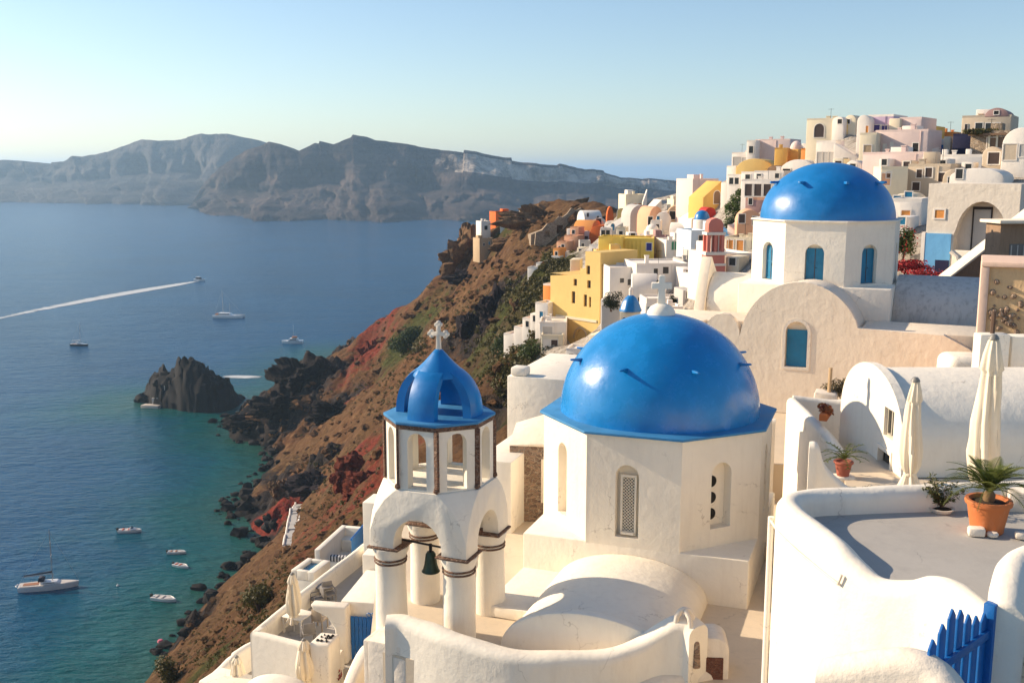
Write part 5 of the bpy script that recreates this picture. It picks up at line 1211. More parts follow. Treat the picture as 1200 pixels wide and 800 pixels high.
# under the village
cw((6,60,-13),(2,48,-14),(-6,70,-26),(-3,90,-28),(8,90,-21),(12,110,-20),(18,125,-19.5),(10,130,-22),(22,100,-15.5),(20,80,-13),(10,75,-16),
   (28,140,-14),(22,165,-14),(24,190,-11),(32,200,-10),(16,225,-13),(40,180,-8),(45,160,-7),(36,120,-11),(40,100,-8),(34,90,-9),(48,130,-4.5),(55,150,-3),(50,172,-4),(60,125,-1),(60,110,-1.5),(70,115,0),(75,100,-.5),(62,90,-3),(45,80,-6),(40,64,-6.5),(32,60,-8),(50,60,-5),(65,70,-3),(85,110,0),(95,80,0), v=1)
cw((25,50,-9.9),(22,40,-10),(14,40,-10.2),(6,40,-12.5),(30,35,-9),(18,28,-11.5),(30,20,-10),(12,20,-13.5),(5,18,-14),(1,30,-16),(2,14,-15),(0,0,-13),(20,0,-12),(-3,24,-15),(60,30,-6),(90,40,-3))
# behind the ridge the land falls to the other sea
cw((20,330,-60),(40,330,-60),(60,300,-50),(0,380,-93),(30,380,-95),(-15,400,-96),(-40,430,-97),(70,380,-96),(80,260,-30),(100,220,-18),(100,330,-90),(70,210,-10),(90,170,-6),(120,150,-6),(-60,470,-97),(-35,395,-88),(-80,520,-98),(0,480,-100),(80,480,-100),(-150,300,-104),(-170,450,-105),(-140,190,-103),(-130,560,-105),(-45,405,-80),(130,60,-4),(130,250,-30))
hp = [p_ for i_, p_ in enumerate(HB_PTS)]
CPTS.extend(q_ for q_ in VIL if min(hypot(q_[0]-h_[0], q_[1]-h_[1]) for h_ in hp) > 9)
CPTS.extend(hp)
P = np.array(CPTS); X = P[:, :2]
dd = np.sqrt(((X[:, None] - X[None]) ** 2).sum(-1) + 4.0)
n = len(P); Amat = np.zeros((n + 3, n + 3)); Amat[:n, :n] = dd + np.eye(n) * -.6
Amat[:n, n] = 1; Amat[:n, n+1:] = X / 100; Amat[n, :n] = 1; Amat[n+1:, :n] = (X / 100).T
sol = np.linalg.solve(Amat, np.concatenate([P[:, 2], np.zeros(3)]))
def hgt(xy):
    out = np.zeros(len(xy))
    for s in range(0, len(xy), 8000):
        q = xy[s:s+8000]; d = np.sqrt(((q[:, None] - X[None]) ** 2).sum(-1) + 4.0)
        out[s:s+8000] = d @ sol[:n] + sol[n] + (q / 100) @ sol[n+1:]
    return out
SCREE = [(at(322,606,250).x, at(322,606,250).y, 7), (at(336,598,246).x, at(336,598,246).y, 6), (at(312,612,253).x, at(312,612,253).y, 5)]
def build_terrain():
    xs = np.concatenate([np.arange(-175, -90, 2.5), np.arange(-90, 30, .85), np.arange(30, 141, 3.0)])
    ys = np.concatenate([np.arange(-5, 60, 2.0), np.arange(60, 395, 1.15), np.arange(395, 570, 3.0)])
    gx, gy = np.meshgrid(xs, ys); xy = np.stack([gx.ravel(), gy.ravel()], 1)
    z = hgt(xy)
    red = np.zeros(len(z)); grn = np.zeros(len(z)); rock = np.zeros(len(z))
    def blob(arr, px, py, Y, r, k=1, sy=1):
        c = at(px, py, Y) if Y else sea(px, py)
        arr[:] = np.maximum(arr, k * np.exp(-(((xy[:,0]-c.x)**2 + ((xy[:,1]-c.y)/sy)**2) / r**2)))
    for a_ in ((430,440,345,16),(440,400,372,13),(425,470,315,12),(415,560,195,14,.9),(430,590,150,13,.9),(400,600,180,10,.8),(325,605,248,9,2.6),(340,598,246,7,2.4),(415,530,230,9,1),(440,545,175,12,.8),(600,270,305,8,.5),(380,640,110,12,.5)): blob(red, a_[0], a_[1], a_[2], a_[3], a_[4] if len(a_) > 4 else 1)
    for a_ in ((600,350,225,13),(630,330,205,12),(660,305,212,9),(590,390,205,13),(600,420,165,12,1),(570,450,185,14,.9),(620,400,160,9),(480,400,320,14,.9),(240,770,90,6,.7),(345,660,130,10,.6),(300,720,110,6,.5),(600,280,302,8,.8),(530,330,330,12,.5),(640,420,128,8,1),(285,735,90,5,.4)): blob(grn, a_[0], a_[1], a_[2], a_[3], a_[4] if len(a_) > 4 else 1, 1.6)
    for a_ in ((330,460,345,20,1.3),(300,490,345,18,1.3),(360,440,350,18,1.2),(395,470,320,12,.9),(290,590,262,9,1.2),(310,625,245,10,1.2),(330,560,282,9,.9),(280,560,300,9,1),(400,410,465,20,1),(555,385,255,10,1.2),(580,370,245,10,1.2),(545,300,335,7,.7),(590,470,130,11,.6),(370,560,262,9,1.0),(215,745,180,10,.7),(190,780,175,9,1)): blob(rock, a_[0], a_[1], a_[2], a_[3], a_[4] if len(a_) > 4 else 1)
    above = np.clip((z + 91) / 6, 0, 1)
    far = np.clip((xy[:,1] - 55) / 60, 0, 1)
    village = np.exp(-(((xy[:,0] - 50) / 55) ** 2 + ((xy[:,1] - 110) / 110) ** 2) * 1.6)
    village = np.where(xy[:,0] > 2, village, village * .3)
    amp = (.5 + 4.2 * far) * (1 - .9 * np.clip(village * 1.6, 0, 1))
    zz = z.copy()
    for i in range(len(z)):
        x, y = xy[i]
        if z[i] < -97: continue
        v = Vector((x / 26, y / 26, 0))
        r1 = noise.ridged_multi_fractal(v, 1.0, 2.1, 4, 1.0, 2.0) - 1.1
        v2 = Vector((x / 7.0, y / 7.0, 3.1)); r2 = noise.fractal(v2, 1.0, 2.1, 4) + .5 * (abs(noise.noise(Vector((x / 11, y / 11, 5)))) - .25) * 3
        v3 = Vector((x / 3.2, y / 3.2, 8.0)); r3 = noise.ridged_multi_fractal(v3, 1.0, 2.0, 2, 1.0, 2.0) - 1.0
        rk = min(1, rock[i])
        zz[i] = z[i] + amp[i] * above[i] * (.55 * r1 + .45 * r2 * (.5 + 1.1 * rk) + .22 * r3 * (.35 + 2.2 * rk))
        if rk > .1: zz[i] += above[i] * rk * 1.6 * (abs(noise.noise(Vector((x / 5, y / 5, 1)))) * 3 - .6)
    nx, ny = len(xs), len(ys)
    idx = np.arange(nx * ny).reshape(ny, nx)
    faces = np.stack([idx[:-1,:-1], idx[:-1,1:], idx[1:,1:], idx[1:,:-1]], -1).reshape(-1, 4)
    keep = zz[faces].max(1) > -100
    me = bpy.data.meshes.new('hillside'); me.from_pydata(np.column_stack([xy, zz]).tolist(), [], faces[keep].tolist())
    pav = np.zeros(len(z))
    for (hx, hy, px0) in PAVE:
        if px0 < 700: continue
        pav = np.maximum(pav, np.exp(-(((xy[:,0]-hx)**2 + (xy[:,1]-hy)**2) / 8.5**2)))
    scr = np.zeros(len(z))
    for (sx_, sy_, r_) in SCREE: scr = np.maximum(scr, np.exp(-((xy[:,0]-sx_)**2 + (xy[:,1]-sy_)**2) / r_**2))
    for nm, arr in (('scree', scr), ('paved', pav), ('red', red), ('green', grn), ('rock', rock)):
        at_ = me.attributes.new(nm, 'FLOAT', 'POINT'); at_.data.foreach_set('value', np.clip(arr, 0, 1.5).astype(np.float32))
    me.polygons.foreach_set('use_smooth', [True] * len(me.polygons))
    o = bpy.data.objects.new('hillside', me); COL.objects.link(o); tag(o, kind='structure')
    return o, me
def attr(nt, nm): a_ = mk(nt, 'ShaderNodeAttribute'); a_.attribute_name = nm; return a_.outputs['Fac']
def addm(nt, a, b, op='ADD', clamp=False):
    m = mk(nt, 'ShaderNodeMath', operation=op, use_clamp=clamp)
    for s, v in zip(m.inputs, (a, b)):
        if isinstance(v, (int, float)): s.default_value = v
        else: nt.links.new(v, s)
    return m.outputs[0]
def terrain_mat():
    m, nt, b = new_mat('hillside_soil')
    n1 = noise_tex(nt, .05, 8, .65); n2 = noise_tex(nt, .30, 9, .74, vec_scale=(.55, 1, .8)); n3 = noise_tex(nt, 1.5, 7, .75, vec_scale=(.5, 1, .8))
    base = ramp(nt, n2.outputs['Fac'], [(.28,(.03,.015,.009)),(.42,(.12,.052,.02)),(.56,(.205,.105,.045)),(.74,(.34,.21,.11))]).outputs['Color']
    dry = ramp(nt, n3.outputs['Fac'], [(.32,(.018,.011,.007)),(.5,(.14,.075,.03)),(.62,(.24,.14,.055)),(.8,(.40,.28,.14))]).outputs['Color']
    c = mixc(nt, ramp(nt, n1.outputs['Fac'], [(.42,(0,0,0)),(.62,(1,1,1))]).outputs['Color'], base, dry)
    def mask(nm, lo, hi, tex, k=.9):
        s = addm(nt, attr(nt, nm), addm(nt, addm(nt, tex.outputs['Fac'], .5, 'SUBTRACT'), k, 'MULTIPLY'))
        return ramp(nt, s, [(lo,(0,0,0)),(hi,(1,1,1))]).outputs['Color']
    redc = ramp(nt, n3.outputs['Fac'], [(.3,(.07,.012,.008)),(.55,(.24,.045,.022)),(.75,(.36,.10,.05))]).outputs['Color']
    c = mixc(nt, mask('red', .45, .8, n2, 2.6), c, redc)
    grc = ramp(nt, n3.outputs['Fac'], [(.35,(.028,.033,.007)),(.55,(.075,.078,.014)),(.75,(.15,.13,.03))]).outputs['Color']
    c = mixc(nt, mask('green', .35, .6, n2, 1.3), c, grc)
    g = mk(nt, 'ShaderNodeNewGeometry'); sx = mk(nt, 'ShaderNodeSeparateXYZ'); nt.links.new(g.outputs['Normal'], sx.inputs[0])
    steep = ramp(nt, addm(nt, sx.outputs['Z'], addm(nt, addm(nt, n2.outputs['Fac'], .5, 'SUBTRACT'), .5, 'MULTIPLY')), [(.42,(1,1,1)),(.62,(0,0,0))]).outputs['Color']
    rkc = ramp(nt, n3.outputs['Fac'], [(.3,(.012,.010,.011)),(.55,(.05,.036,.03)),(.78,(.13,.10,.09))]).outputs['Color']
    c = mixc(nt, addm(nt, steep, .75, 'MULTIPLY'), c, mixc(nt, .5, rkc, base))
    c = mixc(nt, mask('rock', .35, .6, n2, 1.0), c, rkc)
    sp = mk(nt, 'ShaderNodeSeparateXYZ'); nt.links.new(g.outputs['Position'], sp.inputs[0])
    low = ramp(nt, addm(nt, addm(nt, sp.outputs['Z'], 90, 'ADD'), addm(nt, n2.outputs['Fac'], 7, 'MULTIPLY')), [(.0,(1,1,1)),(1.0,(0,0,0))])
    mr = mk(nt, 'ShaderNodeMapRange'); nt.links.new(addm(nt, sp.outputs['Z'], addm(nt, n2.outputs['Fac'], -7, 'MULTIPLY')), mr.inputs[0]); mr.inputs[1].default_value = -93; mr.inputs[2].default_value = -91; mr.inputs[3].default_value = 1; mr.inputs[4].default_value = 0
    c = mixc(nt, mr.outputs[0], c, (.018,.015,.014))
    c = mixc(nt, mask('scree', .35, .6, n2, .7), c, ramp(nt, n3.outputs['Fac'], [(.3,(.08,.012,.008)),(.5,(.24,.035,.02)),(.7,(.36,.07,.035))]).outputs['Color'])
    pvc = ramp(nt, n3.outputs['Fac'], [(.35,(.30,.24,.18)),(.5,(.66,.58,.48)),(.7,(.78,.72,.64))]).outputs['Color']
    c = mixc(nt, mask('paved', .25, .5, n2, .8), c, pvc)
    nt.links.new(c, b.inputs['Base Color']); b.inputs['Roughness'].default_value = .95; b.inputs['Specular IOR Level'].default_value = .15
    bump(nt, b, n2.outputs['Fac'], 1.0, 1.6); bump(nt, b, n3.outputs['Fac'], 1.0, .5)
    return m
HILL, hme = build_terrain(); hme.materials.append(terrain_mat())
HV = np.empty(len(hme.vertices) * 3, np.float32); hme.vertices.foreach_get('co', HV); HV = HV.reshape(-1, 3)
from mathutils.bvhtree import BVHTree
HB = BVHTree.FromPolygons([tuple(v) for v in HV.tolist()], [tuple(p.vertices) for p in hme.polygons])
def ground(x, y):
    h = HB.ray_cast(Vector((x, y, 60)), Vector((0, 0, -1))); return h[0].z if h[0] else -100
def hit(px, py):
    a_, b_ = ray(px, py); d = Vector((a_, 1, b_)).normalized(); h = HB.ray_cast(Vector((0,0,0)) + d * 48, d); return h[0]
# ---------------------------------------------------------------- sea
def sea_mat():
    m, nt, b = new_mat('sea_water')
    sh = attr(nt, 'shallow'); n1 = noise_tex(nt, .012, 6, .6); n2 = noise_tex(nt, .10, 5, .6)
    deep = mixc(nt, ramp(nt, n1.outputs['Fac'], [(.3,(0,0,0)),(.7,(1,1,1))]).outputs['Color'], (.0004,.046,.118), (.0008,.070,.175))
    s = addm(nt, sh, addm(nt, addm(nt, n2.outputs['Fac'], .5, 'SUBTRACT'), .35, 'MULTIPLY'))
    c = mixc(nt, ramp(nt, s, [(.12,(0,0,0)),(.55,(1,1,1))]).outputs['Color'], deep, (.001,.080,.088))
    c = mixc(nt, ramp(nt, s, [(.55,(0,0,0)),(.95,(1,1,1))]).outputs['Color'], c, (.022,.085,.062))
    nt.links.new(c, b.inputs['Base Color']); b.inputs['Roughness'].default_value = .16; b.inputs['IOR'].default_value = 1.33; b.inputs['Specular IOR Level'].default_value = .24
    w1 = noise_tex(nt, .30, 5, .62, vec_scale=(.55, 1.25, 1)); w2 = noise_tex(nt, .045, 4, .6, vec_scale=(.6, 1.2, 1))
    bump(nt, b, w2.outputs['Fac'], .7, 2.4); bump(nt, b, w1.outputs['Fac'], 1.0, 1.15)
    return m
def build_sea():
    R = 33000.0
    xs = np.concatenate([[-R, -9000, -3000, -1200], np.arange(-700, -200, 20), np.arange(-200, 60, 4), [80, 160, 400, 1200, 3000, 9000, R]])
    ys = np.concatenate([[-600, -100], np.arange(20, 640, 4.5), np.arange(640, 1400, 40), [1700, 2400, 4000, 8000, 16000, R]])
    gx, gy = np.meshgrid(xs, ys); xy = np.stack([gx.ravel(), gy.ravel()], 1)
    hv = HV[(HV[:,2] > -90.5) & (HV[:,2] < -82)][::6][:, :2]
    sh = np.zeros(len(xy)); near = (np.abs(xy[:,0]) < 260) & (xy[:,1] < 600) & (xy[:,1] > 40)
    q = xy[near]; dm = np.full(len(q), 1e9)
    isl = np.array([[sea(225,470).x + dx, sea(225,470).y + dy] for dx in (-22, -10, 0, 10, 22) for dy in (-8, 5)])
    allp = np.concatenate([hv, isl])
    for s in range(0, len(q), 2000):
        dm[s:s+2000] = np.sqrt(((q[s:s+2000, None] - allp[None]) ** 2).sum(-1)).min(1)
    sh[near] = np.exp(-dm / 26)
    idx = np.arange(len(xy)).reshape(len(ys), len(xs))
    faces = np.stack([idx[:-1,:-1], idx[:-1,1:], idx[1:,1:], idx[1:,:-1]], -1).reshape(-1, 4)
    me = bpy.data.meshes.new('sea'); me.from_pydata(np.column_stack([xy, np.full(len(xy), SEA)]).tolist(), [], faces.tolist())
    a_ = me.attributes.new('shallow', 'FLOAT', 'POINT'); a_.data.foreach_set('value', sh.astype(np.float32))
    me.materials.append(sea_mat()); o = bpy.data.objects.new('sea', me); COL.objects.link(o); tag(o, kind='structure'); return o
build_sea()
# ---------------------------------------------------------------- far cliffs
def cliff_mat(name, cols, band):
    m, nt, b = new_mat(name)
    n1 = noise_tex(nt, .010, 9, .68); n2 = noise_tex(nt, .035, 8, .7, vec_scale=(1, 1, .35)); n3 = noise_tex(nt, .006, 7, .6, vec_scale=(.3, .3, 5))
    c = ramp(nt, n1.outputs['Fac'], [(.3, cols[0]), (.5, cols[1]), (.7, cols[2])]).outputs['Color']
    c2 = ramp(nt, n3.outputs['Fac'], [(.35, cols[0]), (.6, cols[2])]).outputs['Color']
    c = mixc(nt, .45, c, c2)
    g = mk(nt, 'ShaderNodeAttribute'); g.attribute_name = 'band'
    s = addm(nt, g.outputs['Fac'], addm(nt, addm(nt, n2.outputs['Fac'], .5, 'SUBTRACT'), 1.0, 'MULTIPLY'))
    c = mixc(nt, ramp(nt, s, [(.45,(0,0,0)),(.7,(1,1,1))]).outputs['Color'], c, band)
    nt.links.new(c, b.inputs['Base Color']); b.inputs['Roughness'].default_value = 1; b.inputs['Specular IOR Level'].default_value = .05
    bump(nt, b, n2.outputs['Fac'], 1.0, 14); bump(nt, b, n1.outputs['Fac'], 1.0, 30)
    return m
def far_land(name, prof, Yb, depth, mat, seed, gully=190, ledge=1.3, bandfn=None, back=900, n=640):
    """prof: (px, py_top, py_base) along the coast; builds a cliff face with gullies, ledges and a plateau behind"""
    rows = 46; verts = []; band = []
    pxs = np.linspace(prof[0][0], prof[-1][0], n)
    T = np.interp(pxs, [p[0] for p in prof], [p[1] for p in prof]); B = np.interp(pxs, [p[0] for p in prof], [p[2] for p in prof])
    for i, px in enumerate(pxs):
        b0 = sea(px, B[i]); Y0 = b0.y; x0 = b0.x
        Yt = Y0 + depth
        zt = ray(px, T[i])[1] * Yt + 5 * noise.fractal(Vector((x0 / 60, seed, 7)), 1, 2.1, 4) + 4 * (noise.cell(Vector((x0 / 90, seed, 1))) - .5)
        for j in range(rows + 8):
            if j < rows:
                t = j / (rows - 1)
                st = t + .05 * sin(t * 28 + noise.noise(Vector((x0 / 500, seed, 0))) * 6) * ledge
                gy = (noise.ridged_multi_fractal(Vector((x0 / 210 + seed, t * .7, 0)), 1, 2.1, 5, 1, 2) - 1.0) * gully * sin(pi * min(1, t * 1.0 + .08)) ** .7
                gy += noise.fractal(Vector((x0 / 70, t * 4, seed)), 1, 2.0, 6) * 46 + (noise.ridged_multi_fractal(Vector((x0 / 90, t * 1.6, seed + 9)), 1, 2.1, 3, 1, 2) - 1) * 40
                # talus at the foot, cliff above
                tt = .62 + .08 * noise.noise(Vector((x0 / 260, seed, 2)))
                d = depth * (.80 * min(1, t / tt) ** 1.15 + .20 * max(0, (t - tt) / (1 - tt)))
                hh = .46 * min(1, t / tt) + .54 * max(0, (t - tt) / (1 - tt)) ** .9
                hh = hh + .035 * noise.fractal(Vector((x0 / 160, t * 6, seed + 4)), 1, 2.0, 4) * sin(pi * t)
                y = Y0 + d + gy * (.15 + .85 * (1 - t ** 3)); z = SEA - 1 + (zt - SEA + 1) * hh
                k = y / Y0 if t > .02 else 1
                x = x0 * (1 + (Yt / Y0 - 1) * d / depth)
                if j == 0: z = SEA - 8
            else:
                q = (j - rows + 1) / 8; y = Yt + back * q ; x = x0 * (Yt / Y0) * (1 + .0 * q); z = zt - 90 * q * q - 6 * q
            verts.append((x, y, z)); band.append(bandfn(px, j / (rows - 1)) if bandfn else 0)
    R = rows + 8; idx = np.arange(n * R).reshape(n, R)
    faces = np.stack([idx[:-1,:-1], idx[1:,:-1], idx[1:,1:], idx[:-1,1:]], -1).reshape(-1, 4)
    me = bpy.data.meshes.new(name); me.from_pydata(verts, [], faces.tolist())
    a_ = me.attributes.new('band', 'FLOAT', 'POINT'); a_.data.foreach_set('value', np.array(band, np.float32))
    me.polygons.foreach_set('use_smooth', [True] * len(me.polygons)); me.materials.append(mat)
    o = bpy.data.objects.new(name, me); COL.objects.link(o); tag(o, kind='structure'); return o
CL1 = cliff_mat('hazed_caldera_rock', ((.008,.011,.017),(.028,.029,.036),(.20,.15,.125)), (.66,.56,.46))  # blue dark stops paint distance haze, the pale stop paints lit highlights
def bandA(px, t):
    w = max(0, min(1, (px - 430) / 120)); lo = .86 - .12 * w
    return (1.0 if t > lo and t < .975 else 0) * w * .62
far_land('headland_cliff', [(224,238,246),(240,216,250),(262,192,254),(290,176,256.5),(318,164,258),(336,172,258.5),(352,175,258.5),(372,166,258.5),(392,170,258.5),(414,162,258.5),(416,159,258.5),(450,162,258.5),(490,168,258.5),(520,174,258.5),(560,179,258.5),(620,187,258),(680,196,257),(740,206,256),(800,214,255),(860,222,254)], None, 420, CL1, 1.7, bandfn=bandA)
CL2 = cliff_mat('hazed_far_rock', ((.045,.05,.06),(.09,.088,.092),(.19,.165,.15)), (.4,.36,.33))  # paler, bluish stops put extra distance haze into the rock colour
far_land('island_cliff', [(-60,186,238),(-10,187,238),(40,190,238),(78,190,238.5),(90,183,239),(130,177,239),(160,166,239.5),(170,162,239.5),(182,164,240),(215,162,240),(240,157,240.5),(270,156,240.5),(300,162,240.5),(330,176,240.5),(360,190,241)], None, 600, CL2, 5.1, gully=170, n=300)
# ---------------------------------------------------------------- outcrops
def rockm(name, c, dark): 
    m, nt, b = new_mat(name); n2 = noise_tex(nt, .5, 8, .75, vec_scale=(1, 1, .45)); n3 = noise_tex(nt, 2.2, 6, .7)
    c1 = ramp(nt, n2.outputs['Fac'], [(.34, dark), (.5, c), (.7, [min(1, x * 1.9) for x in c])]).outputs['Color']
    c2 = ramp(nt, n3.outputs['Fac'], [(.35, dark), (.6, c), (.8, [min(1, x * 1.6) for x in c])]).outputs['Color']
    nt.links.new(mixc(nt, .5, c1, c2), b.inputs['Base Color']); b.inputs['Roughness'].default_value = .95; b.inputs['Specular IOR Level'].default_value = .15
    bump(nt, b, n2.outputs['Fac'], 1, 1.2); bump(nt, b, n3.outputs['Fac'], 1, .4); return m
RK_RED = rockm('red_scarp_rock', (.22,.05,.025), (.05,.012,.01)); RK_TAN = rockm('tan_crag_rock', (.26,.15,.075), (.05,.028,.018)); RK_DRK = rockm('dark_purple_rock', (.045,.032,.034), (.012,.009,.011)); RK_BRN = rockm('brown_slope_rock', (.19,.095,.04), (.045,.024,.014)); RK_BLK = rockm('black_shore_rock', (.026,.02,.019), (.008,.006,.006))
def outcrop(label, px, py, Y, r, mat, seed, rough=.55):
    c = at(px, py, Y); mb = MB(); bmesh.ops.create_icosphere(mb.bm, subdivisions=5, radius=1)
    for v in mb.bm.verts:
        d = v.co.normalized(); q_ = d * 1.0 + Vector((seed * 3.7, seed * 1.3, seed))
        k = 1 + rough * noise.fractal(q_ * 1.4, 1, 2.1, 5) + rough * .9 * (noise.ridged_multi_fractal(q_ * 1.9, 1, 2.2, 4, 1, 2) - 1.2) * .35
        # blocky facets
        k *= 1 + .18 * (noise.cell(q_ * 3.2) - .5)
        v.co = Vector((c.x + d.x * r[0] * k, c.y + d.y * r[1] * k, c.z + d.z * r[2] * k))
    o = mb.build('rock_outcrop', mat, smooth=True, angle=28); tag(o, label, 'rock outcrop'); return o
outcrop('tall red scarp of rock on the seaward edge left of the bell tower', 440, 424, 364, (7, 11, 8), RK_RED, 1, .3)
outcrop('brown crag dropping to the sea below the ridge tip house', 548, 302, 326, (8, 8, 9), RK_TAN, 2)
outcrop('dark purple crag, smaller and lower of the two behind the tower cross', 553, 388, 250, (3.2, 4, 5), RK_DRK, 3)
outcrop('dark purple crag with pale specks, upper of the two behind the tower cross', 587, 372, 240, (4.6, 4, 6), RK_DRK, 4)
outcrop('long tan rocky crest under the castle ruin', 645, 262, 284, (13, 7, 5.5), RK_TAN, 5, .7)
outcrop('tan rock shoulder below the orange ridge house', 618, 288, 292, (7, 6, 3.4), RK_TAN, 6, .7)
outcrop('dark ledge of rock under the ridge tip crag', 556, 326, 310, (7, 5, 3.4), RK_DRK, 7)
outcrop('red rock spire standing up from the slope left of the tower arch', 411, 556, 205, (4, 4, 4.2), RK_RED, 8, .3)
outcrop('dark red rock ridge running down behind the tower arch', 434, 580, 165, (5.5, 5, 3.6), RK_RED, 9, .35)
outcrop('black rock head of the promontory, tallest over the bay', 352, 446, 350, (9, 8, 7), RK_BLK, 10)
outcrop('black jagged rock at the tip of the promontory', 296, 494, 345, (9, 6, 4), RK_BLK, 11)
outcrop('black rock slab on the promontory flank', 325, 478, 338, (9, 6, 5), RK_BLK, 12)
outcrop('dark hollowed rock on the right of the promontory', 392, 486, 308, (8, 5, 4), RK_BLK, 13)
outcrop('dark cave rock above the red scree by the beach', 372, 570, 245, (8, 5, 3.6), RK_DRK, 14)
outcrop('pale rock boulder above the red scree by the beach', 326, 573, 262, (2.6, 2.4, 2.6), RK_TAN, 15)
rr_ = random.Random(77); mb = MB()
proto = []
for i in range(7):
    b2 = rock_mb_ = None
def blob_rock(mb, c, r, seed):
    b2 = bmesh.new(); bmesh.ops.create_icosphere(b2, subdivisions=2, radius=1)
    for v in b2.verts:
        d = v.co.normalized(); k = 1 + .7 * noise.fractal(d * 1.5 + Vector((seed, seed * 2, 0)), 1, 2.1, 4)
        v.co = Vector(c) + Vector((d.x * r[0] * k, d.y * r[1] * k, d.z * r[2] * k))
    me_ = bpy.data.meshes.new('tmp'); b2.to_mesh(me_); b2.free(); mb.bm.from_mesh(me_); bpy.data.meshes.remove(me_)
for (px, py, sx, sy, num, s0) in ((480,380,70,30,40,1.1),(540,350,50,30,40,1.0),(600,310,50,30,40,1.0),(430,470,40,50,40,1.0),(380,530,60,40,45,.9),(340,620,40,50,45,.7),(300,690,50,50,60,.45),(250,740,50,40,60,.4),(400,600,40,40,40,.6),(560,430,50,40,40,.7),(350,480,60,40,70,1.5),(650,260,40,14,50,1.0)):
    for i in range(num):
        h = hit(rr_.gauss(px, sx * .6), rr_.gauss(py, sy * .6))
        if not h or h.z < -89: continue
        r = s0 * rr_.choice((.35, .5, .7, 1.2)) * rr_.uniform(.7, 1.3); blob_rock(mb, h + Vector((0, 0, -r * .12)), (r * rr_.uniform(.8, 1.5), r, r * rr_.uniform(.5, .9)), rr_.uniform(0, 99))
tag(mb.build('hillside_rocks', RK_BRN, smooth=True, weld=False, loc=(0,0,0), angle=30), kind='stuff')
# ---------------------------------------------------------------- islet of black rock, boulders
LAVA = plaster('black_lava', (.010,.008,.008), .15, (.12,.09,.07), .95, 1.2, .5)
def rock_mb(c, r, seed, sub=3, rough=.45):
    mb = MB(); bmesh.ops.create_icosphere(mb.bm, subdivisions=sub, radius=1)
    for v in mb.bm.verts:
        d = v.co.normalized(); q = d * 1.1 + Vector((seed * 3.7, seed, 0))
        k = 1 + rough * noise.fractal(q * 1.3, 1, 2.1, 5) + rough * .5 * (abs(noise.noise(q * 3)) - .2)
        v.co = Vector((c[0] + d.x * r[0] * k, c[1] + d.y * r[1] * k, c[2] + d.z * r[2] * k))
    return mb
qc = sea(225, 474)
isl = empty('rock_islet', qc, 'jagged black lava islet standing alone in the bay with a small landing', 'rock islet')
def islet():
    # height field outline: silhouette heights by screen column, given real depth
    prof = [(163,470,473),(172,462,475),(182,440,477),(190,436,478),(207,435,480),(212,424,482),(224,421,483),(236,424,484),(246,434,484),(258,442,483),(270,446,481),(276,462,478),(290,470,473)]
    n = 70; m = 26; verts = []; D = 26
    pxs = np.linspace(163, 290, n); Tp = np.interp(pxs, [p[0] for p in prof], [p[1] for p in prof]); Bp = np.interp(pxs, [p[0] for p in prof], [p[2] for p in prof])
    for i, px in enumerate(pxs):
        b0 = sea(px, Bp[i]); yc = b0.y + D * .45; zt = ray(px, Tp[i])[1] * yc
        for j in range(m):
            t = j / (m - 1); s = 1 - abs(2 * t - .9) ** 1.6 if t < .95 else 0
            s = max(0, 1 - abs((t - .45) / .45 if t < .45 else (t - .45) / .55) ** 2.2)
            y = b0.y + D * t; z = SEA - 2 + (zt - SEA + 2) * s ** .7
            nn = noise.fractal(Vector((b0.x / 5, y / 5, 0)), 1, 2.1, 4)
            z += (nn * 2.2 + (abs(noise.noise(Vector((b0.x / 2.6, y / 2.6, 3)))) - .2) * 3.4) * min(1, s * 2) ; x = b0.x * (y / b0.y)
            y += noise.fractal(Vector((b0.x / 4, t * 5, z / 4)), 1, 2, 3) * 1.6; x += noise.noise(Vector((z / 2.5, y / 4, 2))) * 1.2
            verts.append((x, y, z))
    idx = np.arange(n * m).reshape(n, m); faces = np.stack([idx[:-1,:-1], idx[1:,:-1], idx[1:,1:], idx[:-1,1:]], -1).reshape(-1, 4).tolist()
    mb = MB(); vs = [mb.bm.verts.new(v) for v in verts]
    for f_ in faces: mb.bm.faces.new([vs[k] for k in f_])
    return mb
islet().build('rock', LAVA, isl, smooth=True, angle=35)
pale = plaster('pale_concrete', (.50,.43,.36), .4, (.2,.16,.13))
q = sea(180, 477); f = Fr(q.x, q.y - 1, SEA, 12)
MB().box(f, -4.5, 3.0, -1.2, 2.4, -2, 1.1).build('landing', pale, isl, bevel=.2, jit=.2)
MB().box(f, -1.5, 3.2, 2.0, 5.5, -2, 3.6).build('cave_house', pale, isl, bevel=.3, jit=.3)
q = sea(203, 476); f2 = Fr(q.x, q.y - 1, SEA, 0)
for i in range(7):
    MB().prism(f2, [(-3.4 + i*1.1, 2.5 + .25*sin(i)), (-2.7 + i*1.1, 2.5), (-2.75 + i*1.1, 8.6 + sin(i*2)*1.2), (-3.2 + i*1.1, 8.2 + sin(i*2)*1.2)], 1.6 + .35*i, 2.6 + .4*i).build('pumice_streak', pale, isl, jit=.3, bevel=.1)
for (px, py, r, lab) in ((166,470,(3.2,3,2.2),'low black rock at the left foot of the lava islet'),): 
    p = sea(px, py); tag(rock_mb((p.x, p.y, SEA + .4), r, px, 3).build('sea_rock', LAVA, smooth=True), lab, 'rock')
rnd = random.Random(11); mb = MB(); cnt = 0
shore3 = [sea(x, y) for x, y in SHORE]
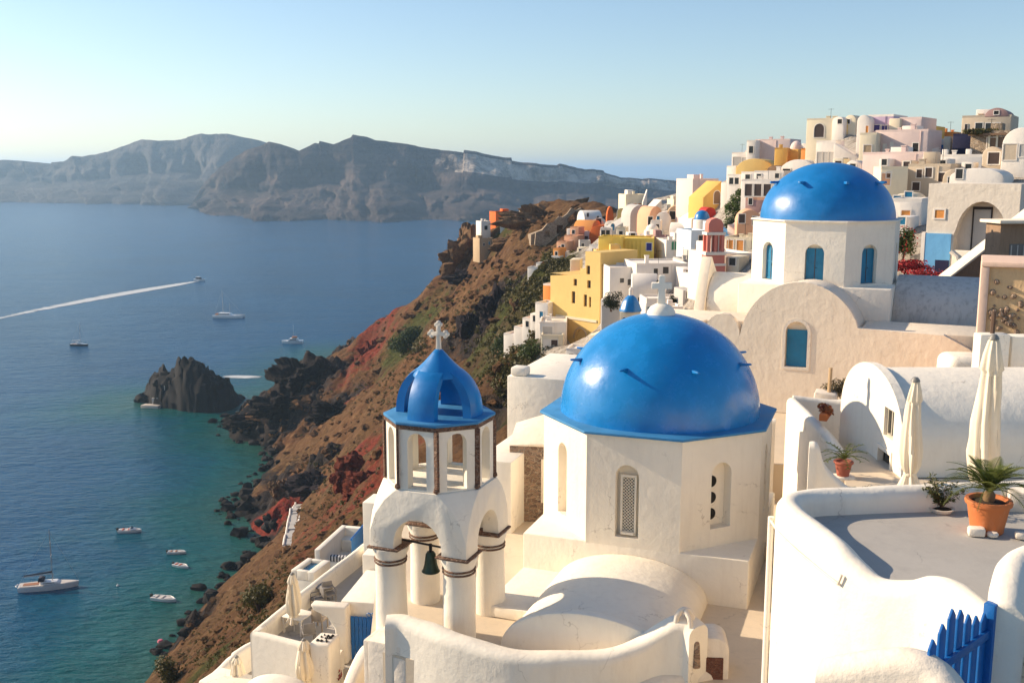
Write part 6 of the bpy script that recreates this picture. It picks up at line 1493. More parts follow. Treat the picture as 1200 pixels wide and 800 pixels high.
for a_, b_ in zip(shore3, shore3[1:]):
    L = (b_ - a_).length
    for i in range(int(L * .8)):
        t = rnd.random(); p = a_.lerp(b_, t) + Vector((rnd.gauss(0, 3.0), rnd.gauss(0, 3.0), 0))
        z = ground(p.x, p.y)
        if z < -94 or z > -80: continue
        r = rnd.choice((.5, .7, .9, 1.3, 1.9)) * rnd.uniform(.7, 1.2)
        b2 = rock_mb((0,0,0), (r, r * rnd.uniform(.6, 1), r * rnd.uniform(.5, .9)), rnd.uniform(0, 50), 2, .5)
        me_ = bpy.data.meshes.new('tmp'); b2.bm.to_mesh(me_); b2.bm.free()
        k0 = len(mb.bm.verts); mb.bm.from_mesh(me_); mb.bm.verts.ensure_lookup_table(); bpy.data.meshes.remove(me_)
        for v in mb.bm.verts[k0:]: v.co += Vector((p.x, p.y, max(z, SEA - .2) + r * .25))
tag(mb.build('shore_boulders', LAVA, smooth=True, weld=False, loc=(0,0,0)), kind='stuff')
# named sea rocks standing off the beach
for (px, py, r, lab) in ((269,665,1.6,'black boulder awash off the beach, the largest, near the moored boats'),(262,676,1.0,'small black boulder awash just left of the largest beach boulder'),(262,688,1.3,'black boulder awash nearest the shore slope')):
    p = sea(px, py); tag(rock_mb((p.x, p.y, SEA), (r*1.3, r, r*.8), px, 3).build('sea_rock', LAVA, smooth=True), lab, 'rock')
# red scree fan, white steps, pale cave mouths
def scatter_on(px, py, dz=0): 
    h = hit(px, py); return h + Vector((0,0,dz)) if h else None
a_, b_ = scatter_on(339, 640), scatter_on(352, 590)
if a_ and b_:
    st = empty('beach_steps', a_, 'straight white edged stairway running up the slope from the black beach', 'stairway')
    side = Vector((b_ - a_).cross(Vector((0,0,1)))).normalized(); nrm = 34
    for s_ in (-1, 1):
        mb = MB()
        P_ = [Vector((q_.x, q_.y, ground(q_.x, q_.y))) for q_ in [a_.lerp(b_, i/16) for i in range(17)]]
        P_ = [p + Vector((0,0,.35)) + side * s_ * 1.15 for p in P_]
        mb.tube(P_, .24, 6); mb.build('edge_wall', WH_FAR, st)
    mb = MB()
    for i in range(nrm):
        p = a_.lerp(b_, i/nrm); z = ground(p.x, p.y) + .3
        d = (b_ - a_); d.z = 0; d.normalize()
        mb.hexa([p.xy.to_3d() + side*s1*1.1 + d*s2 + Vector((0,0,zz)) for zz in (z - 1, z) for s1, s2 in ((-1,-.9),(1,-.9),(1,.9),(-1,.9))])
    mb.build('treads', VC['gr'], st, weld=False)
    print('steps', a_, b_)
# scrub on the slopes: uncountable
mb = MB(); rnd = random.Random(21); cnt = 0
for (px, py, sx, sy, num, sz) in ((620,345,40,30,260,.9),(585,400,35,30,240,.8),(600,440,40,28,260,.6),(650,310,22,14,120,.9),(480,405,24,16,120,1.0),(300,720,20,20,40,.4),(480,460,60,40,220,.7),(540,350,60,40,160,.8),(390,560,50,50,160,.6),(330,680,40,50,70,.35),(240,760,40,30,60,.35),(310,700,90,90,420,.24),(380,600,60,60,260,.28),(450,470,70,60,260,.36),(520,380,80,50,260,.42),(250,760,60,50,260,.2)):
    for i in range(num):
        h = hit(rnd.gauss(px, sx * .5), rnd.gauss(py, sy * .5))
        if not h or h.z < -84: continue
        r = sz * rnd.uniform(.4, 1.2); mb.leaves(h + Vector((0,0,r*.3)), (r, r, r * .6), 26, r * .6, rnd=rnd, lw=.6)
tag(mb.build('hillside_scrub', OLV, weld=False, loc=(0,0,0)), kind='stuff')
def slope_bush(label, px, py, r, mat, n=1200):
    h = hit(px, py)
    if not h: print('miss', label); return
    o = empty('shrub', h, label, 'shrub'); rr = random.Random(px); mb = MB()
    for i in range(8): mb.leaves(h + Vector((rr.uniform(-.6,.6)*r, rr.uniform(-.6,.6)*r, r * rr.uniform(.2,.9))), (r*.5, r*.5, r*.45), n // 8, r * .16, rnd=rr)
    mb.build('foliage', mat, o, weld=False)
    st = MB()
    for i in range(4): st.tube([h - Vector((0,0,.4)), h + Vector((rr.uniform(-.5,.5)*r, rr.uniform(-.5,.5)*r, r*.8))], r * .05, 5, r*.02)
    st.build('stem', WOODD, o)
slope_bush('rounded yellow green shrub on the brown slope left of the terrace umbrella', 305, 716, 2.4, OLV)
slope_bush('yellow green shrub at the bottom edge beside the water', 203, 794, 2.0, OLV)
slope_bush('large dark green shrub on the slope left of the bell tower cross', 478, 410, 6.5, GREEN, 2400)
slope_bush('mossy green shrub under the white cube cascade', 592, 416, 3.0, GREEN, 1600)
slope_bush('green shrub mound beneath the lower veranda storey', 622, 424, 2.2, GREEN, 1600)
# ================================================================ BOATS
HULLW = paint('boat_white', (.74,.72,.70), .35, .05, .05, 20, coat=.3); DECK = paint('boat_deck', (.55,.50,.45), .6, .15, .1); NAVYC = paint('navy_canvas', (.012,.014,.035), .8, .2, .3)
HULLD = paint('boat_dark_hull', (.03,.035,.05), .35, .1); WOODO = paint('boat_wood', (.35,.13,.04), .5, .2); ORNG = paint('boat_orange', (.5,.1,.04), .6); ALU = paint('mast_metal', (.42,.36,.33), .4, .1, metal=.3)
def boat_root(name, label, px, py, cat='boat', group=None, heading=0):
    p = sea(px, py); return empty(name, p, label, cat, group), Fr(p.x, p.y, SEA, heading)
def hull_mb(f, L, B, H, stern=.8, n=18, flare=.75, deck_in=0):
    mb = MB(); rows = []
    for i in range(n + 1):
        t = i / n; u = -L/2 + L * t
        w = B/2 * (stern + (1 - stern) * min(1, t / .4)) * (1 if t < .45 else max(.02, cos((t - .45) / .55 * pi / 2) ** .75))
        sheer = H * (1 + .22 * max(0, t - .4) ** 1.5 + .04 * (1 - t))
        uu = u + (.05 * L * (t - .5) if t > .5 else 0)
        rows.append([mb.bm.verts.new(f(a_, b_, c_)) for a_, b_, c_ in ((u, -w*.15, -.35), (u, -w*flare, -.1), (uu, -w, sheer), (uu, w, sheer), (u, w*flare, -.1), (u, w*.15, -.35))])
    for A_, B_ in zip(rows, rows[1:]):
        for k in range(6): mb.bm.faces.new([A_[k], A_[(k+1) % 6], B_[(k+1) % 6], B_[k]])
    mb.bm.faces.new(rows[0]); mb.bm.faces.new(rows[-1]); return mb
def yacht(label, px, py, L, heading, mast_h, hull=HULLW, sail=NAVYC, mast=True, cabin=True, spread=True, group='sailing yachts in the bay', dinghy=False):
    r, f = boat_root('sailing_yacht', label, px, py, 'sailing yacht', group, heading); B = L * .29; H = L * .095
    hull_mb(f, L, B, H).build('hull', hull, r, smooth=True, angle=40)
    dk = MB(); P_ = []
    for i in range(15):
        t = i / 14; w = B/2 * .9 * (.8 + .2 * min(1, t / .4)) * (1 if t < .45 else max(.02, cos((t - .45) / .55 * pi / 2) ** .75)); P_.append((-L/2*.97 + L*.98*t, w))
    dk.column(f, [(u, -w) for u, w in P_] + [(u, w) for u, w in P_[::-1]], H * 1.12, H * 1.14); dk.build('deck', DECK if hull is HULLW else HULLW, r)
    if cabin:
        cb = MB(); cb.prism(f, [(-.12*L, H*1.13), (.22*L, H*1.13), (.16*L, H*1.5), (-.10*L, H*1.65), (-.12*L, H*1.62)], -B*.26, B*.26); c_ = cb.build('cabin', HULLW, r, bevel=.05)
        MB().box(f, -.08*L, .12*L, -B*.265, B*.265, H*1.3, H*1.42).build('cabin_window', DARK, c_)
        MB().box(f, -.42*L, -.16*L, -B*.2, B*.2, H*1.141, H*1.2).build('cockpit', WOODO, r)
        MB().prism(f, [(-.16*L, H*1.7), (-.06*L, H*1.72), (-.05*L, H*2.2), (-.1*L, H*2.4), (-.15*L, H*2.35)], -B*.28, B*.28).build('sprayhood', sail, r, bevel=.05)
    um = .08 * L
    if mast:
        m_ = MB().tube([f(um, 0, H*1.1), f(um, 0, mast_h)], .085, 8, .05).build('mast', ALU, r)
        MB().tube([f(um - .1, 0, H*2.9), f(-.40*L, 0, H*2.7)], .07, 8).build('boom', ALU, r)
        MB().tube([f(um - .12, 0, H*3.3), f(um - .2*L, 0, H*3.12), f(-.40*L, 0, H*2.92)], .24, 8, .12).build('furled_sail', sail, r, smooth=True)
        if spread:
            for k in (.55, .78): MB().tube([f(um, -B*.3*(1.3-k), mast_h*k), f(um, B*.3*(1.3-k), mast_h*k)], .06, 6).build('spreader', HULLW, m_)
        for u0 in (.53*L, -.5*L): MB().tube([f(u0, 0, H*1.15), f(um, 0, mast_h*.97)], .02, 4).build('stay', ALU, r)
        for s_ in (-1, 1): MB().tube([f(um, s_*B*.45, H*1.1), f(um, 0, mast_h*.95)], .018, 4).build('stay', ALU, r)
    rl = MB()
    for s_ in (-1, 1):
        for t in (.05, .2, .35, .5): rl.tube([f(-L/2 + L*t*.95 + .1, s_*B*.42, H*1.1), f(-L/2 + L*t*.95 + .1, s_*B*.42, H*1.1 + .55)], .015, 4)
    rl.build('rail_posts', ALU, r, weld=False)
    if dinghy: MB().tube([f(-.52*L, -.8, H*1.1), f(-.55*L, 0, H*1.0), f(-.52*L, .8, H*1.1)], .13, 8).build('swim_platform', HULLW, r)
    return r
yacht('white sailing yacht with a dark covered boom moored at lower left, largest of all boats', 57, 689, 12.0, -14, 13.5, dinghy=True)
yacht('dark hulled single masted yacht anchored at the far left of the open bay', 93, 405, 9.5, 6, 12, hull=HULLD, sail=HULLW)
def motorboat(label, px, py, L, heading, group=None, open_=True, seat=ORNG, name='motorboat'):
    r, f = boat_root(name, label, px, py, 'boat', group, heading); B = L * .36; H = L * .11
    hull_mb(f, L, B, H, .85).build('hull', HULLW, r, smooth=True, angle=40)
    MB().column(f, [(-L*.44, -B*.36), (L*.16, -B*.38), (L*.34, -B*.18), (L*.38, 0), (L*.34, B*.18), (L*.16, B*.38), (-L*.44, B*.36)], H*1.12, H*1.15).build('well', DECK, r)
    for u in (-.28, -.02): MB().box(f, L*u - .16, L*u + .16, -B*.34, B*.34, H*1.152, H*1.4).build('bench', seat, r, bevel=.02)
    MB().tube([f(-L*.46, -B*.40, H*1.18), f(-L*.1, -B*.46, H*1.2), f(L*.2, -B*.42, H*1.3), f(L*.46, 0, H*1.42), f(L*.2, B*.42, H*1.3), f(-L*.1, B*.46, H*1.2), f(-L*.46, B*.40, H*1.18)], .06, 6).build('gunwale', HULLW, r, smooth=True)
    m_ = MB().box(f, -L*.56, -L*.49, -.16, .16, -.3, H*1.1).box(f, -L*.58, -L*.48, -.2, .2, H*1.102, H*1.9).build('outboard_motor', IRON, r, bevel=.04)
    if not open_:
        MB().prism(f, [(L*.02, H*1.15), (L*.3, H*1.2), (L*.2, H*1.6), (L*.05, H*1.95), (L*.02, H*1.9)], -B*.34, B*.34).build('cuddy', HULLW, r, bevel=.04)
        MB().prism(f, [(L*.055, H*1.97), (L*.15, H*1.72), (L*.165, H*1.75), (L*.07, H*2.3)], -B*.3, B*.3).build('windscreen', DARK, r)
    return r
gb = 'small white boats moored off the beach'
motorboat('white motorboat with red seats, largest and leftmost of the small moored boats', 152, 623, 5.6, -6, gb, False)
motorboat('white rowing boat, uppermost of the two side by side near the beach', 207, 648, 4.3, -2, gb, seat=WOODO)
motorboat('white rowing boat with red seats lying tilted just below another near the beach', 212, 664, 4.3, 24, gb)
motorboat('long white open boat with a bare deck, nearest the bottom of the photo', 192, 703, 5.6, 14, gb, seat=DECK)
# mooring buoy
p = sea(138, 686); bo = empty('buoy', p, 'tiny white mooring buoy left of the long white open boat', 'buoy'); MB().lathe(Fr(p.x, p.y, SEA), [(0,-.2),(.25,-.1),(.3,.08),(.2,.28),(.06,.34),(.05,.5),(0,.52)], 12).build('float', HULLW, bo, smooth=True)
p = sea(150, 756)
p = sea(188, 752); tag(MB().lathe(Fr(p.x, p.y, SEA), [(0,-.2),(.5,-.1),(.6,.15),(.45,.5),(0,.65)], 12).build('buoy', paint('pink_plastic', (.6,.12,.16), .4), smooth=True), 'pink buoy floating close to the black shore at lower left', 'buoy')
# catamaran with bare masts
r, f = boat_root('catamaran', 'long white charter boat with two bare masts anchored mid bay', 268, 372, 'sailing boat', None, 4); L = 19
for s_ in (-2.2, 2.2): hull_mb(f.sub(0, s_, 0), L, 2.2, 1.5, .7).build('hull', HULLW, r, smooth=True)
MB().box(f, -L*.4, L*.22, -2.6, 2.6, 1.3, 1.75).build('bridge_deck', HULLW, r, bevel=.1)
MB().prism(f, [(-L*.34, 1.753), (L*.12, 1.753), (L*.05, 2.9), (-L*.3, 3.1)], -2, 2).build('cabin', HULLW, r, bevel=.1)
MB().box(f, -L*.3, L*.06, -2.05, 2.05, 2.1, 2.6).build('cabin_window', DARK, r)
MB().box(f, -L*.42, -L*.3, -2, 2, 1.753, 2.5).build('cockpit', WOODO, r)
MB().tube([f(-.18*L, 0, 3), f(-.19*L, 0, 17)], .13, 7, .07).build('mast', ALU, r); MB().tube([f(.05*L, 0, 2.8), f(.045*L, 0, 9)], .09, 7, .05).build('mast', ALU, r)
MB().tube([f(.5*L, 0, 1.7), f(-.19*L, 0, 16.5)], .03, 4).build('stay', ALU, r); MB().tube([f(-.48*L, 0, 1.9), f(-.19*L, 0, 16.5)], .03, 4).build('stay', ALU, r)
# cruiser with cabin at right of bay
r, f = boat_root('cabin_cruiser', 'white cabin cruiser with a thin mast anchored right of the long charter boat', 343, 402, 'boat', None, 178); L = 11
hull_mb(f, L, 4.0, 1.4, .85).build('hull', HULLW, r, smooth=True)
MB().prism(f, [(-L*.3, 1.55), (L*.22, 1.55), (L*.12, 2.7), (-L*.26, 2.9)], -1.5, 1.5).build('cabin', HULLW, r, bevel=.1)
MB().box(f, -L*.2, L*.1, -1.55, 1.55, 1.9, 2.45).build('cabin_window', DARK, r)
MB().box(f, -L*.22, L*.02, -1.2, 1.2, 2.9, 3.6).build('flybridge', WOODO, r, bevel=.1)
MB().tube([f(-.05*L, 0, 3.4), f(-.05*L, 0, 10)], .07, 6, .04).build('mast', ALU, r)
# speeding motor boat with wake
r, f = boat_root('motor_yacht', 'small motor yacht speeding to the right ahead of a long white wake', 234, 329, 'boat', None, 14); L = 10
hull_mb(f, L, 3.4, 1.5, .9).build('hull', HULLW, r, smooth=True)
MB().prism(f, [(-L*.3, 1.6), (L*.18, 1.6), (L*.06, 3.0), (-L*.28, 3.2)], -1.3, 1.3).build('cabin', HULLD, r, bevel=.1)
MB().box(f, -L*.3, L*.04, -1.35, 1.35, 3.2, 3.4).build('roof', HULLW, r)
def foam_mat():
    m, nt, b = new_mat('foam'); b.inputs['Base Color'].default_value = (.62,.64,.64,1); b.inputs['Roughness'].default_value = .9
    n1 = noise_tex(nt, .12, 6, .7, vec_scale=(.5, 1.5, 1)); a_ = attr(nt, 'dens')
    s = addm(nt, a_, addm(nt, addm(nt, n1.outputs['Fac'], .5, 'SUBTRACT'), 1.5, 'MULTIPLY'))
    r_ = ramp(nt, s, [(.25,(0,0,0)),(.75,(1,1,1))]); k = addm(nt, r_.outputs['Color'], .85, 'MULTIPLY')
    nt.links.new(k, b.inputs['Alpha']); return m
FOAM = foam_mat()
def foam(name, rows, W_=1.0):
    """rows: list of (centre px, py, half width in metres across, density)"""
    verts = []; dens = []; n = 9
    for px, py, w0, w1, d in rows:
        p = sea(px, py)
        for k in range(n):
            t = k / (n - 1); verts.append((p.x + (.25) * (t - .5) * (w0 + w1), p.y - W_*w0 + W_*(w0 + w1) * t, SEA + .12)); dens.append(d * sin(pi * t) ** .6)
    me = bpy.data.meshes.new(name); m = len(rows)
    me.from_pydata(verts, [], [(i*n+j, i*n+j+1, (i+1)*n+j+1, (i+1)*n+j) for i in range(m-1) for j in range(n-1)])
    a_ = me.attributes.new('dens', 'FLOAT', 'POINT'); a_.data.foreach_set('value', np.array(dens, np.float32)); me.materials.append(FOAM)
    o = bpy.data.objects.new(name, me); COL.objects.link(o); tag(o, kind='stuff'); return o
foam('wake_foam', [(232,329.5,5,4,1.9),(222,331.5,9,6,1.8),(205,334,13,9,1.6),(185,337,17,11,1.45),(160,341,20,13,1.25),(130,346,24,15,1.05),(95,352,28,18,.85),(55,360,32,21,.7),(10,369,38,24,.58),(-30,378,42,28,.5)], 2.5)
foam('wake_ripple', [(228,329,2,2,.5),(170,338,4,4,.25),(110,345,5,5,.22),(40,356,7,7,.18),(-30,367,8,8,.15)])
foam('rock_foam', [(262,441,3,3,.4),(275,441.5,4,4,.75),(290,441.8,4,4,.8),(306,442,3,3,.55)])
# ================================================================ LOWER LEFT TERRACES
ZL = -20.0
lt = empty('cafe_terrace', (-7, 44, -25), 'white walled lower left terrace with tables and a closed umbrella over the cliff', 'terrace')
c0 = atz(298, 738, -19.15); c1 = atz(374, 757, -19.15); c2 = atz(428, 636, -19.15)
MB().column(Fr(0,0,0), [(c0.x, c0.y), (c1.x, c1.y), (-3.2, 38.0), (-3.0, 54), (c2.x, c2.y)], -30, ZL).build('floor', GREYFL, lt)
MB().wall([(c0.x, c0.y, c0.z), (c1.x, c1.y, c1.z), (c1.x + 1.0, c1.y - .35, c1.z)], -30, .35, 6, 8).build('front_wall', WHITE, lt, smooth=True)
MB().wall([(c0.x, c0.y - .1, c0.z), (c0.x * .55 + c2.x * .45, c0.y * .55 + c2.y * .45, c0.z + .05), (c2.x, c2.y, c2.z), (c2.x + .8, c2.y + 3, c2.z)], -30, .4, 6, 20).build('cliff_wall', WHITE, lt, smooth=True, jit=.03)
MB().box(Fr(c0.x, c0.y, 0, 20), .0, .3, -.05, .3, -30, -19.1).build('corner', WHITE, lt, bevel=.04)
# pool terrace and seating court further along the cliff
pa = atz(372, 690, -21.2)
pt = empty('pool_terrace', (pa.x, pa.y + 3, -26), 'white plunge pool terrace beyond the cafe terrace wall', 'terrace')
Y0 = 55.0; zpl = at(362, 672, 57).z
fp = Fr(at(358, 700, 56).x, 56, 0, 18)
mb = MB()
MB().box(fp, -.9, .6, 0, 2.0, -30, zpl).build('base', WHITE, pt, bevel=.05)
for (u0,u1,v0,v1) in ((-.9,-.55,0,2.0),(.15,.6,0,2.0),(-.549,.149,1.75,2.0),(-.549,.149,0,.3)): MB().box(fp, u0, u1, v0, v1, zpl + .002, zpl + .55).build('rim', WHITE, pt, bevel=.05)
MB().box(fp, -.54, .14, .31, 1.74, zpl + .003, zpl + .36).build('water', paint('pool_water', (.01,.13,.22), .08, .2, .4, 6), pt)
sc = empty('seating_court', (at(410, 650, 62).x, 62, -27), 'white walled seating court with striped cushions next to the pool terrace', 'court')
fs = Fr(at(373, 680, 60).x, 60, 0, 12)
zt0 = at(373, 618, 64).z; zs0 = at(380, 660, 60).z
w4 = (at(440, 615, 62).x - at(373, 618, 64).x)
MB().box(fs, 0, w4 + 2, 0, 5, -32, zs0 - .45).build('floor', WHITE, sc)
MB().box(fs, 0, w4 + 2, 4.2, 4.6, zs0 - .449, zt0).build('back_wall', WHITE, sc, bevel=.05)
MB().box(fs, -.2, .18, 0, 4.6, -32, zt0 + .02).build('side_wall', WHITE, sc, bevel=.06)
MB().box(fs, .182, w4 * .6, 3.4, 4.198, zs0 - .448, zs0 + .35).build('bench', WHITE, sc, bevel=.05)
MB().box(fs, .5, w4 * .62, .3, .8, zs0 - .448, zs0 + .05).build('front_bench', WHITE, sc, bevel=.05)
def stripes(name):
    m, nt, b = new_mat(name); g = mk(nt, 'ShaderNodeNewGeometry'); wv = mk(nt, 'ShaderNodeTexWave'); wv.inputs['Scale'].default_value = 1.6; wv.inputs['Distortion'].default_value = .6
    nt.links.new(g.outputs['Position'], wv.inputs[0]); r_ = ramp(nt, wv.outputs['Fac'], [(.45,(.06,.06,.065)),(.55,(.6,.58,.55))]); nt.links.new(r_.outputs['Color'], b.inputs['Base Color']); b.inputs['Roughness'].default_value = .95; return m
STR = stripes('striped_cloth')
tag(MB().box(fs, .6, w4 * .58, .32, .78, zs0 + .053, zs0 + .42).build('striped_cushion', STR, bevel=.08, jit=.04), 'flat black and white striped cushion on the front bench of the seating court', 'cushion')
tag(MB().box(fs, w4*.34, w4*.60, 2.5, 3.2, zs0 + .0, zs0 + .75).build('striped_armchair', STR, bevel=.12, jit=.04), 'black and white striped soft armchair before the court back wall', 'armchair')
fl_ = fs.sub(w4*.68, 2.6, 0); fi = empty('garden_lamp', fl_(0, 0, zs0 - .44), 'thin dark upright lamp beside the striped armchair', 'lamp')
MB().lathe(fl_, [(0, zs0 - .44), (.2, zs0 - .43), (.2, zs0 - .38), (.04, zs0 - .34), (.04, zs0 + .7), (.1, zs0 + .75), (.1, zs0 + .95), (0, zs0 + .98)], 12).build('stand', IRON, fi, smooth=True); MB().lathe(fl_, [(0, zs0 + .985), (.14, zs0 + 1.0), (.16, zs0 + 1.15), (.1, zs0 + 1.28), (0, zs0 + 1.3)], 12).build('lamp_head', IRON, fi, smooth=True)
# blue stair rail
fr0, fr1 = at(412, 652, 52), at(433, 626, 56)
br = empty('blue_handrail', fr0, 'blue painted boarded stair rail rising behind the left tower column', 'handrail')
sd_ = Vector((0,0,1)); d_ = (fr1 - fr0)
MB().hexa([fr0, fr1, fr1 + Vector((.05,.3,0)), fr0 + Vector((.05,.3,0)), fr0 + sd_*.9, fr1 + sd_*.9, fr1 + Vector((.05,.3,.9)), fr0 + Vector((.05,.3,.9))]).build('panel', paint('mid_blue', (.02,.14,.36), .5), br)
MB().tube([fr0 + sd_*.95, fr1 + sd_*.95], .06, 7).build('rail', GATEB, br)
# white side blocks, arch and blue gate near the columns
b0 = at(400, 735, 39.5); fb_ = Fr(b0.x, b0.y, 0, 10)
ar = empty('terrace_arch', fb_(0, .5, ZL), 'white plaster arch with a thick leg beside the blue gate', 'arch')
mb = MB(); zl0 = ZL + .002
mb.prism(fb_, [(-.22, ZL), (.24, ZL), (.24, ZL + 2.5), (-1.35, ZL + 2.5), (-1.2, ZL + 2.25), (-.6, ZL + 1.98), (-.3, ZL + 1.5)], 0, .55); mb.build('leg', WHITE, ar, bevel=.1, seg=3)
MB().box(fb_, -.2, 2.2, .56, 4.0, ZL + .5, ZL + 2.52).build('roof_block', WHITE, ar, bevel=.06)
MB().box(fb_, -.4, 2.2, 4.01, 6.6, ZL + .5, ZL + 3.2).build('upper_block', WHITE, ar, bevel=.06)
gl = empty('blue_gate', fb_(.8, .4, ZL), 'deep blue slatted gate beside the left column of the bell tower', 'gate')
for i in range(7): MB().box(fb_, .27 + i*.17, .42 + i*.17, .40, .44, ZL + .06, ZL + 1.95).build('slat', GATEB, gl)
MB().box(fb_, .26, 1.48, .445, .48, ZL + .4, ZL + .52).build('crossbar', GATEB, gl); MB().box(fb_, .26, 1.48, .445, .48, ZL + 1.5, ZL + 1.62).build('crossbar', GATEB, gl)
for i in range(3): MB().tube([fb_(1.05 + i*.17 + .09*cos(t*pi/5), .42, ZL + 2.05 + .09*sin(t*pi/5)) for t in range(11)], .022, 5).build('scroll', GATEB, gl)
e0 = at(424, 735, 37.5)
tag(MB().wall([(e0.x + .25, e0.y + .6, ZL + 1.6), (e0.x, e0.y, ZL + 1.55), (e0.x - .5, e0.y - 1.2, ZL + .6), (e0.x - 1.0, e0.y - 2.4, ZL - .6), (e0.x - 1.3, e0.y - 3.2, ZL - 1.6)], -32, .55, 8, 24).build('stair_wall', WHITE, smooth=True, jit=.03), 'thick white stair wall dropping towards the bottom edge left of the corner pier', 'wall')
stp = empty('grey_stairs', (e0.x + .9, e0.y - 2, -26), 'grey stairs with white edges beside the corner pier', 'stairs')
fst = Fr(e0.x + .1, e0.y - .6, 0, 20)
for i in range(8):
    z = ZL + .2 - .24 * i
    MB().box(fst, -.2 - .1*i, 1.9, -.42*(i+1), -.42*i - .003, -30, z).build('step', GREYFL, stp); MB().box(fst, -.2 - .1*i, 1.9, -.42*(i+1) - .03, -.42*(i+1) - .002, z - .2, z + .01).build('nosing', WHITE, stp)
# curved banister diagonal from the arch down
q = atz(345, 741, ZL); umbrella((q.x, q.y, ZL), at(345, 671, q.y).z - ZL, .32, 'closed cream umbrella standing at the white table on the lower left terrace', 'closed cream umbrellas of the lower left terraces', seed=7)
q = at(358, 800, 38.0); umbrella((q.x, q.y, q.z - .5), at(358, 748, 38).z - q.z + .5, .36, 'closed cream umbrella at the foot of the terrace wall next to red flowers', 'closed cream umbrellas of the lower left terraces', seed=8)
q = at(279, 805, 43.0); umbrella((q.x, q.y, q.z - .4), at(279, 768, 43).z - q.z + .4, .34, 'closed cream umbrella at the bottom left beside the rounded white roof', 'closed cream umbrellas of the lower left terraces', seed=9)
def table(label, px, py, z, w, d, h, ang, leg=WHITE, name='cafe_table'):
    q = atz(px, py, z); f = Fr(q.x, q.y, z, ang); r = empty(name, q, label, 'table')
    MB().box(f, -w/2, w/2, -d/2, d/2, h - .05, h).build('top', WHITE, r, bevel=.015)
    for u, v in ((-1,-1),(1,-1),(1,1),(-1,1)): MB().box(f, u*(w/2-.07) - .035, u*(w/2-.07) + .035, v*(d/2-.07) - .035, v*(d/2-.07) + .035, 0.004, h - .052).build('leg', leg, r)
    return r
def chair(label, px, py, z, ang, mat=GREYW, group='chairs on the lower left terrace'):
    q = atz(px, py, z); f = Fr(q.x, q.y, z, ang); r = empty('cafe_chair', q, label, 'chair', group)
    MB().box(f, -.27, .27, -.27, .27, .42, .50).build('seat', mat, r, bevel=.03)
    MB().prism(f.sub(0, 0, 0), [(-.27, .52), (.27, .52), (.25, .98), (-.25, .98)], .22, .29).build('backrest', mat, r, bevel=.03)
    for s_ in (-1, 1): 
        MB().box(f, s_*.28 - .025, s_*.28 + .025, -.25, .26, .66, .70).build('armrest', mat, r, bevel=.01)
        for v in (-.24, .24): MB().box(f, s_*.25 - .025, s_*.25 + .025, v - .025, v + .025, .004, .418 if v > 0 else .655).build('leg', mat, r)
    return r
table('square white cafe table beside the closed umbrella on the lower left terrace', 350, 738, ZL, 1.05, 1.0, .76, 25)
TANW = paint('tan_wicker', (.42,.34,.25), .8, .2, .6, 60)
chair('tan chair with its back turned, right of the white cafe table', 375, 736, ZL, 200, TANW)
chair('grey chair in front of the white cafe table next to the planter block', 362, 752, ZL, 160)
chair('grey wicker chair facing the sea, left of the pair behind the cafe table', 372, 712, ZL, 60)
chair('grey wicker chair under the arch, right of the pair behind the cafe table', 386, 706, ZL, -30)
rt2 = empty('round_table', atz(379, 709, ZL), 'low round grey table between the wicker chairs under the arch', 'table')
q = atz(380, 703, ZL); f = Fr(q.x, q.y, ZL)
MB().lathe(f, [(0,.7),(.42,.7),(.44,.73),(.42,.76),(0,.76)], 24).build('top', GREYW, rt2, smooth=True, angle=40); MB().lathe(f, [(0,.69),(.05,.69),(.05,.08),(.28,.05),(.28,.004),(0,.004)], 16).build('pedestal', GREYW, rt2, smooth=True)
q = at(380, 775, 38.3); fpb = Fr(q.x, q.y - .2, 0, 15)
pbk = empty('planter_block', (q.x, q.y, -24), 'tall white planter block holding dark stones beside the terrace wall', 'planter')
zb_ = at(378, 748, q.y).z
MB().box(fpb, -.45, .42, -.3, .8, -30, zb_).build('body', WHITE, pbk, bevel=.12, seg=3, jit=.03)
mb = MB(); rnd = random.Random(4)
for i in range(16): mb.lathe(fpb.sub(rnd.uniform(-.3,.25), rnd.uniform(-.1,.6), zb_ + .03), [(0,-.05),(.065*rnd.uniform(.6,1.4),0),(0,.07)], 7)
mb.build('stones', IRON, pbk)
q = at(384, 790, 38.6); fo = empty('flower_bed', (q.x, q.y, q.z - .5), 'patch of red flowers at the foot of the white planter block', 'flowers')
MB().leaves(q, (.55, .5, .42), 900, .11).build('leaves', GREEN, fo, weld=False); MB().leaves(q + Vector((0,-.03,.06)), (.58, .52, .44), 420, .09, shell=.9, lw=.9).build('blossoms', REDF, fo, weld=False)
# bottom-left parapets and rounded roof
pA, pB, pC = at(240, 800, 46), at(272, 772, 48), at(302, 748, 50)
tag(MB().wall([(pA.x - 1.2, pA.y - 2, pA.z - .8), (pA.x, pA.y, pA.z), (pB.x - .3, pB.y, pB.z - .1), (pB.x + .1, pB.y + .3, pB.z + .25), (pC.x, pC.y, pC.z)], -36, .5, 6, 24).build('cliff_parapet', WHITE, smooth=True, jit=.03), 'stepped white parapet along the cliff edge at the bottom left', 'wall')
tag(MB().column(Fr(0,0,0), [(pA.x, pA.y), (pC.x, pC.y), (pC.x + 3, pC.y - 6), (pA.x + 5, pA.y - 6)], -36, pA.z - .9).build('lower_terrace', GREYFL), 'grey floored terrace strip behind the stepped cliff parapet', 'terrace')
pD = at(262, 790, 43); tag(MB().box(Fr(pD.x, pD.y, 0, 25), -.6, 1.6, -1, .5, -36, pD.z + .05).build('white_hut', WHITE, bevel=.1), 'white slanted block at the very bottom left corner of the terraces', 'hut')
pE = at(330, 789, 36.5); fe = Fr(pE.x, pE.y, 0, 15)
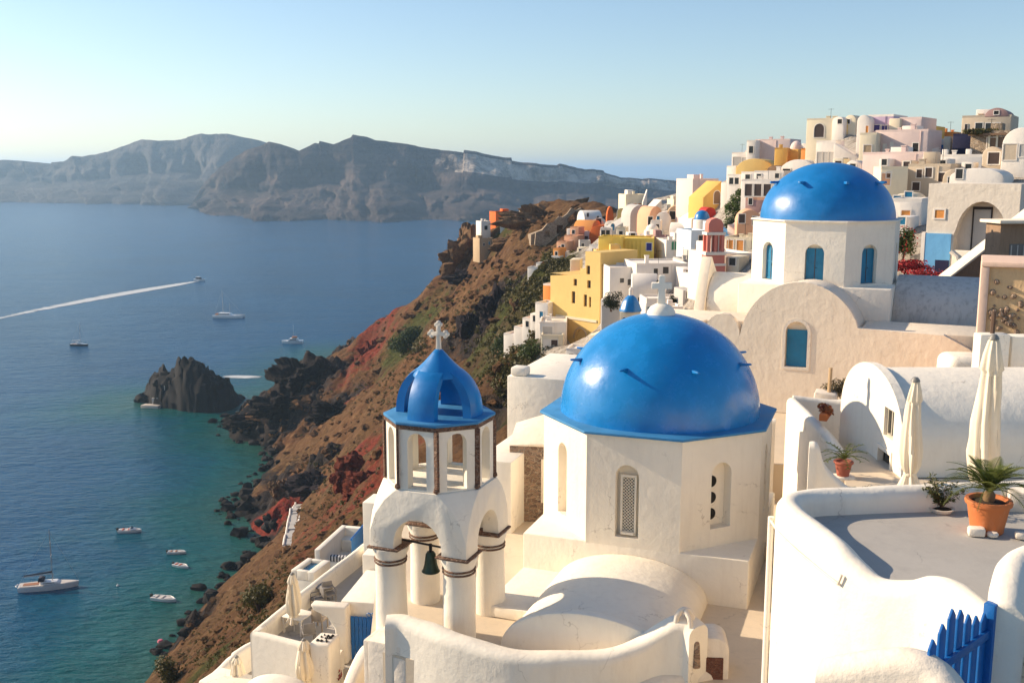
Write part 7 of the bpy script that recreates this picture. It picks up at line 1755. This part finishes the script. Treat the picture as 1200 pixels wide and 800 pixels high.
tag(MB().prism(fe, [(-1.6, -36), (1.55, -36)] + [(1.55 * cos(pi*i/18), pE.z - .9 + .9 * sin(pi*i/18)) for i in range(19)], 0, -3).build('vault_roof', WHITE, smooth=True, bevel=.05, bev_angle=50), 'smooth rounded white vault roof cut by the bottom edge', 'roof')
pF = at(300, 792, 43.5)
# white wall posts right of tower base on the left
pG = at(425, 615, 50); tag(MB().box(Fr(pG.x, pG.y, 0, 15), 0, 2.5, 0, 1.5, -34, at(430, 588, 50).z).build('white_block', WHITE, bevel=.06), 'plain white wall block peeking out left of the tower arch', 'wall block')
# ================================================================ HAZE, SKY, SUN, CAMERA
SUN_EL, SUN_AZ = 25.0, 108.0      # azimuth measured from -Y towards -X
def sun_dir():
    a_ = radians(SUN_AZ); e = radians(SUN_EL); return Vector((-sin(a_) * cos(e), -cos(a_) * cos(e), sin(e)))
hz = MB(); hz.box(Fr(0,0,0), -33500, 33500, -700, 33500, -111, 130)
ho = hz.build('haze', None, loc=(0,0,0)); tag(ho, kind='stuff')
hm = bpy.data.materials.new('haze_air'); hm.use_nodes = True; nt = hm.node_tree; nt.nodes.clear()
out = nt.nodes.new('ShaderNodeOutputMaterial'); pv = nt.nodes.new('ShaderNodeVolumePrincipled')
pv.inputs['Color'].default_value = (.50,.74,.98,1); pv.inputs['Density'].default_value = HAZE_D; pv.inputs['Anisotropy'].default_value = .35
nt.links.new(pv.outputs[0], out.inputs['Volume']); ho.data.materials.append(hm)
w = bpy.data.worlds.new('World'); scene.world = w; w.use_nodes = True; nt = w.node_tree
bg = nt.nodes['Background']; sk = nt.nodes.new('ShaderNodeTexSky'); sk.sky_type = 'NISHITA'; sk.sun_disc = False
sd = sun_dir(); sk.sun_elevation = radians(SUN_EL); sk.sun_rotation = math.atan2(sd.x, sd.y); sk.altitude = 100; sk.air_density = 1.0; sk.dust_density = .45; sk.ozone_density = 2.2
nt.links.new(sk.outputs[0], bg.inputs['Color']); bg.inputs['Strength'].default_value = SKY_S
L = bpy.data.lights.new('sun', 'SUN'); L.energy = SUN_S; L.angle = radians(.53); L.color = (1.0, .81, .59)
lo = bpy.data.objects.new('sun', L); COL.objects.link(lo); lo.rotation_euler = (-sd).to_track_quat('-Z', 'Y').to_euler(); lo.location = (0, 0, 60)
cam = bpy.data.cameras.new('camera'); cam.sensor_width = 36; cam.lens = 36 * F / 1200; cam.clip_start = .1; cam.clip_end = 80000
co = bpy.data.objects.new('camera', cam); COL.objects.link(co); co.location = (0,0,0); co.rotation_euler = (pi/2 - PIT, 0, 0); scene.camera = co
scene.view_settings.view_transform = 'Standard'; scene.view_settings.look = 'None'; scene.view_settings.gamma = 1; scene.view_settings.exposure = EXPO
scene.render.engine = 'CYCLES'; scene.cycles.volume_bounces = 1; scene.cycles.max_bounces = 10; scene.cycles.diffuse_bounces = 6
